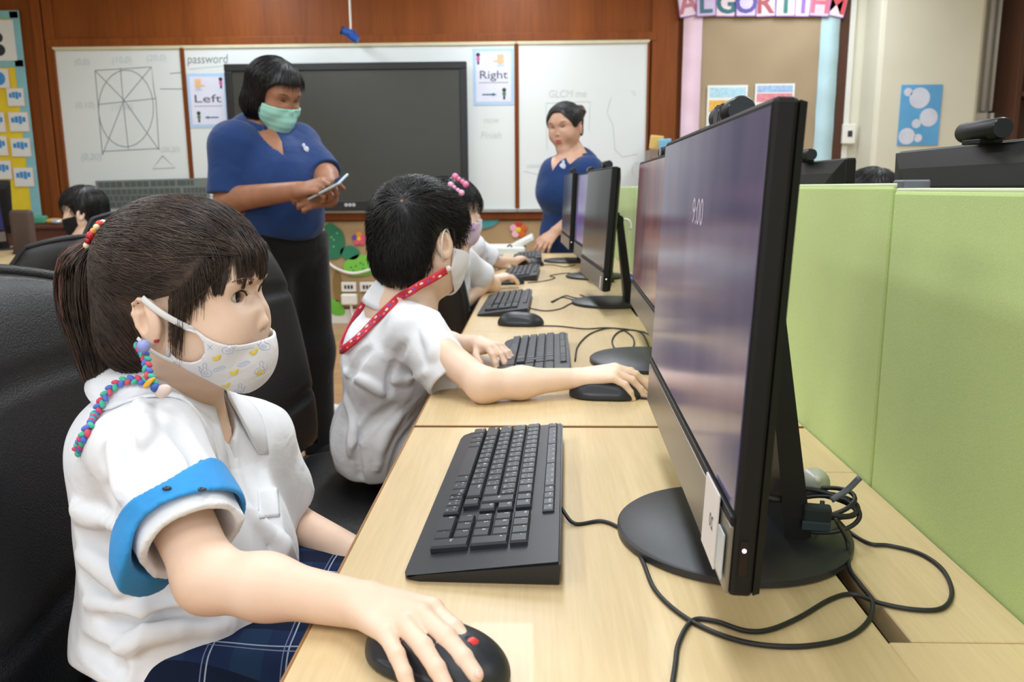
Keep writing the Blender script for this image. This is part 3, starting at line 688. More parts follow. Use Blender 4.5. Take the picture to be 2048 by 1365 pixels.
    sheetc((1505, 167, 1590, 288), 'white sheet with red and blue print pinned behind the nearest monitor', [(0.86, 0.97, (160, 190, 226)), (0.7, 0.84, (226, 140, 150)), (0.4, 0.66, (226, 210, 120))])

    # ---------------------------------------------------------------- right hand wall fittings
    Yc = YW - 0.31
    a = at(1794, 291, Yc); b = at(1886, 169, Yc); w, h = b[0] - a[0], b[2] - a[2]; c = (a + b) / 2
    t = thing('bubble_poster', 'blue poster with round white bubbles on the column', 'poster', a + V(w / 2, 0, 0)); MB().box(c + V(0, 0.002, 0), (w, 0.004, h)).build('paper', mat('azure_print', (96, 166, 216), 0.4, var=0.2, vscale=3), t)
    for u, v, r in ((0.46, 0.78, 0.25), (0.72, 0.46, 0.22), (0.43, 0.36, 0.11), (0.22, 0.15, 0.2), (0.5, 0.12, 0.1), (0.17, 0.88, 0.1)):
        MB().cyl(a + V(u * w, -0.0015, v * h), a + V(u * w, 0.002, v * h), r * w, n=30).build('white_bubble', mat('bubble_print', (214, 220, 236), 0.5), t)
    o = at(1697, 268, YW - 0.045); t = thing('thermostat', 'small white wall control with dark display beside the notice board', 'wall control', o); MB().box(o, (0.1, 0.035, 0.15), 0.008).build('case', M_sw, t); MB().box(o + V(0.005, -0.018, 0.0), (0.035, 0.004, 0.045)).build('display', M_darkp, t)
    for p1, p2, lab in (((1988, 0), (1960, 270), 'thin white conduit pipe, nearer the bubble poster'), ((2005, 0), (1984, 270), 'thin white conduit pipe, nearer the dark shelf')):
        q = at(*p1, YW - 0.03); tag(MB().cyl((q[0], YW - 0.024, at(1960, 222, YW - 0.05)[2]), (q[0], YW - 0.024, CEIL_Z), 0.022, n=12).build('conduit_pipe', M_white_paint, None, True), lab, 'pipe', 'white conduits on the right wall')
    for px0, px1, lab in ((1937, 1972, 'white socket box under the first conduit pipe'), (1974, 2011, 'white socket box under the second conduit, by the dark shelf')):
        a = at(px0, 270, YW - 0.05); b = at(px1, 226, YW - 0.05); c = (a + b) / 2; t = thing('socket_box', lab, 'socket box', c, 0, 'white socket boxes on the right wall')
        MB().box(c, (b[0] - a[0], 0.06, b[2] - a[2]), 0.008).build('case', M_sw, t); MB().box(c + V(0, -0.031, 0), (0.06, 0.004, 0.07), 0.002).box(c + V(0.0, -0.034, 0), (0.02, 0.003, 0.03), mi=1).build('socket', [M_white_paint, M_darkp], t)
    a = at(2032, 200, YW - 0.35); t = thing('wall_shelf_unit', 'tall dark wood shelf unit at the right edge', 'shelf unit', (a[0] + 0.6, YW - 0.2, 0))
    mb = MB(); mb.box((a[0] + 0.02, YW - 0.17, 1.3), (0.04, 0.34, 2.6), 0.003); mb.box((a[0] + 1.2, YW - 0.17, 1.3), (0.04, 0.34, 2.6), 0.003); mb.box((a[0] + 0.61, YW - 0.01, 1.3), (1.2, 0.02, 2.6)); mb.build('carcass', M_wood_dark, t)
    for z in (0.1, 0.6, 1.1, 1.72, 2.2, 2.58): MB().box((a[0] + 0.61, YW - 0.18, z), (1.16, 0.32, 0.03), 0.003).build('shelf', M_wood_dark, t)
    # ---------------------------------------------------------------- cupboard with craft paper behind the second monitor
    a = at(1297, 300, 6.2); b = at(1400, 300, 6.2)
    t = thing('tall_cupboard', 'brown grey cupboard below the lettered notice board', 'cupboard', ((a[0] + b[0]) / 2, 6.2, 0)); m_ = mat('taupe_laminate', (132, 112, 100), 0.5)
    MB().box(((a[0] + b[0]) / 2, 6.245, a[2] / 2), (b[0] - a[0], 0.3, a[2]), 0.004).build('carcass', m_, t); MB().box(((a[0] + b[0]) / 2, 6.087, a[2] / 2), (b[0] - a[0] - 0.02, 0.016, a[2] - 0.1), 0.003).build('door', m_, t)
    for (px, py, w, h, d, c, lab, tl) in ((1313, 284, 26, 30, 0.0, (226, 190, 110), 'yellow folded craft paper on the cupboard', 0.3), (1330, 284, 24, 22, -0.05, (130, 190, 226), 'blue craft paper bundle on the cupboard', -0.2), (1318, 275, 14, 18, 0.06, (214, 206, 226), 'white lilac paper roll behind the yellow craft paper', -0.7), (1345, 276, 18, 18, 0.05, (80, 160, 130), 'green craft paper behind the blue bundle', 0.2)):
        c_ = at(px, py, 6.25 + d); c_[2] = a[2] + pxm(h, 6.2) * 0.48; tag(MB().box(c_, (pxm(w, 6.2), 0.03, pxm(h, 6.2) * 0.9), 0.008, rotm(0.1, tl * 0.3, 0)).build('craft_paper', mat('craft_%d_%d_%d' % c, c, 0.5)), lab, 'craft paper', 'craft papers on the cupboard')
# ================================================================== desks, partitions, computers
DX0, DX1 = -0.192, 0.405
DJ = [0.366, 1.203, 2.040, 2.877, 3.714, 4.55]
M_desk = wood('pale_birch_laminate', (200, 174, 130), (216, 191, 147), (1.0, 0.045, 1.0), 0.38, 210, 0.35, 0.03, 0.1)
M_edge = mat('wood_edge_band', (156, 114, 72), 0.5, var=0.05)
M_slot = mat('dark_cable_slot', (28, 24, 20), 0.7)
M_leg = mat('grey_steel', (150, 150, 150), 0.4, metal=0.5)
def fabric(name, c):
    m, nt, b = new_mat(name); co = coords(nt)
    n1 = nd(nt, 'ShaderNodeTexNoise'); n1.inputs['Scale'].default_value = 900; n1.inputs['Detail'].default_value = 2; nt.links.new(co, n1.inputs[0])
    n2 = nd(nt, 'ShaderNodeTexNoise'); n2.inputs['Scale'].default_value = 3; n2.inputs['Detail'].default_value = 3; nt.links.new(co, n2.inputs[0])
    mx = nd(nt, 'ShaderNodeMix'); mx.inputs[0].default_value = 0.5; nt.links.new(n1.outputs[0], mx.inputs[2]); nt.links.new(n2.outputs[0], mx.inputs[3])
    lo = tuple(s2l(x * 0.94 / 255) for x in c) + (1,); hi = tuple(s2l(min(255, x * 1.05) / 255) for x in c) + (1,)
    nt.links.new(ramp(nt, mx.outputs[0], [(0.35, lo), (0.65, hi)]), b.inputs['Base Color']); b.inputs['Roughness'].default_value = 0.9; b.inputs['Specular IOR Level'].default_value = 0.15
    b.inputs['Sheen Weight'].default_value = 0.1
    bump(nt, b, n1.outputs[0], 0.25, 0.001); return m
M_green = fabric('lime_green_fabric', (190, 209, 136))
M_kb = mat('black_matte_plastic', (36, 38, 44), 0.42, 0.45, var=0.06, bmp=0.06, bscale=900)
M_key = mat('black_key_plastic', (40, 43, 50), 0.38, 0.45, var=0.04)
M_white_ink = mat('white_key_print', (206, 208, 212), 0.5, var=0.02)
M_case = mat('black_monitor_case', (15, 15, 16), 0.48, 0.28, var=0.05)
M_base = mat('black_powder_metal', (38, 39, 43), 0.42, 0.5, var=0.05, bmp=0.10, bscale=1200)
M_chin = mat('silver_grey_chin', (134, 128, 120), 0.3, metal=0.55, var=0.03)
M_gloss = mat('glossy_black_plastic', (14, 14, 16), 0.12, 0.5)
M_cable = mat('black_cable', (26, 26, 28), 0.5)
M_led = mat('white_power_light', (245, 236, 255), 0.4, emit=3.0)
def screen_mat(name, c1, c2, e):
    m, nt, b = new_mat(name); co = coords(nt, (1, 1, 0.35))
    n = nd(nt, 'ShaderNodeTexNoise'); n.inputs['Scale'].default_value = 9; n.inputs['Detail'].default_value = 4; nt.links.new(co, n.inputs[0])
    c = ramp(nt, n.outputs[0], [(0.3, rgb(*c1)), (0.7, rgb(*c2))])
    b.inputs['Base Color'].default_value = (0.012, 0.012, 0.014, 1); b.inputs['Roughness'].default_value = 0.16; b.inputs['Specular IOR Level'].default_value = 0.6
    nt.links.new(c, b.inputs['Emission Color']); b.inputs['Emission Strength'].default_value = e
    return m
M_scr_p = screen_mat('purple_wallpaper_screen', (62, 60, 92), (104, 92, 118), 0.75)
M_scr_r = screen_mat('dusky_red_wallpaper_screen', (84, 62, 84), (150, 96, 96), 0.55)
M_scr_g = screen_mat('grey_idle_screen', (58, 60, 62), (74, 74, 78), 0.6)
M_scr_v = screen_mat('violet_screen', (84, 72, 130), (110, 92, 150), 0.8)
M_scr_b = screen_mat('night_blue_screen', (20, 24, 80), (60, 56, 120), 0.6)

def make_desk(Y0, Y1, lab, flip=False):
    W_ = Y1 - Y0; t = thing('computer_desk', lab, 'desk', ((DX0 + DX1) / 2, (Y0 + Y1) / 2, 0), 0, 'computer desks in the row')
    g = 0.0012; th = 0.025; zc = DESK_Z - th / 2
    def mx(x): return x if not flip else 2 * 0.422 - x
    def bx(mb, xa, xb, ya, yb, mi=0): mb.box(((mx(xa) + mx(xb)) / 2, (ya + yb) / 2, zc), (abs(mx(xb) - mx(xa)), yb - ya, th), 0.0012, seg=1, mi=mi)
    xs0, xs1 = 0.281, 0.300; fy0, fy1 = Y0 + 0.238, Y0 + 0.632
    ye = Y1 - (0.011 if abs(Y0 - DJ[0]) < 1e-6 else 0.003)
    top = MB(); bx(top, DX0 + 0.002, xs0, Y0 + g, ye)                 # front slab; slot and flap behind
    bx(top, xs0 - 0.0002, DX1, Y0 + g, fy0 - 0.0014); bx(top, xs0 - 0.0002, DX1, fy1 + 0.0014, ye)
    top.build('desktop', M_desk, t)
    e = MB(); e.box((mx(DX0 + 0.0008), (Y0 + Y1) / 2, zc), (0.0024, W_ - 2 * g, th), 0.0008, seg=1); e.box((mx((DX0 + DX1) / 2), Y0 + 0.0008, zc), (DX1 - DX0, 0.002, th - 0.001), 0.0005, seg=1); e.build('edge_band', M_edge, t)
    fl = MB(); bx(fl, xs1, DX1, fy0 + 0.0006, fy1 - 0.0006); fl.build('cable_flap', M_desk, t)
    MB().box((mx((xs0 + xs1) / 2), (fy0 + fy1) / 2, DESK_Z - 0.035), (xs1 - xs0 + 0.01, fy1 - fy0, 0.02)).build('cable_tray', M_slot, t)
    for s in (0, 1):
        y = Y0 + 0.03 if s == 0 else Y1 - 0.03
        lg = MB(); lg.box((mx(0.12), y, DESK_Z - th - 0.35), (0.05, 0.03, 0.69), 0.004); lg.box((mx(0.11), y, 0.015), (0.5, 0.05, 0.03), 0.006); lg.box((mx(0.11), y, DESK_Z - th - 0.015), (0.5, 0.03, 0.03), 0.004)
        lg.build('leg', M_leg, t)
    MB().box((mx(0.36), (Y0 + Y1) / 2, 0.52), (0.018, W_ - 0.1, 0.34), 0.002).build('modesty_panel', M_desk, t)
    return t

def make_monitor(X, Y, Z, yaw, tilt, lab, screen, text=None, sticker=True, group='all in one computers along the desk row', base=None, led=True, dz=DESK_Z):
    """all-in-one computer; X,Y,Z is the middle of the lower front edge, the screen looks towards -X"""
    w, h = 0.54, 0.344
    b_ = V(X + 0.062, Y - 0.008, dz) if base is None else V(*base, dz)
    t = thing('desktop_computer', lab, 'computer', b_, 0, group)
    wd = V(math.sin(yaw), math.cos(yaw), 0); n = V(-math.cos(yaw), math.sin(yaw), 0); up = V(0, 0, 1) * math.cos(tilt) - n * math.sin(tilt)
    nn = np.cross(wd, up); nn = nn if nn @ n > 0 else -nn
    R = np.stack([wd, -nn, up], 1); O = V(X, Y, Z)                 # local: x far, y backwards, z up
    def L(x, y, z): return O + R @ V(x, y, z)
    MB().box(L(0, 0.0105, h / 2), (w, 0.017, h), 0.0035, R).build('front_frame', M_case, t)
    sc = MB().box(L(0, 0.0016, 0.062 + (h - 0.066) / 2), (w - 0.008, 0.001, h - 0.07), 0.0, R).build('screen', screen, t)
    MB().box(L(0, 0.0008, 0.027), (w - 0.003, 0.003, 0.051), 0.001, R).build('chin', M_chin, t)
    MB().box(L(0, 0.0012, 0.057), (w - 0.003, 0.004, 0.006), 0.001, R).build('chin_lip', M_case, t)
    bk = MB(); pr = [(0.019, 0.5), (0.024, 0.497), (0.034, 0.42), (0.040, 0.34), (0.041, 0.0)]
    v = []; f = []
    for y, s in pr:
        sx = s / 0.5 * w / 2; sz = (h / 2 - 0.002) * (s / 0.5 if s > 0 else 0)
        v += [L(-sx, y, h / 2 - sz), L(sx, y, h / 2 - sz), L(sx, y, h / 2 + sz), L(-sx, y, h / 2 + sz)]
    for i in range(len(pr) - 1):
        for j in range(4): f.append((i * 4 + j, i * 4 + (j + 1) % 4, i * 4 + 4 + (j + 1) % 4, i * 4 + 4 + j))
    f.append((3, 2, 1, 0)); bk.add(v, f); bk.build('back_shell', M_case, t)
    sd = MB(); sd.box(L(-w / 2 - 0.0004, 0.010, 0.03), (0.001, 0.006, 0.026), 0.0, R, mi=0); 
    if led: sd.ball(L(-w / 2 - 0.001, 0.010, 0.036), (0.0012, 0.0015, 0.0015), R, 10, 6, mi=1)
    sd.build('power_button', [M_gloss, M_led], t)
    # foot and neck
    MB().lathe([(0.113, 0), (0.119, 0.002), (0.119, 0.008), (0.116, 0.0105), (0.02, 0.012)], b_, 72).build('foot', M_base, t, auto=40)
    hx = L(0, 0.043, h * 0.56); nb = b_ + V(0.058, 0.0, 0.011)
    nk = MB(); dy = V(0, 0.036, 0)
    a0, a1 = nb, hx + V(0.034, 0, -0.005)
    d_ = unit(a1 - a0); q = unit(np.cross(V(0, 1, 0), d_))
    vv = []
    for p, hw, hd in ((a0, 0.036, 0.013), (a0 + (a1 - a0) * 0.25, 0.034, 0.012), (a1, 0.026, 0.009)):
        for sx, sy in ((-1, -1), (1, -1), (1, 1), (-1, 1)): vv.append(p + V(0, sx * hw, 0) + q * sy * hd)
    ff = [(3, 2, 1, 0), (8, 9, 10, 11)] + [(i * 4 + j, i * 4 + (j + 1) % 4, i * 4 + 4 + (j + 1) % 4, i * 4 + 4 + j) for i in (0, 1) for j in range(4)]
    nk.add(vv, ff); nk.build('stand_neck', M_case, t)
    MB().cyl(hx + V(0.03, -0.03, 0), hx + V(0.03, 0.03, 0), 0.014, n=20).box(hx + V(0.012, 0, 0), (0.04, 0.055, 0.045), 0.004).build('hinge', M_case, t)
    if sticker:
        MB().box(L(-0.212, -0.003, 0.034), (0.052, 0.0012, 0.058), 0.0, R).build('number_sticker', M_card2, t)
        tx = MB(); put_text(tx, '20', L(-0.226, -0.0038, 0.030), -wd * -1, up, 0.011, lift=0.0); tx.build('sticker_number', M_dark2, t)
        MB().box(L(-0.252, -0.0026, 0.026), (0.02, 0.001, 0.034), 0.0, R).build('clear_sticker', M_pale2, t)
    if text:
        tx = MB(); put_text(tx, text, L(-0.02, 0.0008, 0.252), wd * -1, up, 0.026, lift=0.0, align=0.5); tx.build('clock_text', M_clock, t)
    def top(x, y=0.012): return L(x, y, h + 0.001)
    t['_cam'] = 0; del t['_cam']
    return t, L
def make_webcam(L, x, lab, h=0.344, r=0.0135, ln=0.098, flipx=False):
    c = L(x, 0.034, h + r + 0.001); ax = unit(L(1, 0, 0) - L(0, 0, 0)); fw = unit(L(0, -1, 0) - L(0, 0, 0)); upv = unit(L(0, 0, 1) - L(0, 0, 0))
    t = thing('webcam', lab, 'webcam', c - upv * (r + 0.004), 0, 'tube webcams on the monitors')
    MB().tube([c - ax * ln / 2, c - ax * (ln / 2 - 0.002), c + ax * (ln / 2 - 0.002), c + ax * ln / 2], [r * 0.93, r, r, r * 0.93], 32).build('body', M_case, t, auto=35)
    for s in (-1, 1):
        cap = MB(); cap.cyl(c + ax * s * (ln / 2 - 0.0005), c + ax * s * (ln / 2 + 0.0015), r * 0.95, r * 0.9, 36); cap.build('end_cap', M_spun, t, auto=35)
    MB().box(c - upv * (r + 0.001), (0.03, 0.045, 0.006), 0.001).build('clip', M_case, t)
    MB().cyl(c + fw * (r - 0.004), c + fw * (r + 0.0006), 0.009, n=24).box(c + fw * (r * 0.80), (0.036, 0.006, 0.018), 0.002, np.stack([ax, -fw, upv], 1)).build('lens_window', M_gloss, t)
    return t
M_card2 = mat('white_sticker_paper', (222, 214, 212), 0.5, var=0.03); M_dark2 = mat('sticker_print', (70, 70, 76), 0.5); M_pale2 = mat('clear_sticker_film', (190, 196, 200), 0.2)
M_clock = mat('pale_clock_text', (168, 160, 172), 0.5, emit=0.35)
M_spun = mat('spun_metal_cap', (52, 56, 60), 0.28, metal=0.9)
m_ = M_spun; m_.node_tree.nodes['Principled BSDF'].inputs['Anisotropic'].default_value = 0.9

# ------------------------------------------------------------------ keyboard (x to the typist's right, y away from the typist)
KW, KD = 0.448, 0.150
def key_z(y): return 0.0085 + (y / KD) * 0.016
def make_keyboard(lab, legends):
    t = thing('keyboard', lab, 'keyboard', (0, 0, 0), 0, 'black keyboards along the desks')
    tl = math.atan2(0.016, KD); R = rotm(tl, 0, 0)
    # wedge housing, rounded front corners
    prof = [(-KW / 2 + 0.018, 0), (KW / 2 - 0.018, 0), (KW / 2 - 0.004, 0.004), (KW / 2, 0.016), (KW / 2, KD), (-KW / 2, KD), (-KW / 2, 0.016), (-KW / 2 + 0.004, 0.004)]
    bm = bmesh.new(); lo = [bm.verts.new((x * 0.985, 0.002 + y * 0.975, 0.0015)) for x, y in prof]; hi = [bm.verts.new((x, y, key_z(y) - (0.005 if y < 0.005 else 0))) for x, y in prof]
    bm.faces.new(lo[::-1]); bm.faces.new(hi); n = len(prof)
    for i in range(n): bm.faces.new((lo[i], lo[(i + 1) % n], hi[(i + 1) % n], hi[i]))
    bmesh.ops.bevel(bm, geom=[e for e in bm.edges if e.verts[0] in hi and e.verts[1] in hi], offset=0.0025, segments=2, affect='EDGES')
    bm.verts.index_update(); mb = MB(); mb.add([v.co[:] for v in bm.verts], [tuple(v.index for v in f.verts) for f in bm.faces]); bm.free(); mb.build('housing', M_kb, t, auto=40)
    U = 0.01885; x0 = -KW / 2 + 0.008; rows = [0.031 + i * 0.0195 for i in range(5)] + [0.136]
    keys = []                                                  # x, y, w, d, legends
    def row(y, x, lst, d=0.0172, gap=0.0018):
        for w, s in lst: keys.append((x + w * U / 2, y, w * U - gap, d, s)); x += w * U
    row(rows[0], x0, [(1.25, 'Ctrl'), (1.1, 'Fn'), (1.1, '#'), (1.1, 'Alt'), (5.95, ''), (1.1, 'Alt'), (1.25, '='), (1.4, 'Ctrl')])
    row(rows[1], x0, [(2.25, 'Shift')] + [(1, c) for c in 'ZXCVBNM<>?'] + [(2.0, 'Shift')])
    row(rows[2], x0, [(1.75, 'Caps')] + [(1, c) for c in 'ASDFGHJKL:"'] + [(1.5, 'Enter')])
    row(rows[3], x0, [(1.5, 'Tab')] + [(1, c) for c in 'QWERTYUIOP{}'] + [(0.75, '|')])
    row(rows[4], x0, [(1, '~')] + [(1, c) for c in '1234567890-='] + [(1.25, 'Back')])
    y = rows[5]; d = 0.0125
    row(y, x0, [(1, 'Esc')], d)
    row(y, x0 + 1.12 * U, [(4, 'F1 F2 F3 F4')], d); row(y, x0 + 5.18 * U, [(4, 'F5 F6 F7 F8')], d); row(y, x0 + 9.24 * U, [(4, 'F9 F10 F11 F12')], d)
    row(y, x0 + 13.35 * U, [(1, 'Del'), (0.9, 'Ins')], d); row(y, x0 + 15.3 * U, [(0.9, 'Pause'), (0.9, 'Brk')], d)
    xn = x0 + 14.45 * U
    row(rows[0], x0 + 13.55 * U, [(1, '<'), (1, 'v'), (1, '>')]); row(rows[1] - 0.0, x0 + 14.55 * U, [(1, '^')])
    keys.append((x0 + 15.0 * U - 0.0025, (rows[2] + rows[3]) / 2, 0.0172 * 0.9, 0.0365, 'Del')); keys.append((x0 + 16.0 * U, rows[2], 0.0155, 0.0172, 'PgD')); keys.append((x0 + 16.0 * U, rows[3], 0.0155, 0.0172, 'PgU'))
    row(rows[4], x0 + 14.45 * U, [(0.95, 'Hom'), (0.95, 'End')])
    xp = x0 + 17.05 * U
    row(rows[4], xp, [(1, 'Num'), (1, '/'), (1, '*'), (1, '-')]); row(rows[3], xp, [(1, '7'), (1, '8'), (1, '9')]); row(rows[2], xp, [(1, '4'), (1, '5'), (1, '6')]); row(rows[1], xp, [(1, '1'), (1, '2'), (1, '3')])
    row(rows[0], xp, [(2, '0'), (1, '.')])
    keys.append((xp + 3.5 * U, (rows[2] + rows[3]) / 2, U - 0.0018, 0.0368, '+')); keys.append((xp + 3.5 * U, (rows[0] + rows[1]) / 2, U - 0.0018, 0.0368, 'Ent'))
    allk = MB()
    for x, y, w, d, s in keys:
        z = key_z(y); c = V(x, y, z); ks = MB()
        b = V(w / 2, d / 2, 0); tp = V(w / 2 - 0.0012, d / 2 - 0.0014, 0); hgt = 0.0052 if d != 0.0125 else 0.0035
        vv = []
        for q, zz, in ((b, -0.0015), (b, hgt * 0.55), (tp, hgt)):
            for sx, sy in ((-1, -1), (1, -1), (1, 1), (-1, 1)): vv.append(c + R @ V(sx * q[0], sy * q[1], zz))
        ks.add(vv, [(3, 2, 1, 0), (8, 9, 10, 11)] + [(i * 4 + j, i * 4 + (j + 1) % 4, i * 4 + 4 + (j + 1) % 4, i * 4 + 4 + j) for i in (0, 1) for j in range(4)])
        if legends and s:
            X, Y_ = R @ V(1, 0, 0), R @ V(0, 1, 0)
            def lp(u, v, lift=0.0002): return c + R @ V(u, v, hgt + lift)
            if len(s) == 1:
                put_text(ks, s, lp(-w / 2 + 0.0028, d / 2 - 0.0078 if d < 0.03 else d / 2 - 0.009), X, Y_, 0.0042, mi=1, lift=0.0002, bold=0.02)
                if s.isalpha() or s in '<>?:"{}|': put_text(ks, 'nu', lp(-w / 2 + 0.0095, -d / 2 + 0.003), X, Y_, 0.0034, mi=1, lift=0.0002, width=0.0034); put_text(ks, 'o', lp(-w / 2 + 0.0105, d / 2 - 0.007), X, Y_, 0.003, mi=1, lift=0.0002)
                elif s in '1234567890-=' and x < xn: put_text(ks, 'e', lp(-w / 2 + 0.0100, -d / 2 + 0.003), X, Y_, 0.0036, mi=1, lift=0.0002); put_text(ks, 'c', lp(-w / 2 + 0.0100, d / 2 - 0.007), X, Y_, 0.0036, mi=1, lift=0.0002); put_text(ks, '!', lp(-w / 2 + 0.003, -d / 2 + 0.0035), X, Y_, 0.0036, mi=1, lift=0.0002)
            elif ' ' in s:
                for k, q in enumerate(s.split()):
                    put_text(ks, q, lp(-w / 2 + 0.003 + k * w / 4, d / 2 - 0.0050), X, Y_, 0.0026, mi=1, lift=0.0002, bold=0.01); put_text(ks, '*+ox'[k], lp(-w / 2 + 0.006 + k * w / 4, -d / 2 + 0.0025), X, Y_, 0.0028, mi=1, lift=0.0002)
            else: put_text(ks, s, lp(-w / 2 + 0.0026, d / 2 - 0.0058 if d < 0.03 else 0), X, Y_, 0.0027, mi=1, lift=0.0002, width=min(w * 0.6, 0.0019 * len(s)), bold=0.01)
        if legends: ks.build('key', [M_key, M_white_ink], t)
        else: allk.add(np.concatenate(ks.v), ks.f)
    if not legends: allk.build('keys', M_key, t)
    return t
def make_mouse(lab, wheel, group='black computer mice on the desks'):
    """front towards +x, resting on z=0"""
    t = thing('computer_mouse', lab, 'mouse', (0, 0, 0), 0, group)
    s = SDF(); s.u(el((-0.004, 0, 0.004), (0.056, 0.0305, 0.028)), 0); s.u(el((0.022, 0, 0.004), (0.036, 0.0285, 0.024)), 0.02); s.u(el((-0.026, 0, 0.004), (0.034, 0.031, 0.027)), 0.02)
    s.cut(('fn', lambda p: -(p[:, 2] - 0.0015)), 0.002)
    s.fn(lambda p, d: np.maximum(d, -(np.maximum(np.abs(p[:, 1]) - 0.0007, -(p[:, 0] - 0.004)) + np.maximum(0.015 - p[:, 2], 0))))
    s.fn(lambda p, d: np.maximum(d, 0.0011 - np.sqrt((np.abs(np.abs(p[:, 1]) + 0.35 * (p[:, 2] - 0.014) - 0.031)) ** 2 + np.minimum(p[:, 2] - 0.012, 0) ** 2)))
    sdf_obj('shell', s, M_kb, 0.0016, t, (V(-0.065, -0.036, -0.004), V(0.065, 0.036, 0.042)))
    MB().cyl((0.03, -0.0035, 0.022), (0.03, 0.0035, 0.022), 0.010, n=22).build('scroll_wheel', wheel, t, auto=40)
    return t
M_redw = mat('red_rubber', (214, 48, 44), 0.4); M_whl = mat('dark_rubber', (30, 30, 32), 0.5)
def cable(name, lab, pts, r=0.0021, cat='cable', group=None, n=70, m=None):
    return tag(MB().tube(smooth_path(pts, n), r, 8).build(name, m or M_cable, None, True), lab, cat, group)
def dz(px, py, z=DESK_Z + 0.0025): return atz(px, py, z)
if want('desk'):
    labs = ['nearest birch desk carrying the keyboard and monitor in the foreground', 'second birch desk where the boy with the red lanyard rests his arm', 'third birch desk with a keyboard and an unused mouse side by side',
            'fourth birch desk where a hand with a pink bracelet holds a mouse', 'farthest birch desk at the end of the row below the woman with a bun']
    for i in range(5): make_desk(DJ[i], DJ[i + 1], labs[i])
    for i, lab in ((0, 'birch desk behind the green partition under the nearest of the backs of monitors'), (1, 'birch desk behind the green partition under the second monitor back'), (2, 'birch desk behind the green partition before the child whose crown shows')): make_desk(DJ[i] + 0.25, DJ[i + 1] + 0.25, lab, True)['group'] = 'desks behind the partition'
    # partitions
    M_alum = mat('pale_green_edge_trim', (206, 216, 176), 0.5)
    pj = [0.10, 0.956, 1.80, 2.64, 3.48, 4.5]; tops = [1.074, 1.0795, 1.0795, 1.08, 1.08]
    plab = ['nearest lime green fabric partition panel at the right edge', 'lime green fabric partition panel second from the camera', 'lime green partition panel behind the second and third monitors', 'lime green partition panel seen between the third and second monitors', 'farthest lime green partition panel at the row end']
    for i in range(5):
        y0, y1 = pj[i] + 0.0015, pj[i + 1] - 0.0015; zt_ = tops[i]
        t = thing('partition_panel', plab[i], 'partition panel', (DX1 + 0.017, (y0 + y1) / 2, 0), 0, 'green fabric partition panels')
        MB().box((DX1 + 0.017, (y0 + y1) / 2, (zt_ + 0.36) / 2), (0.030, y1 - y0, zt_ - 0.36), 0.004).build('fabric_panel', M_green, t)
        MB().box((DX1 + 0.017, (y0 + y1) / 2, zt_), (0.026, y1 - y0, 0.006), 0.002).build('top_trim', M_alum, t)
        for y in (y0 + 0.05, y1 - 0.05): MB().box((DX1 + 0.017, y, 0.18), (0.03, 0.03, 0.36), 0.003).build('leg', M_leg, t)
    t = thing('panel_connector', 'small grey connector clip on top of the partition joint', 'connector', (DX1 + 0.017, pj[1], 1.078)); MB().box((DX1 + 0.022, pj[1], 1.080), (0.03, 0.03, 0.012), 0.002).build('clip', mat('grey_connector', (96, 100, 112), 0.4), t)
    # computers
    m1, L1 = make_monitor(0.1415, 0.807, 0.7928, 0.030, 0.0405, 'nearest monitor showing 9:00 on a purple screen', M_scr_p, '9:00', base=(0.2035, 0.806))
    m2, L2 = make_monitor(0.2225, 1.735, 0.7954, 0.03, 0.04, 'second monitor, with a dusky reddish screen, partly behind the nearest one', M_scr_r, None, False, base=(0.228, 1.665))
    m3, L3 = make_monitor(0.1623, 2.5234, 0.7935, -0.0596, 0.0694, 'third monitor, grey screen and white sticker at its lower corner', M_scr_g, None, False, base=(0.226, 2.535))
    m4, L4 = make_monitor(0.172, 3.31, 0.7935, -0.05, 0.05, 'fourth monitor, a violet screen sliver left of the grey one', M_scr_v, None, False)
    m5, L5 = make_monitor(0.1297, 3.9295, 0.8033, -0.038, 0.04, 'farthest monitor in the row with a lit power dot', M_scr_g, None, False, base=(0.15, 4.03))
    st = MB().box(L3(-0.245, -0.0022, 0.024), (0.012, 0.0012, 0.034), 0.0, np.stack([L3(1, 0, 0) - L3(0, 0, 0), L3(0, 1, 0) - L3(0, 0, 0), L3(0, 0, 1) - L3(0, 0, 0)], 1)).build('corner_sticker', M_card2, m3)
    wl = ['tube webcam with a shiny round end cap on the nearest monitor', 'tube webcam on top of the second monitor', 'small webcam on the third monitor with the grey screen', 'small webcam on the fourth monitor with the violet screen', 'small webcam on the farthest monitor in the row']
    for L, x, lab in zip((L1, L2, L3, L4, L5), (0.028, 0.02, 0.08, 0.1, 0.1), wl): make_webcam(L, x, lab)
    def mirror(X, Y, yaw, lab, wl_):
        t, L = make_monitor(X, Y, 0.7928, yaw, 0.03, lab, M_scr_g, None, False, 'computers behind the green partition')
        w_ = make_webcam(L, 0.03, wl_)
        for o in (t, w_):
            loc = V(*o.location); c = V(X, Y, 0); r = loc - c; o.location = Vector((c + V(-r[0], -r[1], r[2])).tolist()); o.rotation_euler = (0, 0, PI)
    mirror(0.63, 1.145, 0.02, 'large dark monitor back rising behind the partition at the right', 'tube webcam on the large monitor back at the right')
    mirror(0.665, 1.975, 0.02, 'dark monitor back behind the partition, beside the nearest monitor', 'tube webcam on the monitor back beside the nearest monitor')
    # keyboards
    klab = ['nearest black keyboard with white key legends, beside the girl', 'black keyboard partly under the arm of the boy', 'black keyboard beside the unused mouse on the third desk', 'black keyboard beside the hand with a pink bracelet', 'farthest black keyboard, beyond the hands at the row end']
    k1 = make_keyboard(klab[0], True); k1.location = (-0.121, 0.917, DESK_Z); k1.rotation_euler = (0, 0, -PI / 2 - 0.035)
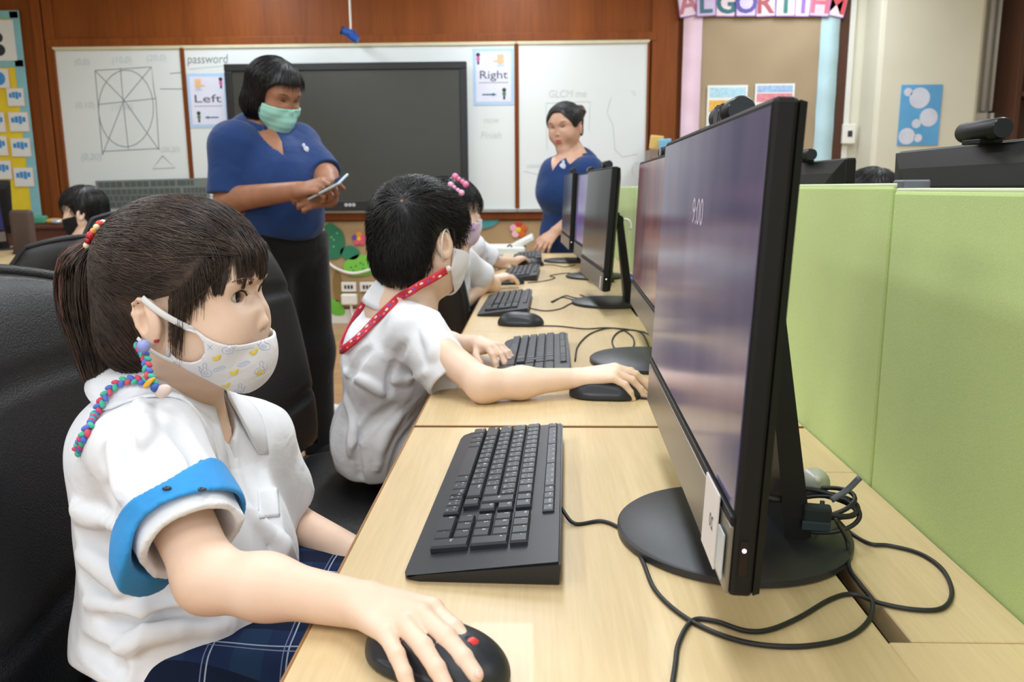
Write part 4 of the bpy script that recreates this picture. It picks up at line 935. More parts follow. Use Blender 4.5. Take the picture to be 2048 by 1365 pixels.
    kb = make_keyboard(klab[1], False); kb.location = (-0.083, 1.665, DESK_Z); kb.rotation_euler = (0, 0, -PI / 2 - 0.02)
    dup(kb, (-0.172, 2.50, DESK_Z), -PI / 2 - 0.02, klab[2]); dup(kb, (-0.145, 3.40, DESK_Z), -PI / 2 - 0.03, klab[3]); dup(kb, (-0.13, 4.22, DESK_Z), -PI / 2, klab[4])
    # mice
    mo = make_mouse('black mouse under the hand of the girl in the foreground', M_redw); mo.location = (-0.076, 0.562, DESK_Z); mo.rotation_euler = (0, 0, math.radians(-30))
    mm = make_mouse('black mouse under the hand of the boy with the red lanyard', M_whl); p = dz(1214, 797); mm.location = (p[0], p[1] + 0.02, DESK_Z); mm.rotation_euler = (0, 0, math.radians(-8))
    p = dz(1043, 650); dup(mm, (p[0], p[1] + 0.01, DESK_Z), math.radians(-8), 'unused black mouse lying beside the keyboard on the third desk')
    p = dz(1022, 569); dup(mm, (p[0] - 0.01, p[1] + 0.03, DESK_Z), 0.1, 'black mouse under the hand with a pink bracelet')
    p = dz(1062, 532); dup(mm, (p[0], p[1] + 0.03, DESK_Z), -0.1, 'black mouse under the hand of the farthest child')
    # cables
    G = 'black cables on the desks'
    cable('keyboard_cable', 'black cable from the nearest keyboard looping in front of its monitor foot', [V(0.026, 0.845, DESK_Z + 0.012), dz(1150, 1048), dz(1205, 1043), dz(1250, 1066), dz(1283, 1118), dz(1310, 1180), dz(1365, 1232), dz(1440, 1270), dz(1520, 1290), dz(1610, 1293), dz(1690, 1277), dz(1735, 1245), dz(1745, 1205), dz(1720, 1170), dz(1698, 1135, DESK_Z + 0.004), dz(1695, 1085, DESK_Z + 0.016), atx(1672, 1040, 0.283)], group=G, n=120)
    cable('mouse_cable', 'black cable looping wide over the cable flap towards the partition', [atz(1340, 1400, DESK_Z + 0.0025), dz(1350, 1335), dz(1358, 1285), dz(1385, 1242), dz(1430, 1243), dz(1490, 1262), dz(1540, 1260), dz(1600, 1235), dz(1660, 1200), dz(1705, 1189), dz(1760, 1207), dz(1830, 1220), dz(1885, 1217), dz(1904, 1185), dz(1885, 1140), dz(1840, 1108), dz(1780, 1092), dz(1740, 1088), dz(1700, 1066), dz(1670, 1035, DESK_Z + 0.02)], group=G, n=150)
    cc = at(1645, 1003, 0.795); t = thing('cable_bundle', 'coiled black cables strapped to the back of the nearest monitor stand', 'cable bundle', (cc[0], cc[1], DESK_Z))
    rr = np.random.RandomState(5)
    for k in range(5):
        c_ = cc + rr.uniform(-0.006, 0.006, 3) + V(0, 0, -0.002 * k); r_ = 0.026 + 0.006 * rr.rand(); a = unit(V(0.9, -0.25, 0.1 * rr.normal())); b = unit(V(0.2, 0.75, 0.35 + 0.25 * rr.normal()))
        MB().tube([c_ + r_ * (1.15 * math.cos(q) * a + 0.7 * math.sin(q) * b) for q in np.linspace(0, 2 * PI, 40)], 0.0024, 8, False).build('cable_loop', M_cable, t, True)
    MB().tube(smooth_path([cc + V(0.005, -0.01, 0.005), cc + V(0.02, -0.01, 0.016), cc + V(0.031, -0.012, 0.03)], 14), 0.0032, 8).build('cable_end', mat('grey_cable', (84, 88, 94), 0.45), t, True)
    MB().tube(smooth_path([cc + V(-0.03, 0.0, 0.008), cc + V(-0.055, -0.02, 0.01), cc + V(-0.075, 0.0, 0.014), cc + V(-0.06, 0.03, 0.012)], 24), 0.004, 8).build('strap_loop', M_cable, t, True)
    MB().box(cc + V(-0.014, -0.026, -0.006), (0.026, 0.012, 0.026), 0.003, rotm(0.2, 0, -0.2)).box(cc + V(-0.016, -0.031, -0.014), (0.027, 0.003, 0.010), 0.001, rotm(0.2, 0, -0.2), mi=1).build('hook_and_loop_strap', [mat('dark_green_black_strap', (30, 38, 40), 0.85), mat('woven_strap', (44, 56, 62), 0.8)], t)
    MB().lathe([(0.014, 0), (0.015, 0.002), (0.004, 0.006), (0.004, 0.009)], cc + V(0.002, 0.03, 0.01), 24, rotm(0.9, 0, 0)).build('suction_cup', mat('milky_rubber', (196, 196, 180), 0.3), t, True)
    MB().tube([atz(1690, 1070), cc + V(-0.002, 0, -0.03), cc], 0.0024, 8).tube([cc + V(-0.02, 0, -0.03), V(cc[0] - 0.02, cc[1], DESK_Z + 0.014)], 0.011, 12).build('hanging_lead', M_cable, t, True)
    cable('mouse_cable', 'thin black cable curling from the unused mouse towards the third monitor', [dz(1083, 652), dz(1120, 653), dz(1170, 658), dz(1215, 656), dz(1262, 660), dz(1296, 668), dz(1320, 690)], 0.0018, group=G)
    cable('mouse_cable', 'thin black cable looping beside the second monitor foot', [dz(1150, 722), dz(1156, 692), dz(1180, 668), dz(1215, 657), dz(1245, 660), dz(1266, 676), dz(1266, 695), dz(1250, 704), dz(1232, 700), dz(1224, 682), dz(1236, 665), dz(1262, 660), dz(1285, 668), dz(1300, 700)], 0.0018, group=G)
    cable('keyboard_cable', 'thin black cable from the third desk keyboard to its monitor foot', [dz(1060, 617), dz(1090, 622), dz(1120, 618), dz(1140, 608), dz(1165, 600), dz(1200, 596)], 0.0018, group=G)
    cable('cable_tangle', 'small tangle of black cable by the third monitor foot', [dz(1102, 604), dz(1125, 595), dz(1150, 600), dz(1170, 594), dz(1160, 590), dz(1180, 598), dz(1150, 596), dz(1130, 592), dz(1104, 605)], 0.0018, group=G)
    cable('mouse_cable', 'thin black cable on the fourth desk by the pink bracelet hand', [dz(1056, 566), dz(1090, 562), dz(1110, 556), dz(1100, 552), dz(1120, 548), dz(1140, 546)], 0.0018, group=G)
    cable('mouse_cable', 'thin black cable on the farthest desk below the woman', [dz(1082, 530), dz(1105, 530), dz(1130, 534), dz(1150, 530)], 0.0018, group=G)
    cable('mouse_cable', 'short black cable from the mouse of the boy to the nearest monitor', [dz(1276, 796), dz(1290, 797), dz(1320, 800), dz(1350, 790)], 0.0018, group=G)
    # things behind the third monitor
    p = at(1250, 452, 2.75); tag(MB().tube(arc(p, 0.022, -1.2, 2.2, 14, (0, 0.3, 1), (0.95, 0, 0)), 0.004, 8).build('cable_loop', M_white_paint, None, True), 'white cable loop hooked over the partition behind the third monitor', 'cable')
    p = dz(1238, 585); t = thing('plug_block', 'blue and black plug block behind the third monitor', 'plug', p); MB().box(p + V(0.05, 0, 0.02), (0.05, 0.07, 0.04), 0.006).build('block', M_cable, t); MB().box(p + V(0.05, -0.01, 0.045), (0.02, 0.09, 0.008), 0.003, rotm(0.3, 0, 0.3)).build('blue_connector', mat('blue_connector', (50, 70, 150), 0.4), t)
# ================================================================== chairs and far furniture
M_leather = mat('black_leather', (15, 16, 20), 0.40, 0.45, var=0.08, vscale=40, bmp=0.35, bscale=420)
M_chrome = mat('chair_steel', (60, 60, 62), 0.35, metal=0.6)
def make_chair(lab, group='black leather office chairs', top=0.99, width=0.50, seat_z=0.472):
    """faces +x, origin on the floor below the seat middle"""
    t = thing('office_chair', lab, 'chair', (0, 0, 0), 0, group)
    def slab(name, n, m, f, th, r=None):
        G = np.array([[f(u, v) for v in np.linspace(0, 1, m)] for u in np.linspace(-1, 1, n)]); return MB().sheet(G, th).build(name, M_leather, t, True)
    def pillow(u, v, p=4.0): return (max(0, 1 - abs(u) ** p)) ** 0.5 * (max(0, 1 - abs(2 * v - 1) ** 6)) ** 0.5
    def cushion(name, fn, th):                                        # a closed cushion about a mid-surface fn(u,v)->(point, normal)
        n, m = 28, 36; mb = MB(); A = np.zeros((n, m, 3)); B = np.zeros((n, m, 3))
        for i, u in enumerate(np.linspace(-1, 1, n)):
            for j, v in enumerate(np.linspace(0, 1, m)):
                p, nn, k = fn(u, v); h = th * pillow(u, v) * k; A[i, j] = p + nn * h; B[i, j] = p - nn * th * 0.6 * pillow(u, v)
        o = n * m; f = []
        for i in range(n - 1):
            for j in range(m - 1):
                a, b, c, d = i * m + j, (i + 1) * m + j, (i + 1) * m + j + 1, i * m + j + 1; f += [(a, b, c, d), (o + d, o + c, o + b, o + a)]
        mb.add(np.concatenate([A.reshape(-1, 3), B.reshape(-1, 3)]), f); return mb.build(name, M_leather, t, True)
    z0, z1 = seat_z + 0.02, top
    def back(u, v):
        wv = width / 2 * (0.86 + 0.14 * math.sin(PI * min(1, v * 1.1))) * (1 if v < 0.75 else (1 - 0.20 * ((v - 0.75) / 0.25) ** 2))
        x = -0.235 - 0.10 * v + 0.05 * u * u * (0.6 + 0.4 * v); z = z0 + (z1 - z0) * v - 0.03 * u * u * (v > 0.6) * ((v - 0.6) / 0.4)
        tuft = 1 - 0.16 * (abs(math.sin(v * PI * 4)) < 0.16)
        return V(x, u * wv, z), unit(V(1, -0.35 * u, 0.12)), tuft
    cushion('backrest', back, 0.055)
    def seat(u, v):
        x = -0.24 + 0.48 * v; wv = width / 2 * (0.92 + 0.08 * math.sin(PI * v)); return V(x, u * wv, seat_z - 0.03 - 0.02 * max(0, (v - 0.7) / 0.3) ** 2), V(0, 0, 1), 1
    cushion('seat', seat, 0.05)
    P = []
    for v in np.linspace(0.0, 1, 26): P.append(back(-0.985, v)[0])
    for u in np.linspace(-0.97, 0.97, 18): P.append(back(u, 1.0)[0])
    for v in np.linspace(1, 0.0, 26): P.append(back(0.985, v)[0])
    MB().tube(P, 0.010, 8).build('back_piping', M_leather, t, True)
    P = [V(-0.24 + 0.48 * v, -width / 2 * (0.92 + 0.08 * math.sin(PI * v)), seat_z - 0.03) for v in np.linspace(0, 1, 16)] + [V(0.24, u * width / 2 * 0.92, seat_z - 0.05) for u in np.linspace(-1, 1, 16)] + [V(-0.24 + 0.48 * v, width / 2 * (0.92 + 0.08 * math.sin(PI * v)), seat_z - 0.03) for v in np.linspace(1, 0, 16)]
    MB().tube(P, 0.012, 8).build('seat_piping', M_leather, t, True)
    MB().box((0, 0, seat_z - 0.075), (0.40, width * 0.8, 0.05), 0.012).build('seat_pan', M_leather, t)
    MB().box((-0.245, 0, seat_z + 0.0), (0.03, 0.08, 0.24), 0.008, rotm(0, -0.15, 0)).build('back_bracket', M_chrome, t)
    MB().cyl((0, 0, 0.09), (0, 0, seat_z - 0.09), 0.025, n=20).build('gas_column', M_chrome, t, auto=40)
    for k in range(5):
        a = 2 * PI * k / 5 + 0.3; d = V(math.cos(a), math.sin(a), 0); MB().tube([V(0, 0, 0.10), d * 0.16 + V(0, 0, 0.09), d * 0.28 + V(0, 0, 0.065)], [0.024, 0.02, 0.014], 8).build('leg', M_chrome, t, True)
        MB().cyl(d * 0.28 + V(-d[1], d[0], 0) * 0.018 + V(0, 0, 0.028), d * 0.28 - V(-d[1], d[0], 0) * 0.018 + V(0, 0, 0.028), 0.028, n=16).build('caster', M_cable, t, auto=40)
    return t
if want('chair'):
    ch = make_chair('large black leather chair behind the girl with the ponytail'); ch.location = (-0.335, 0.90, 0); ch.rotation_euler = (0, 0, 0.02)
    dup(ch, (-0.315, 1.61, 0), 0.02, 'black leather chair under the boy with the red lanyard')
    dup(ch, (-0.098, 2.68, 0), 0.45, 'black chair under the child with pink hair clips')
    dup(ch, (-0.36, 3.50, 0), 0.0, 'black chair under the farthest child of the desk row')
    c = make_chair('black leather chair back seen above the nearest chair, beside the ponytail', top=0.94, seat_z=0.45); c.location = (-1.62, 2.75, 0); c.rotation_euler = (0, 0, 2.3)
    dup(ch, (-2.15, 3.60, 0), PI - 0.1, 'black chair behind the child in the black mask')
    dup(ch, (1.27, 2.95, 0), PI, 'black chair behind the green partition under the child whose crown shows')
if want('far'):
    # left row of the room
    M_red = mat('red_brown_laminate', (94, 46, 36), 0.4, var=0.1); M_brown = mat('brown_upholstery', (84, 66, 58), 0.8, bmp=0.2)
    p = at(100, 458, 5.6); t = thing('low_cabinet', 'dark red brown cabinet below the yellow notice board', 'cabinet', (p[0] - 0.1, 5.8, 0))
    MB().box((p[0] - 0.1, 5.85, p[2] / 2), (0.9, 0.5, p[2]), 0.006).build('carcass', M_red, t); MB().box((p[0] - 0.1, 5.84, p[2] + 0.012), (0.94, 0.54, 0.028), 0.006).build('top', M_red, t)
    for s in (-1, 1): d = MB().box((p[0] - 0.1 + s * 0.215, 5.59, p[2] / 2), (0.42, 0.02, p[2] - 0.1), 0.003).build('door', M_red, t); MB().cyl((p[0] - 0.1 + s * 0.05, 5.56, p[2] * 0.6), (p[0] - 0.1 + s * 0.05, 5.58, p[2] * 0.6), 0.012, n=12).build('knob', M_chrome, d)
    zc = p[2] + 0.027
    q = at(78, 447, 5.75); tag(MB().box((q[0], 5.75, zc + 0.03), (0.11, 0.09, 0.06), 0.015, rotm(0, 0, 0.3)).build('green_box', mat('sea_green_plastic', (70, 150, 120), 0.5)), 'small sea green box on the red brown cabinet', 'box')
    q = at(112, 452, 5.7); t = thing('snack_packet', 'yellow and silver packet on the red brown cabinet', 'packet', (q[0], 5.7, zc)); MB().ball((q[0], 5.7, zc + 0.022), (0.07, 0.05, 0.022)).build('wrapper', mat('yellow_foil', (216, 170, 60), 0.3), t, True); MB().ball((q[0] + 0.03, 5.66, zc + 0.02), (0.04, 0.03, 0.02)).build('silver_end', mat('silver_foil', (206, 210, 220), 0.25, metal=0.5), t, True)
    # far left desk with monitors
    q = at(10, 480, 4.41); t = thing('side_table', 'birch desk at the left edge under the blue lit monitor', 'desk', (q[0] - 0.25, 3.7, 0))
    MB().box((q[0] - 0.10, 3.85, DESK_Z - 0.012), (0.6, 1.5, 0.025), 0.002).build('desktop', M_desk, t)
    for y in (3.15, 4.55): MB().box((q[0] - 0.12, y, 0.35), (0.5, 0.03, 0.7), 0.003).build('leg', M_leg, t)
    def farmon(X, Y, rz, lab, m):
        tt, L = make_monitor(0, 0, 0.81, 0.0, 0.05, lab, m, None, False, 'monitors in the left row'); r = V(*tt.location); ca, sa = math.cos(rz), math.sin(rz)
        tt.location = Vector((X + r[0] * ca - r[1] * sa, Y + r[0] * sa + r[1] * ca, r[2])); tt.rotation_euler = (0, 0, rz)
    a = at(24, 480, 4.41); farmon(a[0] - 0.02, 4.14, PI + 0.04, 'monitor with a night blue screen at the left edge', M_scr_b)
    a = at(22, 430, 5.25); farmon(a[0] - 0.02, 5.0, 0.04, 'dark grey monitor back behind the blue lit monitor at the left edge', M_scr_g)
    q2 = at(10, 430, 5.0); t = thing('side_table', 'birch desk under the dark grey monitor back at the left edge', 'desk', (q2[0] - 0.1, 5.0, 0)); MB().box((q2[0] - 0.15, 5.0, DESK_Z - 0.012), (0.6, 0.66, 0.025), 0.002).build('desktop', M_desk, t); MB().box((q2[0] - 0.15, 5.0, 0.35), (0.04, 0.6, 0.7), 0.003).build('leg', M_leg, t)
    # brown chair beside it
    q = at(45, 450, 4.82); t = thing('upholstered_chair', 'brown upholstered chair back beside the blue lit monitor', 'chair', (q[0], 4.9, 0))
    MB().box((q[0], 4.82, q[2] - 0.08), (pxm(44, 4.82), 0.06, 0.34), 0.025, rotm(0, 0, 0.1), 4).build('backrest', M_brown, t, auto=40); MB().box((q[0], 5.03, 0.47), (0.4, 0.4, 0.08), 0.02).build('seat', M_brown, t)
    for sx in (-1, 1):
        for sy in (-1, 1): MB().cyl((q[0] + sx * 0.17, 5.03 + sy * 0.17, 0), (q[0] + sx * 0.17, 5.03 + sy * 0.17, 0.44), 0.016, n=10).build('leg', M_chrome, t)
    MB().box((q[0], 4.83, 0.62), (0.12, 0.02, 0.36), 0.004).build('back_post', M_chrome, t)
    # scanner table past the last desk
    p = at(1040, 508, 4.85); zt2 = p[2]
    t = thing('side_table', 'small white topped table past the end of the desk row', 'table', (p[0] - 0.02, 4.86, 0)); MB().box((p[0] - 0.10, 4.86, zt2 - 0.012), (0.30, 0.40, 0.024), 0.003).build('tabletop', M_white_paint, t)
    for sx in (-1, 1):
        for sy in (-1, 1): MB().cyl((p[0] - 0.10 + sx * 0.12, 4.86 + sy * 0.16, 0), (p[0] - 0.10 + sx * 0.12, 4.86 + sy * 0.16, zt2 - 0.02), 0.014, n=10).build('leg', M_leg, t)
    M_wplast = mat('white_scanner_plastic', (228, 228, 222), 0.4); t = thing('document_scanner', 'white scanner with raised lid past the end of the desk row', 'scanner', (p[0] - 0.03, 4.86, zt2))
    MB().box((p[0] - 0.085, 4.84, zt2 + 0.026), (0.24, 0.30, 0.05), 0.012).build('base', M_wplast, t); a = at(1022, 497, 4.85); b = at(1066, 474, 4.85)
    MB().box((a + b) / 2, (np.linalg.norm(b - a) * 1.05, 0.26, 0.035), 0.01, rotm(0, -math.atan2(b[2] - a[2], b[0] - a[0]), 0)).build('lid', M_wplast, t)
    MB().tube(smooth_path([a + V(-0.03, -0.14, 0.0), a + V(0.0, -0.145, 0.03), a + V(0.03, -0.145, -0.02)], 10), 0.005, 6).build('hinge_strap', M_cable, t)
# ================================================================== people: shared anatomy
def skin_mat(name, c, c2, rough=0.48):
    m, nt, b = new_mat(name); co = coords(nt)
    n = nd(nt, 'ShaderNodeTexNoise'); n.inputs['Scale'].default_value = 22; n.inputs['Detail'].default_value = 3; nt.links.new(co, n.inputs[0])
    nt.links.new(ramp(nt, n.outputs[0], [(0.35, rgb(*c)), (0.75, rgb(*c2))]), b.inputs['Base Color'])
    b.inputs['Roughness'].default_value = rough; b.inputs['Specular IOR Level'].default_value = 0.35
    b.inputs['Subsurface Weight'].default_value = 0.12; b.inputs['Subsurface Radius'].default_value = (0.01, 0.004, 0.002); b.inputs['Subsurface Scale'].default_value = 0.6
    n2 = nd(nt, 'ShaderNodeTexNoise'); n2.inputs['Scale'].default_value = 700; nt.links.new(co, n2.inputs[0]); bump(nt, b, n2.outputs[0], 0.05, 0.001)
    return m
def hair_mat(name, c, c2, rough=0.36):
    m, nt, b = new_mat(name); co = coords(nt)
    n = nd(nt, 'ShaderNodeTexNoise'); n.inputs['Scale'].default_value = 55; n.inputs['Detail'].default_value = 4; nt.links.new(co, n.inputs[0])
    nt.links.new(ramp(nt, n.outputs[0], [(0.3, rgb(*c)), (0.75, rgb(*c2))]), b.inputs['Base Color'])
    b.inputs['Roughness'].default_value = rough; b.inputs['Specular IOR Level'].default_value = 0.45; b.inputs['Anisotropic'].default_value = 0.4
    return m
def cloth_mat(name, c, rough=0.85, weave=1400, var=0.025, bmp=0.12):
    m, nt, b = new_mat(name); co = coords(nt)
    n = nd(nt, 'ShaderNodeTexNoise'); n.inputs['Scale'].default_value = 14; n.inputs['Detail'].default_value = 3; nt.links.new(co, n.inputs[0])
    cc = rgb(*c); lo = tuple(x * (1 - var) for x in cc[:3]) + (1,); hi = tuple(min(1, x * (1 + var)) for x in cc[:3]) + (1,)
    nt.links.new(ramp(nt, n.outputs[0], [(0.3, lo), (0.7, hi)]), b.inputs['Base Color']); b.inputs['Roughness'].default_value = rough
    b.inputs['Specular IOR Level'].default_value = 0.2; b.inputs['Sheen Weight'].default_value = 0.15
    n2 = nd(nt, 'ShaderNodeTexNoise'); n2.inputs['Scale'].default_value = weave; n2.inputs['Detail'].default_value = 1; nt.links.new(co, n2.inputs[0])
    n3 = nd(nt, 'ShaderNodeTexNoise'); n3.inputs['Scale'].default_value = 17; n3.inputs['Detail'].default_value = 3; n3.inputs['Distortion'].default_value = 0.6; nt.links.new(co, n3.inputs[0])
    b1 = nd(nt, 'ShaderNodeBump'); b1.inputs['Strength'].default_value = bmp; b1.inputs['Distance'].default_value = 0.001; nt.links.new(n2.outputs[0], b1.inputs['Height'])
    b2 = nd(nt, 'ShaderNodeBump'); b2.inputs['Strength'].default_value = 0.6; b2.inputs['Distance'].default_value = 0.008; nt.links.new(n3.outputs[0], b2.inputs['Height']); nt.links.new(b1.outputs[0], b2.inputs['Normal'])
    nt.links.new(b2.outputs[0], b.inputs['Normal']); return m
def plaid_mat():
    m, nt, b = new_mat('navy_plaid_cloth'); tc = nd(nt, 'ShaderNodeTexCoord'); sp = nd(nt, 'ShaderNodeSeparateXYZ'); nt.links.new(tc.outputs['Object'], sp.inputs[0])
    def line(out, per, wd, off=0.0):
        a = nd(nt, 'ShaderNodeMath', operation='MULTIPLY_ADD'); a.inputs[1].default_value = 1 / per; a.inputs[2].default_value = off; nt.links.new(out, a.inputs[0])
        f = nd(nt, 'ShaderNodeMath', operation='FRACT'); nt.links.new(a.outputs[0], f.inputs[0]); c = nd(nt, 'ShaderNodeMath', operation='LESS_THAN'); c.inputs[1].default_value = wd; nt.links.new(f.outputs[0], c.inputs[0]); return c.outputs[0]
    def mixc(fac, a, c):
        x = nd(nt, 'ShaderNodeMix', data_type='RGBA'); nt.links.new(fac, x.inputs[0]); x.inputs[7].default_value = c
        if hasattr(a, 'links'): nt.links.new(a, x.inputs[6])
        else: x.inputs[6].default_value = a
        return x.outputs[2]
    c = rgb(26, 40, 72)
    for o, p, w, of, cc in ((0, 0.075, 0.4, 0, (30, 50, 78)), (1, 0.075, 0.4, 0, (18, 28, 50)), (0, 0.075, 0.020, 0.3, (150, 160, 178)), (1, 0.075, 0.020, 0.3, (150, 160, 178)), (0, 0.075, 0.015, 0.36, (110, 120, 150)), (1, 0.075, 0.015, 0.36, (110, 120, 150))):
        c = mixc(line(sp.outputs[o], p, w, of), c, rgb(*cc))
    nt.links.new(c, b.inputs['Base Color']); b.inputs['Roughness'].default_value = 0.9; b.inputs['Specular IOR Level'].default_value = 0.15
    return m
M_skin_k = skin_mat('child_skin', (230, 196, 172), (238, 207, 186)); M_skin_t = skin_mat('tan_skin', (150, 104, 80), (166, 118, 92)); M_skin_w = skin_mat('warm_skin', (198, 156, 134), (210, 168, 146))
M_hair = hair_mat('dark_brown_hair', (44, 35, 32), (82, 65, 56), 0.44); M_hair_b = hair_mat('black_hair', (16, 15, 17), (30, 27, 28), 0.42); M_hairp = hair_mat('reddish_tinted_hair', (110, 70, 62), (140, 92, 82))
M_shirt = cloth_mat('white_school_shirt', (232, 233, 238)); M_navy = cloth_mat('navy_polo_cloth', (29, 56, 106), 0.8, 1500, 0.04); M_trouser = cloth_mat('black_trouser_cloth', (13, 13, 15)); M_plaid = plaid_mat()
M_collar_in = cloth_mat('dark_placket_cloth', (24, 40, 88))
M_maskw = cloth_mat('white_mask_cloth', (232, 230, 234), 0.8, 1800, 0.015, 0.06); M_maskg = mat('mint_mask_fabric', (160, 216, 202), 0.75, 0.2, var=0.04, bmp=0.1, bscale=400); M_maskb = mat('black_mask_cloth', (28, 28, 30), 0.8, 0.2); M_maskp = mat('pink_mask_cloth', (226, 204, 222), 0.8, 0.2, var=0.05)
M_sclera = mat('eye_white', (226, 220, 216), 0.15, coat=0.6, var=0.02); M_iris = mat('dark_brown_iris', (26, 17, 14), 0.15, coat=0.8); M_pupil = mat('pupil', (8, 7, 7), 0.1, coat=0.8)
M_nail = mat('pink_fingernail', (240, 190, 176), 0.3, var=0.03, coat=0.2); M_lip = mat('rose_lips', (176, 92, 84), 0.45); M_brow = mat('brow_hair', (46, 34, 28), 0.7); M_brow_k = mat('soft_brow_hair', (150, 112, 88), 0.8)
M_ear = mat('white_elastic', (228, 228, 230), 0.7)
M_lash = mat('eyelash', (22, 18, 17), 0.6)

def frame(o, yaw, pitch=0.0, roll=0.0, S=1.0):
    """head frame: x forward, y left, z up"""
    M = np.eye(4); M[:3, :3] = np.array(Matrix.Rotation(yaw, 3, 'Z') @ Matrix.Rotation(pitch, 3, 'Y') @ Matrix.Rotation(roll, 3, 'X')) * S; M[:3, 3] = o; return M
def TP(M, *p): return M[:3, :3] @ np.asarray(p, float) + M[:3, 3]
def head_prims(s, M, adult=False, ears=2, eyes=True, detail=False):
    S = np.linalg.norm(M[:3, 0]); R = M[:3, :3] / S
    def E(c, r, k=0.012, Rl=None): s.u(el(TP(M, *c), np.array(r) * S, R if Rl is None else R @ Rl), k * S)
    def C(a, b, ra, rb_, k=0.012): s.u(rc(TP(M, *a), TP(M, *b), ra * S, rb_ * S), k * S)
    lw = 0.016 if adult else 0.0
    E((-0.007, 0, 0.042), (0.083, 0.0715, 0.074), 0)
    E((0.028, 0, 0.036), (0.0575, 0.062, 0.056), 0.03)
    E((0.031, 0, -0.012), (0.0525, 0.0575, 0.060 + lw * 0.6), 0.035)
    for sy in (-1, 1):
        E((0.051, sy * 0.034, -0.024), (0.031, 0.0275, 0.029), 0.03)
        C((0.0, sy * 0.052, -0.036), (0.056, sy * 0.014, -0.068 - lw), 0.017, 0.0155, 0.03)
        C((0.0745, sy * 0.018, 0.034), (0.062, sy * 0.044, 0.034), 0.008, 0.007, 0.02)
        E((0.0845, sy * 0.0092, -0.0185), (0.0072, 0.0054, 0.0052), 0.005)
    E((0.063, 0, -0.068 - lw), (0.019, 0.020, 0.0155), 0.03)
    E((0.071, 0, -0.046), (0.016, 0.026, 0.021), 0.02)
    C((0.0690, 0, 0.028), (0.0862, 0, -0.009), 0.0048, 0.0058, 0.010); E((0.0893, 0, -0.0145), (0.0078, 0.0076, 0.0068), 0.006)
    C((0.0835, -0.011, -0.0435), (0.0835, 0.011, -0.0435), 0.0045, 0.0045, 0.007); C((0.0815, -0.010, -0.0525), (0.0815, 0.010, -0.0525), 0.0048, 0.0048, 0.007)
    for sy in (-1, 1):
        s.sub(el(TP(M, 0.0875, sy * 0.0056, -0.0232), np.array((0.0040, 0.0028, 0.0028)) * S, R), 0.003 * S)
        if sy < 0 and not adult: s.sub(el(TP(M, 0.0885, 0, 0.0215), np.array((0.0125, 0.020, 0.011)) * S, R), 0.014 * S)
        s.sub(el(TP(M, 0.0845, sy * 0.030, 0.0185), np.array((0.0075, 0.016, 0.009)) * S, R), 0.016 * S)
    if detail and False:
        s.sub(rc(TP(M, 0.0885, -0.018, -0.048), TP(M, 0.0885, 0.018, -0.048), 0.0012 * S, 0.0012 * S), 0.003 * S)
    es = 0.80 if not adult else 0.95; S0 = S; S = S * es
    for sy in ((-1, 1) if ears == 2 else ()):
        er = np.array(Matrix.Rotation(sy * 0.42, 3, 'Z') @ Matrix.Rotation(-0.22, 3, 'Y')) * es
        def e(x, y, z): return TP(M, *(np.array((-0.006, sy * 0.0715, -0.004)) + er @ np.array((x, sy * y, z))))
        s.u(el(e(0, 0.004, 0.002), np.array((0.0175, 0.0048, 0.027)) * S, R @ er), 0.006 * S)
        s.u(el(e(0.003, 0.001, 0.0), np.array((0.012, 0.010, 0.020)) * S, R @ er), 0.008 * S)
        rim = [(0.012, 0.005, 0.012), (0.010, 0.008, 0.024), (0.000, 0.010, 0.030), (-0.011, 0.0105, 0.025), (-0.017, 0.010, 0.012), (-0.016, 0.008, -0.004), (-0.010, 0.006, -0.017), (0.000, 0.005, -0.026), (0.008, 0.003, -0.026), (0.010, 0.002, -0.018)]
        for a, b in zip(rim[:-1], rim[1:]): s.u(rc(e(*a), e(*b), 0.0031 * S, 0.0031 * S), 0.003 * S)
        s.u(el(e(0.002, 0.004, -0.023), np.array((0.0075, 0.0042, 0.0075)) * S, R @ er), 0.004 * S)
        s.sub(el(e(-0.001, 0.0100, 0.000), np.array((0.0085, 0.0085, 0.0125)) * S, R @ er), 0.003 * S)
        s.sub(el(e(-0.004, 0.0105, 0.019), np.array((0.0080, 0.0058, 0.0062)) * S, R @ er), 0.003 * S)
        s.u(el(e(0.0105, 0.006, -0.003), np.array((0.003, 0.003, 0.0055)) * S, R @ er), 0.004 * S)
def sleeve(a, b, ra, rb_):
    """a sleeve from a to a flat cuff at b"""
    a = np.asarray(a, float); b = np.asarray(b, float); ax = unit(b - a).astype(np.float32); q = rc(a, b + ax * 0.03, ra, rb_); bb = b.astype(np.float32)
    m = max(ra, rb_) + 0.03; return ('fn', lambda p: np.maximum(prim_d(q, p), (p - bb) @ ax), np.minimum(a, b) - m, np.maximum(a, b) + m)
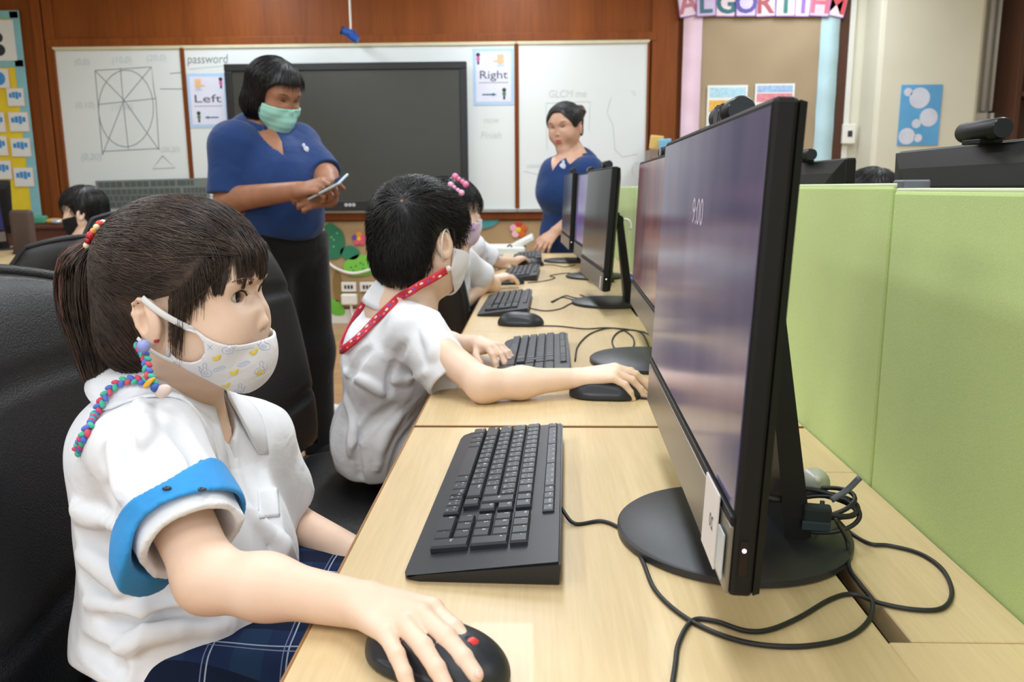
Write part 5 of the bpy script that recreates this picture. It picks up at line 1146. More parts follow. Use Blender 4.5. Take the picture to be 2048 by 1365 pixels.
def hand_prims(s, W, d, n, side, hs, a1=(25, 25, 25, 25), a2=(25, 25, 25, 25), a3=(12, 12, 12, 12), spread=(8, 2, -4, -11), thumb=(40, 18, 10), pitch=0.0, tuck=0.3):
    """palm down hand: W wrist, d towards the fingers, n out of its back; side +1 right hand, -1 left. returns finger tips (point, direction, back)"""
    n = unit(n); d = unit(d - n * (d @ n)); t = unit(np.cross(n, d)) * side                  # t: thumb side
    def P(x, y, z): return W + d * x * hs + t * y * hs + n * z * hs
    kn = [(0.47, 0.155, 0.02), (0.50, 0.055, 0.035), (0.475, -0.05, 0.025), (0.435, -0.145, 0.0)]; fr = 0.058; ln = [(0.21, 0.14, 0.10), (0.235, 0.155, 0.11), (0.215, 0.145, 0.105), (0.165, 0.11, 0.09)]
    fw = [1.0, 1.0, 0.96, 0.84]
    for i, k in enumerate(kn): s.u(rc(P(0.02, k[1] * 0.42, 0.0), P(*k), 0.098 * hs, 0.066 * hs * fw[i]), 0.05 * hs)
    s.u(el(P(0.22, 0.11, -0.055), np.array((0.17, 0.10, 0.07)) * hs, np.stack([d, t, n], 1)), 0.06 * hs)
    tips = []
    for i, k in enumerate(kn):
        p = P(*k); sp = math.radians(spread[i]); ax = d * math.cos(sp) + t * math.sin(sp); a = 0.0; r = fr * fw[i] * hs
        for j, L in enumerate(ln[i]):
            a += math.radians((a1, a2, a3)[j][i]); v = ax * math.cos(a) - n * math.sin(a); q = p + v * L * hs
            r2 = r * (0.93, 0.92, 0.86)[j]; s.u(rc(p, q, r, r2), 0.022 * hs if j == 0 else 0.008 * hs)
            if j < 2: s.u(el(q + (ax * math.sin(a) + n * math.cos(a)) * r2 * 0.12, np.full(3, r2 * 1.04)), 0.01 * hs)
            p, r = q, r2
        tips.append((p, v, ax * math.sin(a) + n * math.cos(a), r))
    th = [math.radians(x) for x in thumb]; p = P(0.12, 0.12, -0.05); a = th[0]; r = 0.078 * hs
    for j, L in enumerate((0.22, 0.165, 0.13)):
        v = unit(d * math.cos(a) + t * math.sin(a) - n * tuck); q = p + v * L * hs; r2 = (0.062, 0.056, 0.047)[j] * hs; s.u(rc(p, q, r, r2), 0.03 * hs if j == 0 else 0.01 * hs); p, r = q, r2; a -= th[1] if j == 0 else th[2]
    tips.append((p, v, unit(n + t * 0.7 - v * (v @ (n + t * 0.7))), r))
    return tips
def nails(tips, parent, k=1.0):
    mb = MB()
    for p, v, b, r in tips:
        x = unit(v); z = unit(b - x * (b @ x)); y = np.cross(z, x); R = np.stack([x, y, z], 1)
        mb.ball(p + x * r * 0.18 + z * r * 0.55, (r * 0.75, r * 0.68, r * 0.48), R, 14, 8)
    return mb.build('fingernails', M_nail, parent, True)
def strands_geo(P, r, sides=3):
    """P[n][k][3] strands, r[k] or r[n][k] radius -> verts, quads"""
    n, k = P.shape[:2]; T = np.gradient(P, axis=1); T /= np.maximum(np.linalg.norm(T, axis=2, keepdims=True), 1e-9)
    A = np.cross(T, np.array([0.31, 0.17, 0.93])); A /= np.maximum(np.linalg.norm(A, axis=2, keepdims=True), 1e-6); B = np.cross(T, A)
    r = np.broadcast_to(r, (n, k))[..., None]
    ang = np.arange(sides) * 2 * PI / sides
    v = np.stack([P + r * (math.cos(a) * A + math.sin(a) * B) for a in ang], 2).reshape(-1, 3)
    base = (np.arange(n) * k * sides)[:, None, None] + (np.arange(k - 1) * sides)[None, :, None] + np.arange(sides)[None, None, :]
    nx = (np.arange(n) * k * sides)[:, None, None] + (np.arange(k - 1) * sides)[None, :, None] + ((np.arange(sides) + 1) % sides)[None, None, :]
    q = np.stack([base, nx, nx + sides, base + sides], -1).reshape(-1, 4)
    return v, q
def grad(f, p, e=0.001):
    g = np.stack([f(p + np.eye(3)[i] * e) - f(p - np.eye(3)[i] * e) for i in range(3)], 1); return g / np.maximum(np.linalg.norm(g, axis=1, keepdims=True), 1e-9)
def comb(f, P0, field, length, steps, lift, jit, seed=0, gravity=0.0):
    """strands that follow the surface f=0 along a direction field; lift(t) is the height over it"""
    r = np.random.RandomState(seed); p = P0.copy(); n = len(p); out = [p.copy()]
    L = np.broadcast_to(length, (n,)); wob = r.normal(size=(n, 3)) * jit; h = r.uniform(0.2, 1.0, n)
    for i in range(1, steps):
        t = i / (steps - 1); nn = grad(f, p); v = field(p) + wob
        if gravity: v = v + V(0, 0, -gravity)
        v = v - nn * np.sum(v * nn, 1, keepdims=True); v /= np.maximum(np.linalg.norm(v, axis=1, keepdims=True), 1e-6)
        p = p + v * (L / (steps - 1))[:, None]
        dd = f(p); nn = grad(f, p); p = p - nn * (dd - lift(t) * h)[:, None]; out.append(p.copy())
    return np.stack(out, 1)
def scatter_on(v, q, n, seed=0, keep=None):
    r = np.random.RandomState(seed); a, b, c = v[q[:, 0]], v[q[:, 1]], v[q[:, 2]]; ar = np.linalg.norm(np.cross(b - a, c - a), axis=1); ar = ar / ar.sum()
    i = r.choice(len(q), n * 3 if keep else n, p=ar); u, w = r.rand(len(i), 1), r.rand(len(i), 1)
    p = v[q[i, 0]] * (1 - u) * (1 - w) + v[q[i, 1]] * u * (1 - w) + v[q[i, 2]] * u * w + v[q[i, 3]] * (1 - u) * w
    if keep is not None: p = p[keep(p)][:n]
    return p
def hair_obj(name, cap, parent, m, parts, vox=0.004, extra=None, capmesh=None):
    """scalp shell plus strands, one mesh"""
    v, q = capmesh if capmesh else surface(cap, *cap.bounds(), vox); vs, qs = [v], [q]; n = len(v)
    for P, r in parts:
        a, b = strands_geo(P, r); vs.append(a); qs.append(b + n); n += len(a)
    return mesh_obj(name, np.concatenate(vs), np.concatenate(qs).astype(np.int32), m, parent, smooth=True)
def taper(k, r0, tip=0.15, p=1.5): t = np.linspace(0, 1, k); return r0 * (1 - (1 - tip) * t ** p)
def eye_objs(M, surf_f, parent, gaze=(1, 0, 0), half_w=0.0128, half_h=0.0052, lids=None, sides=(-1, 1), r=0.0118):
    pass
def eye_site(f, M, sy, c=(0.0, 0.0290, 0.0185)):
    """where the face surface lies in front of an eye: point and outward direction"""
    S = np.linalg.norm(M[:3, 0]); n = unit(M[:3, :3] @ V(0.92, sy * 0.39, 0)); o = TP(M, 0.07, sy * c[1], c[2])
    ts = np.linspace(-0.02, 0.05, 141) * S; d = f(o + ts[:, None] * n); i = np.nonzero(d < 0)[0].max(); return o + n * ts[i], n
def almond(E, n, up, w, h, depth):
    t = unit(np.cross(up, n)); u = np.cross(n, t); c = (w * w - h * h) / (2 * h); Rr = c + h
    def f(p):
        x = p - E; a = x @ t; b = x @ u; k = x @ n
        return np.maximum(np.maximum(np.sqrt(a * a + (b + c) ** 2), np.sqrt(a * a + (b - c) ** 2)) - Rr, np.abs(k) - depth).astype(np.float32)
    def edge(s_, v): # v in -1..1 along the width, s_ +1 upper / -1 lower
        a = v * w; b = s_ * (math.sqrt(max(Rr * Rr - a * a, 0)) - c); return E + t * a + u * b
    return f, edge, t, u
def eyeball(C, gaze, r, parent, iris=0.53, name='eye'):
    g = unit(gaze); mb = MB(); X = unit(np.cross(V(0.1, 0.2, 1), g)); Y = np.cross(g, X); th = np.array([0, 0.1, 0.24, 0.245, 0.4, iris, iris + 0.01, 0.8, 1.1, 1.5, 2.0, 2.5, 3.1]); n = 28; v = []; f = []; mi = []
    for a in th: v += [C + r * (math.cos(a) * (1 + 0.03 * (a < iris)) * g + math.sin(a) * (math.cos(b) * X + math.sin(b) * Y)) for b in np.arange(n) * 2 * PI / n]
    for i in range(len(th) - 1):
        for j in range(n): f.append((i * n + j, (i + 1) * n + j, (i + 1) * n + (j + 1) % n, i * n + (j + 1) % n)); mi.append(2 if th[i] < 0.24 else 1 if th[i] < iris else 0)
    mb.v = [np.array(v)]; mb.f = f; mb.m = mi; mb.n = len(v)
    return mb.build(name, [M_sclera, M_iris, M_pupil], parent, True)
def on_surface(b, p, d, lift=0.0):
    h = b.ray_cast(Vector(p), Vector(d)); 
    return None if h[0] is None else np.array(h[0]) + np.array(h[1]) * lift
def collar(name, C, R, m, parent, r_in, r_out, drop, tip, gap, th=0.003, rise=0.012, back=0.0, asym=1.0, n=50, bvh=None):
    """a folded shirt collar about the neck: C centre, R axes (x forward), open at the front by gap radians"""
    G = []
    for a in np.linspace(gap, 2 * PI - gap, n):
        f = math.exp(-((min(a, 2 * PI - a) - gap) / 0.55) ** 2); row = []
        ri = r_in * (1 + 0.10 * math.cos(a)); ro = r_out + tip * f * 0.6
        for v in np.linspace(0, 1, 9):
            rr_ = ri + (ro - ri) * v ** 1.2; z = rise * (1 - 2.2 * (v - 0.25) ** 2) - drop * v ** 1.4 - tip * f * v - 0.022 * max(0, math.cos(a)) + back * max(0, -math.cos(a))
            q = np.asarray(C) + R @ V(rr_ * math.cos(a), rr_ * asym * math.sin(a), z)
            if bvh is not None and v > 0.3:
                h = bvh.ray_cast(Vector((q[0], q[1], q[2] + 0.10)), Vector((0, 0, -1)), 0.20)
                if h[0] is not None: q[2] = max(q[2], h[0].z + 0.003 + 0.004 * (1 - v)) if v < 0.99 else max(q[2], h[0].z + 0.002)
            row.append(q)
        G.append(row)
    return MB().sheet(np.array(G), th).build(name, m, parent, True)
def sdf_hit(f, px, py, t0=0.4, t1=2.2):
    """where a sight line meets a shape"""
    d = unit(ray(px, py)); ts = np.arange(t0, t1, 0.002); v = f((CAM_P + ts[:, None] * d).astype(np.float32)); i = np.nonzero(v < 0)[0]
    return None if not len(i) else CAM_P + ts[i[0]] * d
def drape(f, lines):
    """ridges (+r) and valleys (-r) of cloth along lines on a shape"""
    base = SDF(); base.ops = list(f.ops)
    for r, pts in lines:
        Q = [sdf_hit(base, *p) for p in pts]; Q = [q for q in Q if q is not None]
        if len(Q) < 2: continue
        Q = smooth_path(Q, 10) if len(Q) > 2 else np.array(Q); n = len(Q); t = np.linspace(-1, 1, n)
        for i in range(n - 1):
            ra, rb_ = [abs(r) * (1 - 0.55 * abs(t[k]) ** 2) for k in (i, i + 1)]
            if r > 0: f.u(rc(Q[i], Q[i + 1], ra * 0.55, rb_ * 0.55), 0.016)
            else: f.sub(rc(Q[i], Q[i + 1], ra * 0.5, rb_ * 0.5), 0.012)
def neck_v(f0, tip, fw, z1, w1, depth=0.012):
    """an open V neck: wedge(p) < 0 inside the opening below the collar"""
    fw = unit(fw).astype(np.float32); lf = np.array((-fw[1], fw[0], 0), np.float32); t = np.asarray(tip, np.float32)
    def wedge(p, grow=0.0):
        x = p - t; w = np.interp(p[:, 2], [t[2], z1], [0.0, w1]) - (p[:, 2] < t[2]) * 0.02
        return np.maximum(np.maximum(np.abs(x @ lf) - w - grow, -0.12 - x @ fw), t[2] - grow - p[:, 2]).astype(np.float32)
    skin = ('fn', lambda p: np.maximum(np.maximum(f0(p) + depth * 0.5, wedge(p, 0.014)), p[:, 2] - z1 - 0.01), t - 0.2, t + 0.2)
    def cut(p, d): return np.maximum(d, -np.maximum(wedge(p), -(f0(p) + depth)))
    return skin, cut
# ================================================================== the girl in the foreground
def P3(px, py, Y): return at(px, py, Y)
if want('girl'):
    S = 0.91; EAR = P3(303, 642, 0.765)
    M = frame(EAR - V(-0.006, -0.0715, -0.004) * S, -0.02, 0.03, 0.0, S); Rm = M[:3, :3] / S
    sh, el_, wr = P3(300, 905, 0.735), P3(418, 1160, 0.645), P3(722, 1210, 0.616)
    shL, elL, wrL = P3(500, 880, 0.945), P3(560, 1035, 0.985), P3(735, 1120, 0.93)
    nb = P3(375, 792, 0.842)
    axes_l = lambda q: ((q.reshape(-1, 3) - M[:3, 3]) @ Rm / S).reshape(q.shape)
    # ---- shirt
    f = SDF()
    ch, be, hp = P3(326, 950, 0.85), P3(395, 1115, 0.845), P3(400, 1255, 0.83)
    f.u(el(ch, (0.070, 0.125, 0.11)), 0); f.u(el(ch + V(-0.004, 0, 0.045), (0.062, 0.120, 0.065)), 0.05); f.u(el(be, (0.112, 0.128, 0.115)), 0.06); f.u(el(hp + V(-0.012, 0, 0), (0.115, 0.138, 0.10)), 0.05)
    f.u(rc(nb + V(-0.012, -0.02, -0.04), sh + V(0, 0.01, -0.005), 0.038, 0.046), 0.04); f.u(rc(nb + V(-0.012, 0.02, -0.04), shL + V(0, -0.01, -0.005), 0.038, 0.046), 0.04)
    cf = P3(388, 1085, 0.662); ax = unit(cf - sh); cu1 = sh + ax * (np.linalg.norm(cf - sh) + 0.002)
    f.u(sleeve(sh, cu1, 0.051, 0.0485), 0.03)
    cfL = P3(568, 1010, 0.985); axL = unit(cfL - shL); f.u(sleeve(shL, cfL, 0.050, 0.046), 0.03)
    # soft folds: from the arm pit down the side, across the waist
    drape(f, [(0.010, [(155, 1015), (200, 1035), (245, 1065)]), (-0.008, [(150, 1062), (200, 1092), (255, 1135)]), (0.010, [(158, 1110), (210, 1140), (260, 1180)]), (-0.008, [(160, 1152), (215, 1190), (280, 1222)]), (0.010, [(175, 1205), (300, 1222), (440, 1214)]),
        (-0.009, [(200, 1240), (330, 1243), (440, 1232)]), (0.009, [(235, 1300), (330, 1262), (450, 1255)]), (-0.008, [(160, 1290), (200, 1315), (240, 1345)]), (-0.006, [(545, 1075), (575, 1115), (600, 1150)]), (0.008, [(500, 1020), (560, 1090), (600, 1130)]),
        (0.007, [(280, 800), (290, 850), (285, 890)]), (-0.0035, [(212, 905), (222, 955), (212, 1005)]), (0.006, [(235, 870), (230, 930), (238, 1000)]), (-0.006, [(355, 850), (390, 905), (405, 950)])])
    g1, g2 = creases(11, 5, 58, (0.5, 0.3, 0.8)), folds(12, 6, 75)
    f.fn(lambda p, d: d - 0.0042 * g1(p) + 0.0012 * g2(p))
    f0 = SDF(); f0.ops = list(f.ops); vz = P3(468, 930, 0.842)[2]; ym = 0.842
    def wedge(p, grow=0.0):
        w = np.interp(p[:, 2], [vz, nb[2] - 0.02, nb[2] + 0.05], [0.0, 0.011, 0.028]) - (p[:, 2] < vz) * 0.02
        return np.maximum(np.maximum(np.abs(p[:, 1] - ym) - w - grow, nb[0] + 0.005 - p[:, 0]), vz - grow - p[:, 2]).astype(np.float32)
    b = SDF(); head_prims(b, M)
    face = SDF(); face.ops = list(b.ops)
    sites = [(sy,) + eye_site(face, M, sy) for sy in (-1, 1)]
    alm = []
    for sy, E_, n_ in sites:
        f_, edge, t_, u_ = almond(E_ + n_ * 0.000 + V(0, 0, -0.0005), n_, V(0, 0, 1), 0.0146 * S, 0.0078 * S, 0.0065 * S)
        b.sub(('fn', f_), 0.0016); alm.append((sy, E_, n_, edge, t_, u_))
        pts = [edge(1, v) + n_ * 0.0004 - n_ * 0.006 * v * v * 0.5 for v in np.linspace(-1, 1, 9)]
        for p, q in zip(pts[:-1], pts[1:]): b.u(rc(p, q, 0.0013, 0.0013), 0.0022)
        pts = [edge(-1, v) - n_ * 0.0004 - n_ * 0.006 * v * v * 0.5 for v in np.linspace(-1, 1, 9)]
        for p, q in zip(pts[:-1], pts[1:]): b.u(rc(p, q, 0.0010, 0.0010), 0.003)
    b.u(rc(TP(M, -0.018, 0, -0.045), nb + V(-0.005, 0, -0.02), 0.041, 0.043), 0.03)
    b.u(el(nb + V(-0.016, 0, -0.080), (0.040, 0.080, 0.070)), 0.03); b.u(('fn', lambda p: np.maximum(np.maximum(f0(p) + 0.006, wedge(p, 0.012)), p[:, 2] - nb[2]), V(-0.45, 0.7, 0.7), V(-0.2, 0.95, 0.9)), 0.004)                              # upper chest inside the shirt
    b.u(rc(nb + V(-0.022, -0.03, -0.035), sh, 0.032, 0.034), 0.03); b.u(rc(nb + V(-0.022, 0.03, -0.035), shL, 0.032, 0.034), 0.03)
    b.u(rc(sh, el_, 0.031, 0.0258), 0.02); mid = el_ * 0.62 + wr * 0.38 + V(0, 0, 0.002); b.u(rc(el_, mid, 0.0255, 0.0248), 0.02); b.u(rc(mid, wr, 0.0248, 0.0195), 0.02)
    b.u(rc(shL, elL, 0.031, 0.027), 0.02); b.u(rc(elL, wrL, 0.027, 0.019), 0.02)
    hn = unit(V(-0.12, 0.06, 1.0))
    tips = hand_prims(b, wr + V(0.002, -0.002, 0.002), unit(V(0.70, -0.68, 0.27)), hn, 1, 0.140, a1=(15, 15, 17, 22), a2=(12, 12, 14, 17), a3=(6, 6, 8, 10), spread=(-6, -4, -9, -16), thumb=(24, 12, 6), tuck=0.22)
    hand_prims(b, wrL, unit(wrL - elL + V(0, -0.05, 0)), V(0, 0.2, 1), -1, 0.13)
    hip = V(-0.365, 0.84, 0.57)
    b.u(rc(nb + V(-0.045, 0, -0.13), hip + V(-0.02, 0, 0), 0.050, 0.075), 0.05)
    for s_ in (-1, 1):
        k_ = V(-0.07, 0.84 + s_ * 0.075, 0.555); a_ = V(-0.09, 0.84 + s_ * 0.08, 0.22); b.u(rc(hip + V(0, s_ * 0.05, 0), k_, 0.065, 0.045), 0.03); b.u(rc(k_, a_, 0.045, 0.03), 0.02); b.u(rc(a_, a_ + V(0.11, 0, -0.05), 0.03, 0.022), 0.02)
    girl = sdf_obj('person', b, M_skin_k, 0.0019)
    tag(girl, 'girl with a ponytail, a duck printed white mask and a blue armband', 'person')
    gb = bvh_of(girl)
    for sy, E_, n_, edge, t_, u_ in alm:
        r = 0.0118 * S; C_ = E_ - n_ * (r + 0.0012); eyeball(C_, unit(V(1.0, -0.02 - 0.05 * sy, -0.04)), r, girl, 0.70)
        ls = [edge(1, v) + n_ * (0.0022 - 0.0035 * v * v) - u_ * 0.0004 for v in np.linspace(-0.95, 0.95, 14)]
        mb = MB(); mb.tube(ls, 0.0010, 6)
        for v in np.linspace(-0.9, 0.9, 17): p = edge(1, v) + n_ * (0.0022 - 0.0035 * v * v); mb.tube([p, p + n_ * 0.0020 + t_ * v * 0.001, p + n_ * 0.0032 + u_ * 0.0010 + t_ * v * 0.002], [0.0003, 0.0002, 0.0001], 4)
        mb.build('eyelashes', M_lash, girl)
        Q = [on_surface(gb, E_ + t_ * x * S + u_ * (0.0185 + 0.003 * (1 - (x / 0.016) ** 2)) * S + n_ * 0.05, -n_, 0.0002) for x in np.linspace(-0.016, 0.016, 12)]
        Q = [q for q in Q if q is not None]; MB().tube(Q, [0.0012 * (1 - 0.6 * abs(2 * i / (len(Q) - 1) - 1)) for i in range(len(Q))], 6).build('eyebrow', M_brow_k, girl, True)
    nails(tips, girl)
    # ---- mask
    fs = face
    def L_(p): return (np.asarray(p) - M[:3, 3]) @ Rm / S
    bul = el(TP(M, 0.056, 0, -0.052), np.array((0.0445, 0.048, 0.041)) * S, Rm)
    def mask_f(p, th=0.0014):
        d0 = fs(p) - 0.0035; e = prim_d(bul, p); k = 0.012; h = np.maximum(k - np.abs(d0 - e), 0) / k; d = np.minimum(d0, e) - h * h * k * 0.25
        q = L_(p); x, y, z = q[:, 0], np.abs(q[:, 1]), q[:, 2]
        zt_ = np.interp(x, [0.0, 0.03, 0.045, 0.058, 0.074, 0.088, 0.12], [-0.004, -0.006, -0.013, -0.023, -0.0305, -0.0315, -0.029]); zb_ = np.interp(x, [0.0, 0.02, 0.04, 0.06, 0.08], [-0.041, -0.053, -0.071, -0.088, -0.105])
        reg = np.maximum(np.maximum(z - zt_, zb_ - z), np.where(y > 0.02, 0.0182 - np.sqrt((x - 0.0325) ** 2 + (z + 0.0312) ** 2), -1))
        reg = np.maximum(reg, np.where(z > -0.03, 0.030 - x, 0.010 - x)) * S
        return np.maximum(np.abs(d) - th, reg).astype(np.float32)
    mlo, mhi = TP(M, 0.0, -0.075, -0.115), TP(M, 0.13, 0.075, 0.005)
    mask = sdf_obj('face_mask', mask_f, M_maskw, 0.0014, girl, (mlo, mhi), slack=1.5, relax=2)
    mask['label'] = 'white face mask printed with yellow ducklings and blue outlined birds'; mbv = bvh_of(mask)
    M_dk = mat('yellow_duck_print', (238, 212, 84), 0.8); M_bl = mat('blue_line_print', (156, 178, 218), 0.8)
    def mpt(px, py, lift=0.0005):
        v = ray(px, py); return on_surface(mbv, CAM_P, unit(v), lift)
    ducks, lines = MB(), MB()
    for px, py, a in ((433, 716, .2), (507, 704, 0), (468, 745, .1), (440, 664, .5), (452, 772, -.3), (552, 661, 0), (520, 745, .2)):
        for dx, dy, rx, ry in ((0, 2, 8, 5), (5, -4, 4.5, 4.5), (-6, 0, 4, 3)):
            q = mpt(px + dx, py + dy)
            if q is None: continue
            h = mbv.find_nearest(Vector(q)); n_ = np.array(h[1]); x_ = unit(CAM_R - n_ * (CAM_R @ n_)); R_ = np.stack([x_, np.cross(n_, x_), n_], 1); ducks.ball(q, (rx * 0.00044, ry * 0.00044, 0.00016), R_, 10, 6)
    if ducks.n: ducks.build('duckling_print', M_dk, mask, True)
    def bird(px, py, k, fl=1):
        body = [(px + fl * k * x, py + k * y) for x, y in ((-20, 4), (-16, 14), (0, 17), (14, 12), (18, 0), (12, -6), (8, -14), (12, -24), (4, -30), (-3, -24), (0, -14), (-4, -6), (-14, -4), (-20, 4))]
        return [body, [(px + fl * k * x, py + k * y) for x, y in ((-8, 6), (0, 10), (10, 4), (2, 0), (-8, 6))], [(px + fl * k * x, py + k * y) for x, y in ((16, -8), (24, -18), (22, -2), (16, 2))]]
    segs = bird(456, 698, 0.62) + bird(528, 690, 0.62, -1) + bird(520, 740, 0.6) + bird(412, 744, 0.6, -1) + bird(478, 782, 0.5)
    for cx, cy in ((487, 728), (438, 738)):
        segs += [[(cx + 12 * math.cos(a) * 1.0 + 0.0, cy + 4 * math.sin(a) - 4 * math.cos(a)) for a in np.linspace(0, 2 * PI, 12)], [(cx - 7, cy + 3), (cx - 2, cy), (cx + 3, cy - 1), (cx + 7, cy - 4)]]
    segs += [[(415, 690), (424, 700)], [(424, 690), (415, 700)], [(390, 650), (400, 648), (408, 655)], [(470, 702), (482, 700), (508, 695)]]
    for s_ in segs:
        pts = []
        for (x0, y0), (x1, y1) in zip(s_[:-1], s_[1:]): pts += [(x0 + (x1 - x0) * t, y0 + (y1 - y0) * t) for t in np.linspace(0, 1, 4)[:-1]]
        Q = [mpt(x, y, 0.0001) for x, y in pts + [s_[-1]]]; Q = [q for q in Q if q is not None]
        if len(Q) > 3: lines.tube(Q, 0.00026, 4)
    if lines.n: lines.build('bird_outline_print', M_bl, mask)
    st = MB()
    def strap(p_, ear, w=0.0032):
        q = on_surface(mbv, TP(M, p_[0], -0.2, p_[1]), Rm @ V(0, 1, 0), 0.0006); q = TP(M, p_[0], -0.06, p_[1]) if q is None else q
        e1 = TP(M, *ear); pts = [q + (e1 - q) * t + Rm @ V(0, -0.010 * math.sin(PI * min(1, t * 1.0)) * 0.6, 0) for t in np.linspace(-0.12, 1, 14)]; st.tube(pts, w, 8, flat=0.35, up=Rm @ V(0, 1, 0))
    strap((0.035, -0.011), (-0.008, -0.0815, 0.0215), 0.0034); strap((0.014, -0.046), (-0.017, -0.079, -0.022), 0.0020); st.build('ear_loop', M_ear, girl, True)
    MB().ball(TP(M, 0.0035, -0.0795, -0.0235), 0.0030).build('earring', mat('red_gem_stud', (190, 30, 60), 0.15, coat=0.6), girl, True)
    # ---- shirt
    f.sub(rc(cu1 - ax * 0.045, cu1 + ax * 0.03, 0.036, 0.0405), 0.003); f.sub(rc(cfL - axL * 0.04, cfL + axL * 0.03, 0.034, 0.0375), 0.003)
    f.sub(rc(nb + V(-0.006, 0, 0.03), nb + V(0.0, 0, -0.03), 0.052, 0.047), 0.006)
    f.fn(lambda p, d: np.maximum(d, -np.maximum(wedge(p), -(f0(p) + 0.012))))
    hz = P3(455, 1304, 0.74)[2]
    f.cut(('fn', lambda p: (hz + 0.015 * np.sin(p[:, 0] * 22) + 0.12 * (p[:, 0] + 0.30) + 0.012 * np.sin(p[:, 1] * 31)) - p[:, 2]), 0.006)
    shirt = sdf_obj('school_shirt', f, M_shirt, 0.0024, girl)
    C0 = nb + V(-0.003, 0, 0.020); Rc = rotm(0, 0.34, 0)
    collar('collar', C0, Rc, M_shirt, shirt, 0.047, 0.090, 0.030, 0.055, 0.42, 0.0028, 0.010, 0.004, bvh=bvh_of(shirt))
    pk = P3(528, 1005, 0.835); 
    sb = bvh_of(shirt)
    G = []
    for u in np.linspace(-1, 1, 9):
        rowp = []
        for v in np.linspace(0, 1, 9):
            q = mpt2 = on_surface(sb, CAM_P, unit(ray(534 + 20 * u + 5 * v, 978 + 58 * v - 2 * u)), 0.0006); rowp.append(q if q is not None else (rowp[-1] if rowp else pk))
        G.append(rowp)
    MB().sheet(np.array(G), 0.0016).build('pocket', M_shirt, shirt, True)
    # ---- armband
    ab = SDF(); c0 = sh + ax * 0.074; tl = unit(ax + V(-0.05, 0.22, 0.10)); c1 = sh + ax * 0.100
    ab.u(rc(c0 - ax * 0.05, c1 + ax * 0.06, 0.0560, 0.0548), 0); ab.u(el(c1 + V(-0.022, -0.006, -0.022), (0.042, 0.046, 0.048)), 0.012)
    g3 = creases(21, 4, 110, ax)
    ab.fn(lambda p, d: d - 0.0014 * g3(p)); ab.sub(rc(c0 - ax * 0.06, c1 + ax * 0.08, 0.0510, 0.0500), 0.001)
    ab.cut(('fn', lambda p: np.abs((p - (c0 + c1) / 2) @ tl.astype(np.float32) - 0.006 * np.sin((p[:, 2] + p[:, 1]) * 60)) - 0.0150), 0.003)
    M_band = cloth_mat('sky_blue_band_cloth', (52, 146, 214), 0.7, 1500, 0.05)
    band = sdf_obj('armband', ab, M_band, 0.0022, girl); bbv = bvh_of(band); sn = MB()
    for px, py in ((334, 972), (403, 974)):
        q = on_surface(bbv, CAM_P, unit(ray(px, py + 6)), 0.0004)
        if q is not None: sn.ball(q, (0.0042, 0.0026, 0.0020), None, 12, 8)
    if sn.n: sn.build('snap_button', mat('dark_snap', (40, 52, 66), 0.3), band, True)
    # ---- skirt
    sk = SDF(); sk.u(el(hip + V(0.0, 0, -0.0), (0.125, 0.15, 0.10)), 0)
    for s_ in (-1, 1): sk.u(rc(hip + V(0.02, s_ * 0.055, 0.0), V(-0.08, 0.84 + s_ * 0.085, 0.565), 0.082, 0.070), 0.05)
    sk.fn(lambda p, d: d + 0.003 * np.sin(p[:, 1] * 110 + 2.5 * np.sin(p[:, 0] * 14)) * (p[:, 0] > -0.40)); sk.cut(('fn', lambda p: p[:, 0] + 0.075), 0.004)
    sk.cut(('fn', lambda p: p[:, 2] - (hz + 0.02)), 0.01); sk.cut(('fn', lambda p: 0.495 - p[:, 2]), 0.01)
    sdf_obj('plaid_skirt', sk, M_plaid, 0.004, girl)
    # ---- hair
    cap = SDF(); cc_ = (-0.008, 0, 0.043); cap.u(el(TP(M, *cc_), np.array((0.089, 0.0785, 0.081)) * S, Rm), 0)
    cap.u(el(TP(M, 0.027, 0, 0.045), np.array((0.062, 0.068, 0.061)) * S, Rm), 0.03)
    cap.u(el(TP(M, -0.046, 0, -0.026), np.array((0.050, 0.060, 0.058)) * S, Rm), 0.03)
    capfull = SDF(); capfull.ops = list(cap.ops)
    def hl(p, d):
        q = L_(p); x, y, z = q[:, 0], np.abs(q[:, 1]), q[:, 2]
        zl = np.interp(x, [-0.12, -0.05, -0.029, -0.021, 0.004, 0.018, 0.036, 0.046, 0.06, 0.075, 0.10], [-0.06, -0.086, -0.070, 0.012, 0.020, 0.024, 0.034, 0.048, 0.066, 0.080, 0.080])
        zl = np.where(y < 0.045, np.where(x > 0.0, 0.062, zl), zl)
        return np.maximum(d, (zl - z) * S * 0.8)
    cap.fn(hl)
    cm = surface(cap, *cap.bounds(), 0.003)
    tie = TP(M, -0.100, 0, 0.074)
    def tofield(p): v = tie - p; return v / np.linalg.norm(v, axis=1, keepdims=True)
    keep = lambda p: capfull(p) > -0.003
    P0 = scatter_on(*cm, 9000, 1, keep); dist = np.linalg.norm(P0 - tie, axis=1)
    A = comb(capfull, P0, tofield, np.minimum(dist * 0.95, 0.10), 9, lambda t: 0.0004 + 0.0038 * math.sin(PI * t), 0.14, 3)
    rs = np.random.RandomState(8)
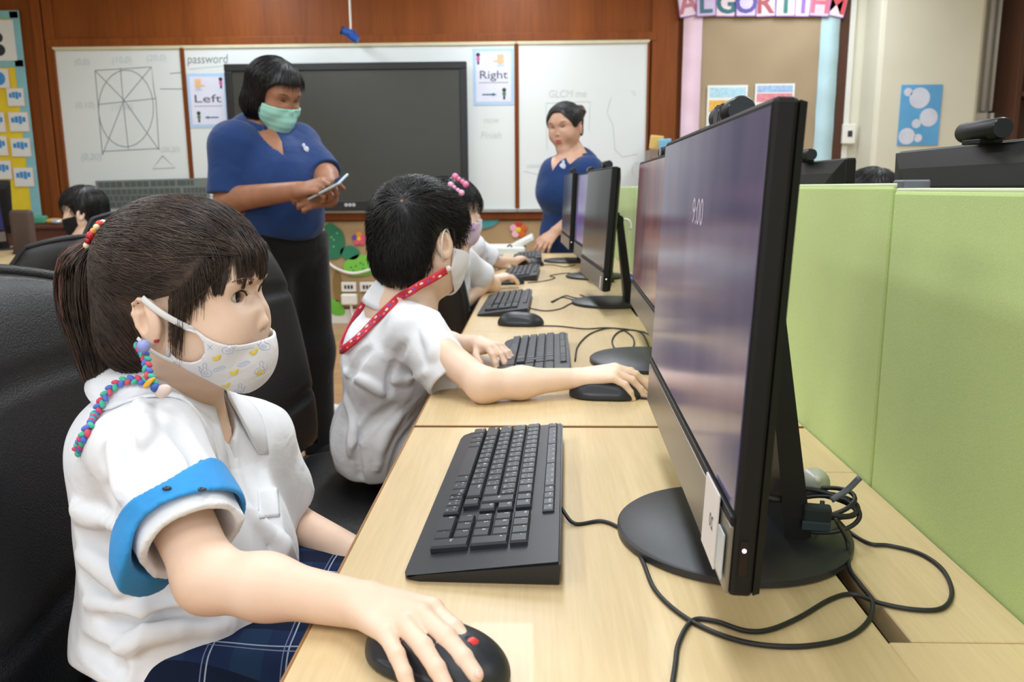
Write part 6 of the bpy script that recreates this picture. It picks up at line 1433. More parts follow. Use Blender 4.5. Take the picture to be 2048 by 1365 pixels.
    # bangs
    def local_strands(starts, mids, ends, n, jit, k=9, seed=0):
        r = np.random.RandomState(seed); out = []
        for _ in range(n):
            u = r.rand(); pick = lambda Q: (lambda x: np.array(Q[int(x)]) * (1 - x % 1) + np.array(Q[int(x) + 1]) * (x % 1))(min(u, 0.9999) * (len(Q) - 1))
            a, m_, e = pick(starts), pick(mids), pick(ends)
            a = a + r.normal(size=3) * jit; m_ = m_ + r.normal(size=3) * jit * 1.0; e = e + r.normal(size=3) * jit * V(1, 1, 3.0)
            t = np.linspace(0, 1, k)[:, None]; out.append((1 - t) ** 2 * a + 2 * t * (1 - t) * m_ + t * t * e)
        Q = np.array(out); return Q.reshape(-1, 3) @ (Rm.T * S) + M[:3, 3], Q.shape
    def locks(starts, mids, ends, n, jit, k=9, seed=0): q, sp = local_strands(starts, mids, ends, n, jit, k, seed); return q.reshape(sp)
    ys = np.linspace(-1, 1, 9)
    def bang(seed, n):
        r = np.random.RandomState(seed); out = []
        for c in range(30):
            y = r.uniform(-1, 1); zt_ = 0.044 - 0.012 * y * y + r.uniform(-0.012, 0.012); nn = n // 30
            st_ = [(0.036 - 0.012 * abs(y), 0.040 * y, 0.100 - 0.012 * y * y)] * 2; md = [(0.100 - 0.026 * y * y, 0.056 * y, 0.088 - 0.008 * y * y)] * 2; en = [(0.0905 - 0.034 * abs(y) ** 2.2, 0.0600 * y + r.normal() * 0.002, zt_)] * 2
            Q, sp = local_strands(st_, md, en, nn, 0.0, 10, seed + c); Q = Q.reshape(sp); t = np.linspace(0, 1, 10)[None, :, None]
            off = (r.normal(size=(nn, 1, 3)) * V(0.0012, 0.0050, 0.002)) @ Rm.T; out.append(Q + off * (1 - 0.75 * t ** 2) + (r.normal(size=(nn, 1, 3)) * 0.0011) * t)
        return np.concatenate(out)
    BA = bang(5, 1500)
    # side hair: temple and the lock before the ear
    SD = [locks([(0.028, s_ * 0.042, 0.090), (0.002, s_ * 0.052, 0.084)], [(0.066, s_ * 0.073, 0.058), (0.033, s_ * 0.083, 0.052)], [(0.062, s_ * 0.0590, 0.046), (0.046, s_ * 0.0665, 0.024), (0.030, s_ * 0.0705, 0.004), (0.020, s_ * 0.0725, -0.008)], 800, 0.0032, 10, 9 + s_) for s_ in (-1, 1)]
    LK = [locks([(0.030, s_ * 0.062, 0.050), (0.020, s_ * 0.064, 0.050)], [(0.034, s_ * 0.076, 0.01), (0.018, s_ * 0.078, 0.01)], [(0.027, s_ * 0.067, -0.040), (0.014, s_ * 0.072, -0.034)], 75, 0.0026, 10, 19 + s_) for s_ in (-1, 1)]
    # ponytail
    PT0 = [(-0.106, 0, 0.088)]
    def tail(n, seed, jit0, rad, zend):
        r = np.random.RandomState(seed); out = []
        path = smooth_path([(-0.096, 0, 0.074), (-0.110, 0.0, 0.056), (-0.113, 0.0, 0.012), (-0.106, 0.0, -0.040), (-0.096, 0.0, -0.105), (-0.088, -0.006, zend)], 12)
        k = len(path)
        for _ in range(n):
            a = r.uniform(0, 2 * PI); q = r.uniform(0.72, 1.06); t = np.linspace(0, 1, k); w = rad * (0.30 + 0.9 * np.sin(PI * np.clip(t * 0.9 + 0.05, 0, 1)) ** 0.8) * (1 - 0.45 * t)
            L = r.uniform(0.82, 1.0); idx = t * (k - 1) * L; i = np.minimum(idx.astype(int), k - 2); f_ = (idx - i)[:, None]; c = path[i] * (1 - f_) + path[i + 1] * f_
            out.append(c + np.stack([q * math.cos(a) * w, q * math.sin(a) * w * 1.0, 0.3 * q * math.sin(a) * w], 1) + np.cumsum(r.normal(size=(k, 3)) * jit0, 0))
        Q = np.array(out); return (Q.reshape(-1, 3) @ (Rm.T * S) + M[:3, 3]).reshape(Q.shape)
    TL = tail(1700, 4, 0.0009, 0.033, -0.195); kk = TL.shape[1]
    # loose hairs
    FL = comb(capfull, scatter_on(*cm, 60, 77, keep), lambda p: tofield(p) + V(0, 0, -0.6), 0.07, 9, lambda t: 0.002 + 0.007 * t, 0.35, 6)
    def clear(Q):
        l = L_(Q.reshape(-1, 3)); x, y, z = l.T; bad = (x > -0.022) & (x < 0.011) & (z > -0.036) & (z < 0.016) & (np.abs(y) > 0.062); bad |= fs(Q.reshape(-1, 3).astype(np.float32)) < -0.012; return Q[~bad.reshape(Q.shape[:2]).any(1)]
    def lift_off(Q, off=0.0014):
        q = Q.reshape(-1, 3).copy(); d = fs(q.astype(np.float32)); m = d < off; g = grad(fs, q[m].astype(np.float32)); q[m] += g * (off - d[m])[:, None]; return q.reshape(Q.shape)
    BA = lift_off(BA); SD = [lift_off(x) for x in SD]
    A, FL = clear(A), clear(FL); SD = [clear(x) for x in SD]; LK = [clear(x) for x in LK]
    hair = hair_obj('hair', cap, girl, M_hair, [(A, taper(9, 0.00040, 0.5)), (BA, taper(10, 0.00062, 0.25, 2.5))] + [(x, taper(10, 0.0005, 0.3, 2)) for x in SD + LK] + [(TL, taper(kk, 0.00055, 0.2, 2)), (FL, taper(9, 0.0003, 0.4))], capmesh=cm)
    tl_ = SDF(); pth = smooth_path([TP(M, *q) for q in ((-0.096, 0, 0.072), (-0.108, 0.0, 0.054), (-0.111, 0.0, 0.012), (-0.105, 0.0, -0.040), (-0.097, 0.0, -0.085), (-0.094, 0.0, -0.12))], 12); rr2 = [0.007, 0.009, 0.013, 0.018, 0.020, 0.021, 0.020, 0.019, 0.016, 0.013, 0.010, 0.007, 0.005, 0.004, 0.003, 0.003]
    for i in range(len(pth) - 1): tl_.u(rc(pth[i], pth[i + 1], rr2[min(i, 15)], rr2[min(i + 1, 15)]), 0.008)
    tl_.fn(lambda p, d: d + 0.0018 * np.sin(np.arctan2(p[:, 1] - M[1, 3], p[:, 0] - M[0, 3] + 0.14) * 9 + p[:, 2] * 40))
    sdf_obj('ponytail', tl_, M_hair, 0.003, girl)
    t2 = tail(60, 14, 0.0008, 0.034, -0.02)[:, :9]; t2 = t2[(axes_l(t2)[:, 4, 0] < -0.118)]
    v_, q_ = strands_geo(t2, taper(t2.shape[1], 0.0007, 0.3)); mesh_obj('tinted_strands', v_, q_.astype(np.int32), M_hairp, girl, smooth=True)
    hb = MB(); rs = np.random.RandomState(2); cols = [(190, 40, 50), (230, 150, 70), (226, 214, 170), (200, 60, 50), (236, 226, 190), (170, 30, 46)]
    tp = TP(M, -0.098, 0, 0.075); axx = unit(Rm @ V(-0.55, 0, 0.84)) ; e1 = Rm @ V(0, 1, 0); nx_ = unit(Rm @ V(-0.75, 0, 0.35)); e2 = unit(np.cross(nx_, e1))
    for k in range(22): a = 2 * PI * k / 22; hb.ball(tp + 0.0195 * (math.cos(a) * e1 * 0.9 + math.sin(a) * e2) , 0.0036 if k % 3 else 0.0046, n=8, m=6, mi=k % 6)
    hb.build('beaded_hair_tie', [mat('bead_%d_%d_%d' % c, c, 0.25) for c in cols], girl, True)
    # ---- braided mask cord
    cols = [(76, 190, 160), (90, 120, 210), (220, 80, 110)]; mm_ = [mat('braid_%d_%d_%d' % c, c, 0.8) for c in cols]
    E0 = TP(M, -0.016, -0.081, -0.028)
    pts = [E0]; 
    def near(px, py, Y): return P3(px, py, Y)
    ptsA = smooth_path([E0, P3(291, 715, 0.735), P3(296, 745, 0.722), P3(310, 772, 0.715)], 40)
    back_ = []
    sb2 = bvh_of([c for c in shirt.children if c.name.startswith('collar')][0])
    pl = np.array(((310, 770), (292, 767), (275, 764), (260, 764), (245, 768), (232, 775), (222, 785), (212, 798), (204, 815), (196, 832), (188, 850), (170, 885), (155, 918)), float)
    dl = np.concatenate([[0], np.cumsum(np.linalg.norm(np.diff(pl, axis=0), axis=1))])
    back_ = [ptsA[-1]]
    for s_ in np.arange(7, dl[-1], 7):
        px, py = np.interp(s_, dl, pl[:, 0]), np.interp(s_, dl, pl[:, 1])
        qs = [q for q in (on_surface(k, CAM_P, unit(ray(px, py)), 0.0035) for k in (sb, sb2)) if q is not None]; q = min(qs, key=lambda q: q[1]) if qs else None
        if q is None: q = P3(px, py, back_[-1][1] + 0.002)
        q = CAM_P + (q - CAM_P) * (1 - 0.0035 / np.linalg.norm(q - CAM_P)); back_.append(q)
    ptsB = smooth_path(back_[:2] + [(a + b + c) / 3 for a, b, c in zip(back_[1:-2], back_[2:-1], back_[3:])] + back_[-1:], 120); br = MB()
    def braid(path, r=0.0043):
        d = np.concatenate([[0], np.cumsum(np.linalg.norm(np.diff(path, axis=0), axis=1))]); n_ = int(d[-1] / 0.0036)
        for k in range(n_):
            s_ = k * 0.0036; p = np.array([np.interp(s_, d, path[:, j]) for j in range(3)]); q = np.array([np.interp(s_ + 0.002, d, path[:, j]) for j in range(3)]); x = unit(q - p + 1e-9); y = unit(np.cross(x, CAM_D)); z = np.cross(x, y)
            a = (0.9 if k % 2 else -0.9); xx = unit(x * math.cos(0.6) + y * math.sin(0.6) * np.sign(a)); yy = np.cross(z, xx); br.ball(p + y * r * 0.42 * np.sign(a), (r * 1.05, r * 0.62, r * 0.75), np.stack([xx, yy, z], 1), 8, 6, mi=k % 3)
    braid(ptsA); braid(ptsB); lan = br.build('braided_cord', mm_, girl, True)
    MB().ball(P3(287, 693, 0.731), 0.0062).build('lilac_bead', mat('lilac_bead', (150, 160, 220), 0.35), lan, True)
    G = np.array([[P3(285 + 26 * u, 776 - 20 * u + 4 * math.sin(PI * u) * w + 3 * w * math.sin(PI * u), 0.712) for w in (-1, -0.3, 0.3, 1)] for u in np.linspace(0, 1, 10)]); MB().sheet(G, 0.004).build('yellow_charm', mat('yellow_charm', (240, 190, 60), 0.4), lan, True)
    c_ = P3(326, 783, 0.712); MB().ball(c_, (0.0085, 0.004, 0.006), rotm(0, -0.5, 0)).ball(P3(311, 776, 0.712), 0.0045, mi=1).build('oval_charm', [mat('cream_charm', (226, 206, 200), 0.4), mat('blue_charm', (50, 90, 170), 0.4)], lan, True)
# ================================================================== the other children and the two women
def axes_fn(M):
    S = np.linalg.norm(M[:3, 0]); Rm = M[:3, :3] / S; return lambda p: (np.asarray(p) - M[:3, 3]) @ Rm / S
def scalp(M, S, thick, hairline, side=0.0):
    Rm = M[:3, :3] / S; c = SDF(); c.u(el(TP(M, -0.008, 0, 0.042), np.array((0.083 + thick, 0.0715 + thick, 0.074 + thick)) * S, Rm), 0); c.u(el(TP(M, 0.026, 0, 0.040), np.array((0.057 + thick, 0.061 + thick, 0.056 + thick)) * S, Rm), 0.03)
    c.u(el(TP(M, -0.044, 0, -0.024), np.array((0.040 + thick, 0.050 + thick, 0.048 + thick)) * S, Rm), 0.03)
    full = SDF(); full.ops = list(c.ops); L = axes_fn(M)
    xs, zs = zip(*hairline)
    def cut(p, d):
        q = L(p); zl = np.interp(q[:, 0], xs, zs) - side * np.maximum(0, np.abs(q[:, 1]) - 0.022) * (q[:, 0] > 0.03); return np.maximum(d, (zl - q[:, 2]) * S * 0.8)
    c.fn(cut); return c, full
def ear_clear(Q, M):
    l = axes_fn(M)(Q.reshape(-1, 3)); x, y, z = l.T; bad = (x > -0.028) & (x < 0.016) & (z > -0.040) & (z < 0.024) & (np.abs(y) > 0.058); return Q[~bad.reshape(Q.shape[:2]).any(1)]
def simple_eyes(f, M, parent, w=0.013, h=0.004, look=(1, 0, -0.3), closed=False, lash=True, browm=None):
    S = np.linalg.norm(M[:3, 0]); body_b = bvh_of(parent); sc, ir, ls, br = MB(), MB(), MB(), MB()
    for sy in (-1, 1):
        E_, n_ = eye_site(f, M, sy); up = M[:3, 2] / S; t_ = unit(np.cross(up, n_)); u_ = np.cross(n_, t_); R_ = np.stack([t_, u_, n_], 1)
        if not closed:
            sc.ball(E_ - n_ * 0.0018 * S, (w * S, h * 1.25 * S, 0.0030 * S), R_, 18, 10); g = TP(M, *(np.array(look) * 0.02)) - M[:3, 3]
            ir.ball(E_ + n_ * 0.0002 * S + t_ * (g @ t_) * 0.12 + u_ * (g @ u_) * 0.10, (h * 1.25 * S, h * 1.25 * S, 0.0016 * S), R_, 14, 8)
        if lash: ls.tube([E_ + t_ * v * w * S * 1.05 + u_ * (h * 1.3 * (1 - v * v) - 0.001 - (h * 0.9 if closed else 0)) * S + n_ * (0.0012 - 0.004 * v * v) * S for v in np.linspace(-1, 1, 11)], (0.0018 if closed else 0.0011) * S, 6)
        Q = [on_surface(body_b, E_ + t_ * x * S + u_ * (0.019 + 0.003 * (1 - (x / 0.017) ** 2)) * S + n_ * 0.06, -n_, 0.0002) for x in np.linspace(-0.018, 0.017, 10)]; Q = [q for q in Q if q is not None]
        if len(Q) > 3: br.tube(Q, [0.0017 * S * (1 - 0.6 * abs(2 * i / (len(Q) - 1) - 1)) for i in range(len(Q))], 6)
    if not closed: sc.build('eye_whites', M_sclera, parent, True); ir.build('irises', M_iris, parent, True)
    if lash: ls.build('eyelashes', M_lash, parent, True)
    if br.n: br.build('eyebrows', browm or M_brow, parent, True)
def plain_mask(face, M, m, parent, zt=(-0.006, -0.008, -0.014), zb=(-0.05, -0.07, -0.092), xb=0.022, box=False, vox=0.0022, bulge=(0.056, -0.048, 0.045), label=None):
    S = np.linalg.norm(M[:3, 0]); Rm = M[:3, :3] / S; L = axes_fn(M); bul = el(TP(M, bulge[0], 0, bulge[1]), np.array((bulge[2], 0.048, 0.043)) * S, Rm)
    def f(p):
        d0 = face(p) - 0.003; e = prim_d(bul, p); k = 0.012; h = np.maximum(k - np.abs(d0 - e), 0) / k; d = np.minimum(d0, e) - h * h * k * 0.25
        q = L(p); x, z = q[:, 0], q[:, 2]; reg = np.maximum(np.maximum(z - np.interp(x, [0.02, 0.05, 0.10], zt), np.interp(x, [0.02, 0.045, 0.08], zb) - z), xb - x) * S
        if box: d = d + 0.0004 * np.sin(z * 300)
        return np.maximum(np.abs(d) - 0.0022, reg).astype(np.float32)
    o = sdf_obj('face_mask', f, m, vox, parent, (TP(M, 0.04, 0, -0.04) - 0.10 * S, TP(M, 0.04, 0, -0.04) + 0.10 * S), slack=1.5, relax=2)
    if label: o['label'] = label
    return o
def loops(M, parent, m, pts, w=0.0022):
    mb = MB()
    for sy in (-1, 1):
        for Q in pts: mb.tube(smooth_path([TP(M, x, sy * y, z) for x, y, z in Q], 14), w, 6, flat=0.5)
    return mb.build('ear_loop', m, parent, True)
def away(c, e1):
    def f(p): v = p - c; return v / np.maximum(np.linalg.norm(v, axis=1, keepdims=True), 1e-6) + e1
    return f
def thighs(s, hip, fwd, spread, knee, foot, r=0.062):
    fwd = unit(fwd); left = V(-fwd[1], fwd[0], 0)
    for q in (-1, 1):
        k = hip + fwd * knee + left * q * spread + V(0, 0, -0.02); a = V(k[0] + fwd[0] * -0.02, k[1] + fwd[1] * -0.02, foot); s.u(rc(hip + left * q * spread * 0.7, k, r, r * 0.72), 0.03); s.u(rc(k, a, r * 0.72, r * 0.5), 0.02); s.u(rc(a, a + fwd * 0.11 + V(0, 0, -0.03), r * 0.48, r * 0.36), 0.02)
def cuff_cut(c, a, rmax):
    def g(p, d):
        x = p - c; t = x @ a; rr_ = np.linalg.norm(x - t[:, None] * a, axis=1); return np.where(rr_ < rmax, np.maximum(d, t), d)
    return g

# ------------------------------------------------------------------ boy with the red lanyard
if want('boy'):
    S = 1.0; M = frame(at(838, 492, 1.565), math.radians(52), 0.16, -0.10, S); Rm = M[:3, :3] / S; L_ = axes_fn(M)
    nb = at(800, 590, 1.555); sh = at(838, 668, 1.455); el_ = at(968, 772, 1.338); wr = at(1150, 757, 1.384)
    shL = at(775, 640, 1.70); elL = at(900, 690, 1.80); wrL = at(960, 688, 1.70)
    b = SDF(); head_prims(b, M); face = SDF(); face.ops = list(b.ops)
    b.u(rc(TP(M, -0.022, 0, -0.045), nb + V(0, 0, -0.02), 0.038, 0.041), 0.03)
    hip = at(770, 985, 1.62); hip[2] = 0.565; b.u(rc(nb + V(0, 0, -0.05), hip, 0.07, 0.08), 0.05); b.u(rc(nb + V(0, -0.02, -0.03), sh, 0.036, 0.034), 0.03); b.u(rc(nb + V(0, 0.02, -0.03), shL, 0.036, 0.034), 0.03)
    b.u(rc(sh, el_, 0.030, 0.027), 0.02); mid = el_ * 0.6 + wr * 0.4; b.u(rc(el_, mid, 0.0265, 0.0255), 0.02); b.u(rc(mid, wr, 0.0255, 0.0180), 0.02); b.u(rc(shL, elL, 0.030, 0.026), 0.02); b.u(rc(elL, wrL, 0.026, 0.018), 0.02)
    mp = dz(1214, 797); tgt = V(mp[0] + 0.02, mp[1] + 0.02, 0.755)
    hd = unit(tgt - wr); tips = hand_prims(b, wr + hd * 0.004, unit(hd + V(0, 0, 0.05)), V(-0.15, -0.12, 1), 1, 0.142, a1=(24, 26, 30, 32), a2=(22, 24, 26, 30), a3=(10, 10, 12, 14), spread=(6, 0, -8, -16), thumb=(30, 16, 8), tuck=0.5)
    hand_prims(b, wrL, unit(wrL - elL), V(0, 0, 1), -1, 0.13); thighs(b, hip, V(1, 0, 0), 0.075, 0.28, 0.06)
    boy = sdf_obj('person', b, M_skin_k, 0.0024); tag(boy, 'boy seen from behind with short black hair and a red patterned lanyard', 'person'); nails(tips, boy)
    simple_eyes(face, M, boy); plain_mask(face, M, M_maskw, boy, xb=0.018)
    loops(M, boy, M_ear, [[(0.03, 0.058, -0.012), (0.012, 0.071, 0.012), (-0.010, 0.082, 0.026), (-0.024, 0.086, 0.012), (-0.024, 0.084, -0.01), (-0.014, 0.076, -0.028), (0.02, 0.060, -0.045)]], 0.0019) if 'M_ear' in globals() else None
    cap, full = scalp(M, S, 0.013, [(-0.12, -0.060), (-0.045, -0.076), (-0.030, -0.060), (-0.022, 0.018), (0.004, 0.030), (0.022, -0.005), (0.034, 0.005), (0.05, 0.06), (0.1, 0.075)])
    cm = surface(cap, *cap.bounds(), 0.0035); wh = None
    # crown whorl where the photo shows the pale spot
    cb = BVHTree.FromPolygons(cm[0].tolist(), cm[1].tolist()); h = cb.ray_cast(Vector(CAM_P), Vector(unit(ray(803, 402)))); wh = np.array(h[0])
    P0 = scatter_on(*cm, 6500, 2, lambda p: full(p) > -0.003); dw = np.linalg.norm(P0 - wh, axis=1); P0 = P0[dw > 0.006]
    r_ = np.random.RandomState(4)
    A = comb(full, P0, away(wh, 0), 0.030 + 0.012 * r_.rand(len(P0)), 6, lambda t: 0.0015 + 0.0075 * t, 0.22, 5, 0.15)
    A = ear_clear(A, M)
    hair_obj('hair', cap, boy, M_hair_b, [(A, taper(6, 0.00075, 0.15))], capmesh=cm)
    MB().ball(wh - unit(wh - M[:3, 3]) * 0.0006, (0.0032, 0.0032, 0.0012), np.array(Vector((wh - TP(M, -0.008, 0, 0.042)).tolist()).to_track_quat('Z', 'Y').to_matrix()), 14, 8).build('crown_scalp', mat('pale_scalp', (128, 104, 88), 0.6), boy, True)
    f = SDF(); ch = at(782, 735, 1.575); be = at(768, 880, 1.60)
    f.u(el(ch, (0.098, 0.125, 0.115)), 0); f.u(el(ch + V(0.004, 0, 0.05), (0.078, 0.122, 0.07)), 0.05); f.u(el(be, (0.098, 0.130, 0.12)), 0.06); f.u(el(hip + V(0.0, 0, 0.01), (0.098, 0.135, 0.085)), 0.05)
    f.u(rc(nb + V(-0.004, -0.02, -0.03), sh + V(-0.01, 0.008, 0), 0.042, 0.046), 0.04); f.u(rc(nb + V(-0.004, 0.02, -0.03), shL, 0.042, 0.046), 0.04)
    cf = at(906, 762, 1.402); ax = unit(cf - sh); f.u(sleeve(sh, cf, 0.052, 0.0505), 0.03); axL = unit(elL - shL); cfL = shL + axL * 0.10; f.u(sleeve(shL, cfL, 0.050, 0.046), 0.03)
    drape(f, [(0.010, [(775, 792), (735, 765), (692, 745)]), (-0.008, [(785, 812), (745, 845), (712, 880)]), (-0.0035, [(808, 690), (783, 738), (776, 792)]), (-0.003, [(704, 835), (712, 900), (722, 965)]), (0.009, [(845, 655), (862, 690), (868, 715)]), (0.007, [(850, 748), (820, 758), (790, 762)]),
        (0.010, [(800, 830), (770, 880), (755, 940)]), (-0.008, [(835, 850), (805, 895), (785, 950)]), (0.008, [(690, 790), (705, 850), (700, 910)]), (-0.007, [(735, 700), (715, 725), (700, 760)])])
    g1, g2 = creases(31, 5, 66, (0.3, 0.3, 0.9)), folds(32, 6, 75); f.fn(lambda p, d: d - 0.0034 * g1(p) + 0.0012 * g2(p))
    f.sub(rc(cf - ax * 0.05, cf + ax * 0.03, 0.036, 0.0445), 0.003); f.sub(rc(cfL - axL * 0.04, cfL + axL * 0.03, 0.034, 0.041), 0.003)
    f.sub(rc(nb + V(0, 0, 0.03), nb + V(0, 0, -0.02), 0.050, 0.045), 0.006)
    f.cut(('fn', lambda p: (0.512 + 0.02 * np.sin(p[:, 1] * 30) * 0.3) - p[:, 2]), 0.006)
    f.cut(('fn', lambda p: np.where(p[:, 2] < 0.66, p[:, 0] - (-0.205), -1).astype(np.float32)), 0.01)
    shirt = sdf_obj('school_shirt', f, M_shirt, 0.0028, boy); sbv = bvh_of(shirt)
    collar('collar', nb + V(0.000, 0, 0.012), rotm(0, 0.25, 0) @ rotm(0, 0, 0.05), M_shirt, shirt, 0.044, 0.066, 0.040, 0.035, 0.40, 0.0028, 0.010, 0.004, bvh=sbv)
    sk = SDF(); sk.u(el(hip + V(0.01, 0, 0), (0.078, 0.118, 0.072)), 0)
    for q in (-1, 1): sk.u(rc(hip + V(0.04, q * 0.055, 0), hip + V(0.24, q * 0.075, -0.015), 0.066, 0.062), 0.04)
    sk.cut(('fn', lambda p: 0.495 - p[:, 2]), 0.01); sdf_obj('shorts', sk, cloth_mat('navy_shorts_cloth', (30, 36, 60)), 0.005, boy)
    # red lanyard lying on his back
    M_lan = mat('red_lanyard_ribbon', (206, 48, 62), 0.6, var=0.08)
    def backpt(px, py, Yg, lift=0.003):
        q = on_surface(sbv, CAM_P, unit(ray(px, py)), lift)
        if q is None or abs(q[1] - Yg) > 0.2: return at(px, py, Yg)
        return CAM_P + (q - CAM_P) * (1 - 0.006 / np.linalg.norm(q - CAM_P))
    path = [at(893, 541, 1.505), at(868, 556, 1.49), at(838, 572, 1.478), backpt(820, 584, 1.46), backpt(800, 598, 1.46, 0.004), backpt(782, 614, 1.46), backpt(765, 630, 1.46), backpt(750, 645, 1.46), backpt(735, 660, 1.47), backpt(722, 673, 1.47), backpt(710, 684, 1.49), backpt(690, 699, 1.52), at(680, 700, 1.57), at(682, 690, 1.62), at(700, 655, 1.66), at(722, 615, 1.67), at(748, 582, 1.66), at(770, 560, 1.64)]
    pp = smooth_path(path, 90); T = np.gradient(pp, axis=0); mb = MB(); G = []; wv = CAM_D * -1
    for i, p in enumerate(pp):
        out = unit(p - (V(nb[0], nb[1], p[2]) * 1.0 + V(0.02, 0, 0))); side = unit(np.cross(T[i], out)); w = 0.0075; G.append([p - side * w, p - side * w * 0.33, p + side * w * 0.33, p + side * w])
    pr = MB().sheet(np.array(G), 0.0014)
    cols = [(226, 206, 150), (110, 90, 190), (120, 190, 220), (236, 230, 220), (70, 60, 110), (240, 130, 150)]; r_ = np.random.RandomState(7)
    for i in range(3, len(pp) - 2, 2):
        n_ = unit(np.cross(np.array(G[i][3]) - np.array(G[i][0]), T[i])); c_ = pp[i] + (np.array(G[i][3]) - pp[i]) * r_.uniform(-0.5, 0.5)
        for sgn in (-1, 1): t_ = unit(T[i]); pr.ball(c_ + n_ * sgn * 0.0008, (0.0032 if i % 3 else 0.0042, 0.0022 if i % 2 else 0.0036, 0.0006), np.stack([t_, np.cross(n_, t_), n_], 1), 8, 6, mi=1 + (i * 7) % 6)
    lan = pr.build('lanyard', [M_lan] + [mat('lanyard_print_%d_%d_%d' % c, c, 0.6) for c in cols], boy, True); lan['label'] = 'red patterned lanyard'
    MB().ball(at(897, 537, 1.50), (0.005, 0.003, 0.005)).build('snap_button', mat('white_snap', (226, 220, 222), 0.3), lan, True)

# ------------------------------------------------------------------ a seated child in plain form
def child(M, S, nb, sh, el_, wr, tgt, shL, elL, wrL, hip, label, hairline, mask=None, hair_n=1500, strand_len=0.05, whorl=(-0.05, 0, 0.11), vox=0.0045, fwd=(1, 0, 0), lowlegs=True, hairdown=None, bottoms=None):
    b = SDF(); head_prims(b, M); face = SDF(); face.ops = list(b.ops)
    b.u(rc(TP(M, -0.022, 0, -0.045), nb + V(0, 0, -0.02), 0.038, 0.041), 0.03); b.u(rc(nb + V(0, 0, -0.05), hip, 0.07, 0.08), 0.05); b.u(rc(nb, sh, 0.034, 0.034), 0.03); b.u(rc(nb, shL, 0.034, 0.034), 0.03)
    b.u(rc(sh, el_, 0.030, 0.026), 0.02); b.u(rc(el_, wr, 0.026, 0.0185), 0.02); b.u(rc(shL, elL, 0.030, 0.026), 0.02); b.u(rc(elL, wrL, 0.026, 0.0185), 0.02)
    hd = unit(tgt - wr); tips = hand_prims(b, wr, hd, V(-0.1, -0.1, 1), 1, 0.138, a1=(22, 24, 26, 28), a2=(20, 22, 24, 28), a3=(10, 10, 12, 14), spread=(6, 0, -7, -14)); hand_prims(b, wrL, unit(wrL - elL), V(0, 0, 1), -1, 0.13)
    thighs(b, hip, fwd, 0.075, 0.28, 0.06)
    o = sdf_obj('person', b, M_skin_k, vox); tag(o, label, 'person')
    if mask is not None: plain_mask(face, M, mask, o, vox=0.0026, xb=0.016)
    simple_eyes(face, M, o)
    cap, full = scalp(M, S, 0.011, hairline); cm = surface(cap, *cap.bounds(), 0.005); wh = TP(M, *whorl)
    P0 = scatter_on(*cm, hair_n, 3, lambda p: full(p) > -0.003); A = ear_clear(comb(full, P0, away(wh, 0), strand_len, 6, lambda t: 0.002 + 0.004 * t, 0.2, 7, 0.3), M)
    parts = [(A, taper(6, 0.0010, 0.2))]
    hair_obj('hair', cap, o, M_hair_b, parts, capmesh=cm)
    f = SDF(); mid = (nb + hip) / 2; f.u(el(nb * 0.62 + hip * 0.38, (0.092, 0.125, 0.12)), 0); f.u(el(nb * 0.3 + hip * 0.7, (0.10, 0.128, 0.12)), 0.05); f.u(el(hip, (0.10, 0.135, 0.085)), 0.05)
    f.u(rc(nb + V(0, 0, -0.04), sh, 0.042, 0.045), 0.04); f.u(rc(nb + V(0, 0, -0.04), shL, 0.042, 0.045), 0.04); ax = unit(el_ - sh); axL = unit(elL - shL); cf = sh + ax * 0.115; cfL = shL + axL * 0.115
    f.u(sleeve(sh, cf, 0.050, 0.048), 0.03); f.u(sleeve(shL, cfL, 0.050, 0.048), 0.03); g1 = folds(int(abs(nb[1]) * 100), 7, 60, (0.3, 0.3, 0.9)); f.fn(lambda p, d: d + 0.0024 * g1(p))
    for c_, a_ in ((cf, ax), (cfL, axL)): f.sub(rc(c_ - a_ * 0.04, c_ + a_ * 0.03, 0.034, 0.040), 0.003)
    f.sub(rc(nb + V(0, 0, 0.03), nb + V(0, 0, -0.02), 0.050, 0.044), 0.006); f.cut(('fn', lambda p: 0.515 - p[:, 2]), 0.006)
    st = sdf_obj('school_shirt', f, M_shirt, 0.0045, o); collar('collar', nb + V(0.0, 0, 0.014), rotm(0, 0.25, math.atan2(fwd[1], fwd[0])), M_shirt, st, 0.046, 0.082, 0.030, 0.04, 0.42, 0.003, bvh=bvh_of(st))
    sk = SDF(); sk.u(el(hip, (0.10, 0.14, 0.085)), 0); fw = unit(fwd); lf = V(-fw[1], fw[0], 0)
    for q in (-1, 1): sk.u(rc(hip + fw * 0.02 + lf * q * 0.055, hip + fw * 0.24 + lf * q * 0.075 + V(0, 0, -0.015), 0.078, 0.066), 0.05)
    sk.cut(('fn', lambda p: 0.49 - p[:, 2]), 0.01); sdf_obj('skirt' if bottoms is M_plaid else 'shorts', sk, bottoms or M_trouser, 0.006, o)
    return o, face, cap, full, tips
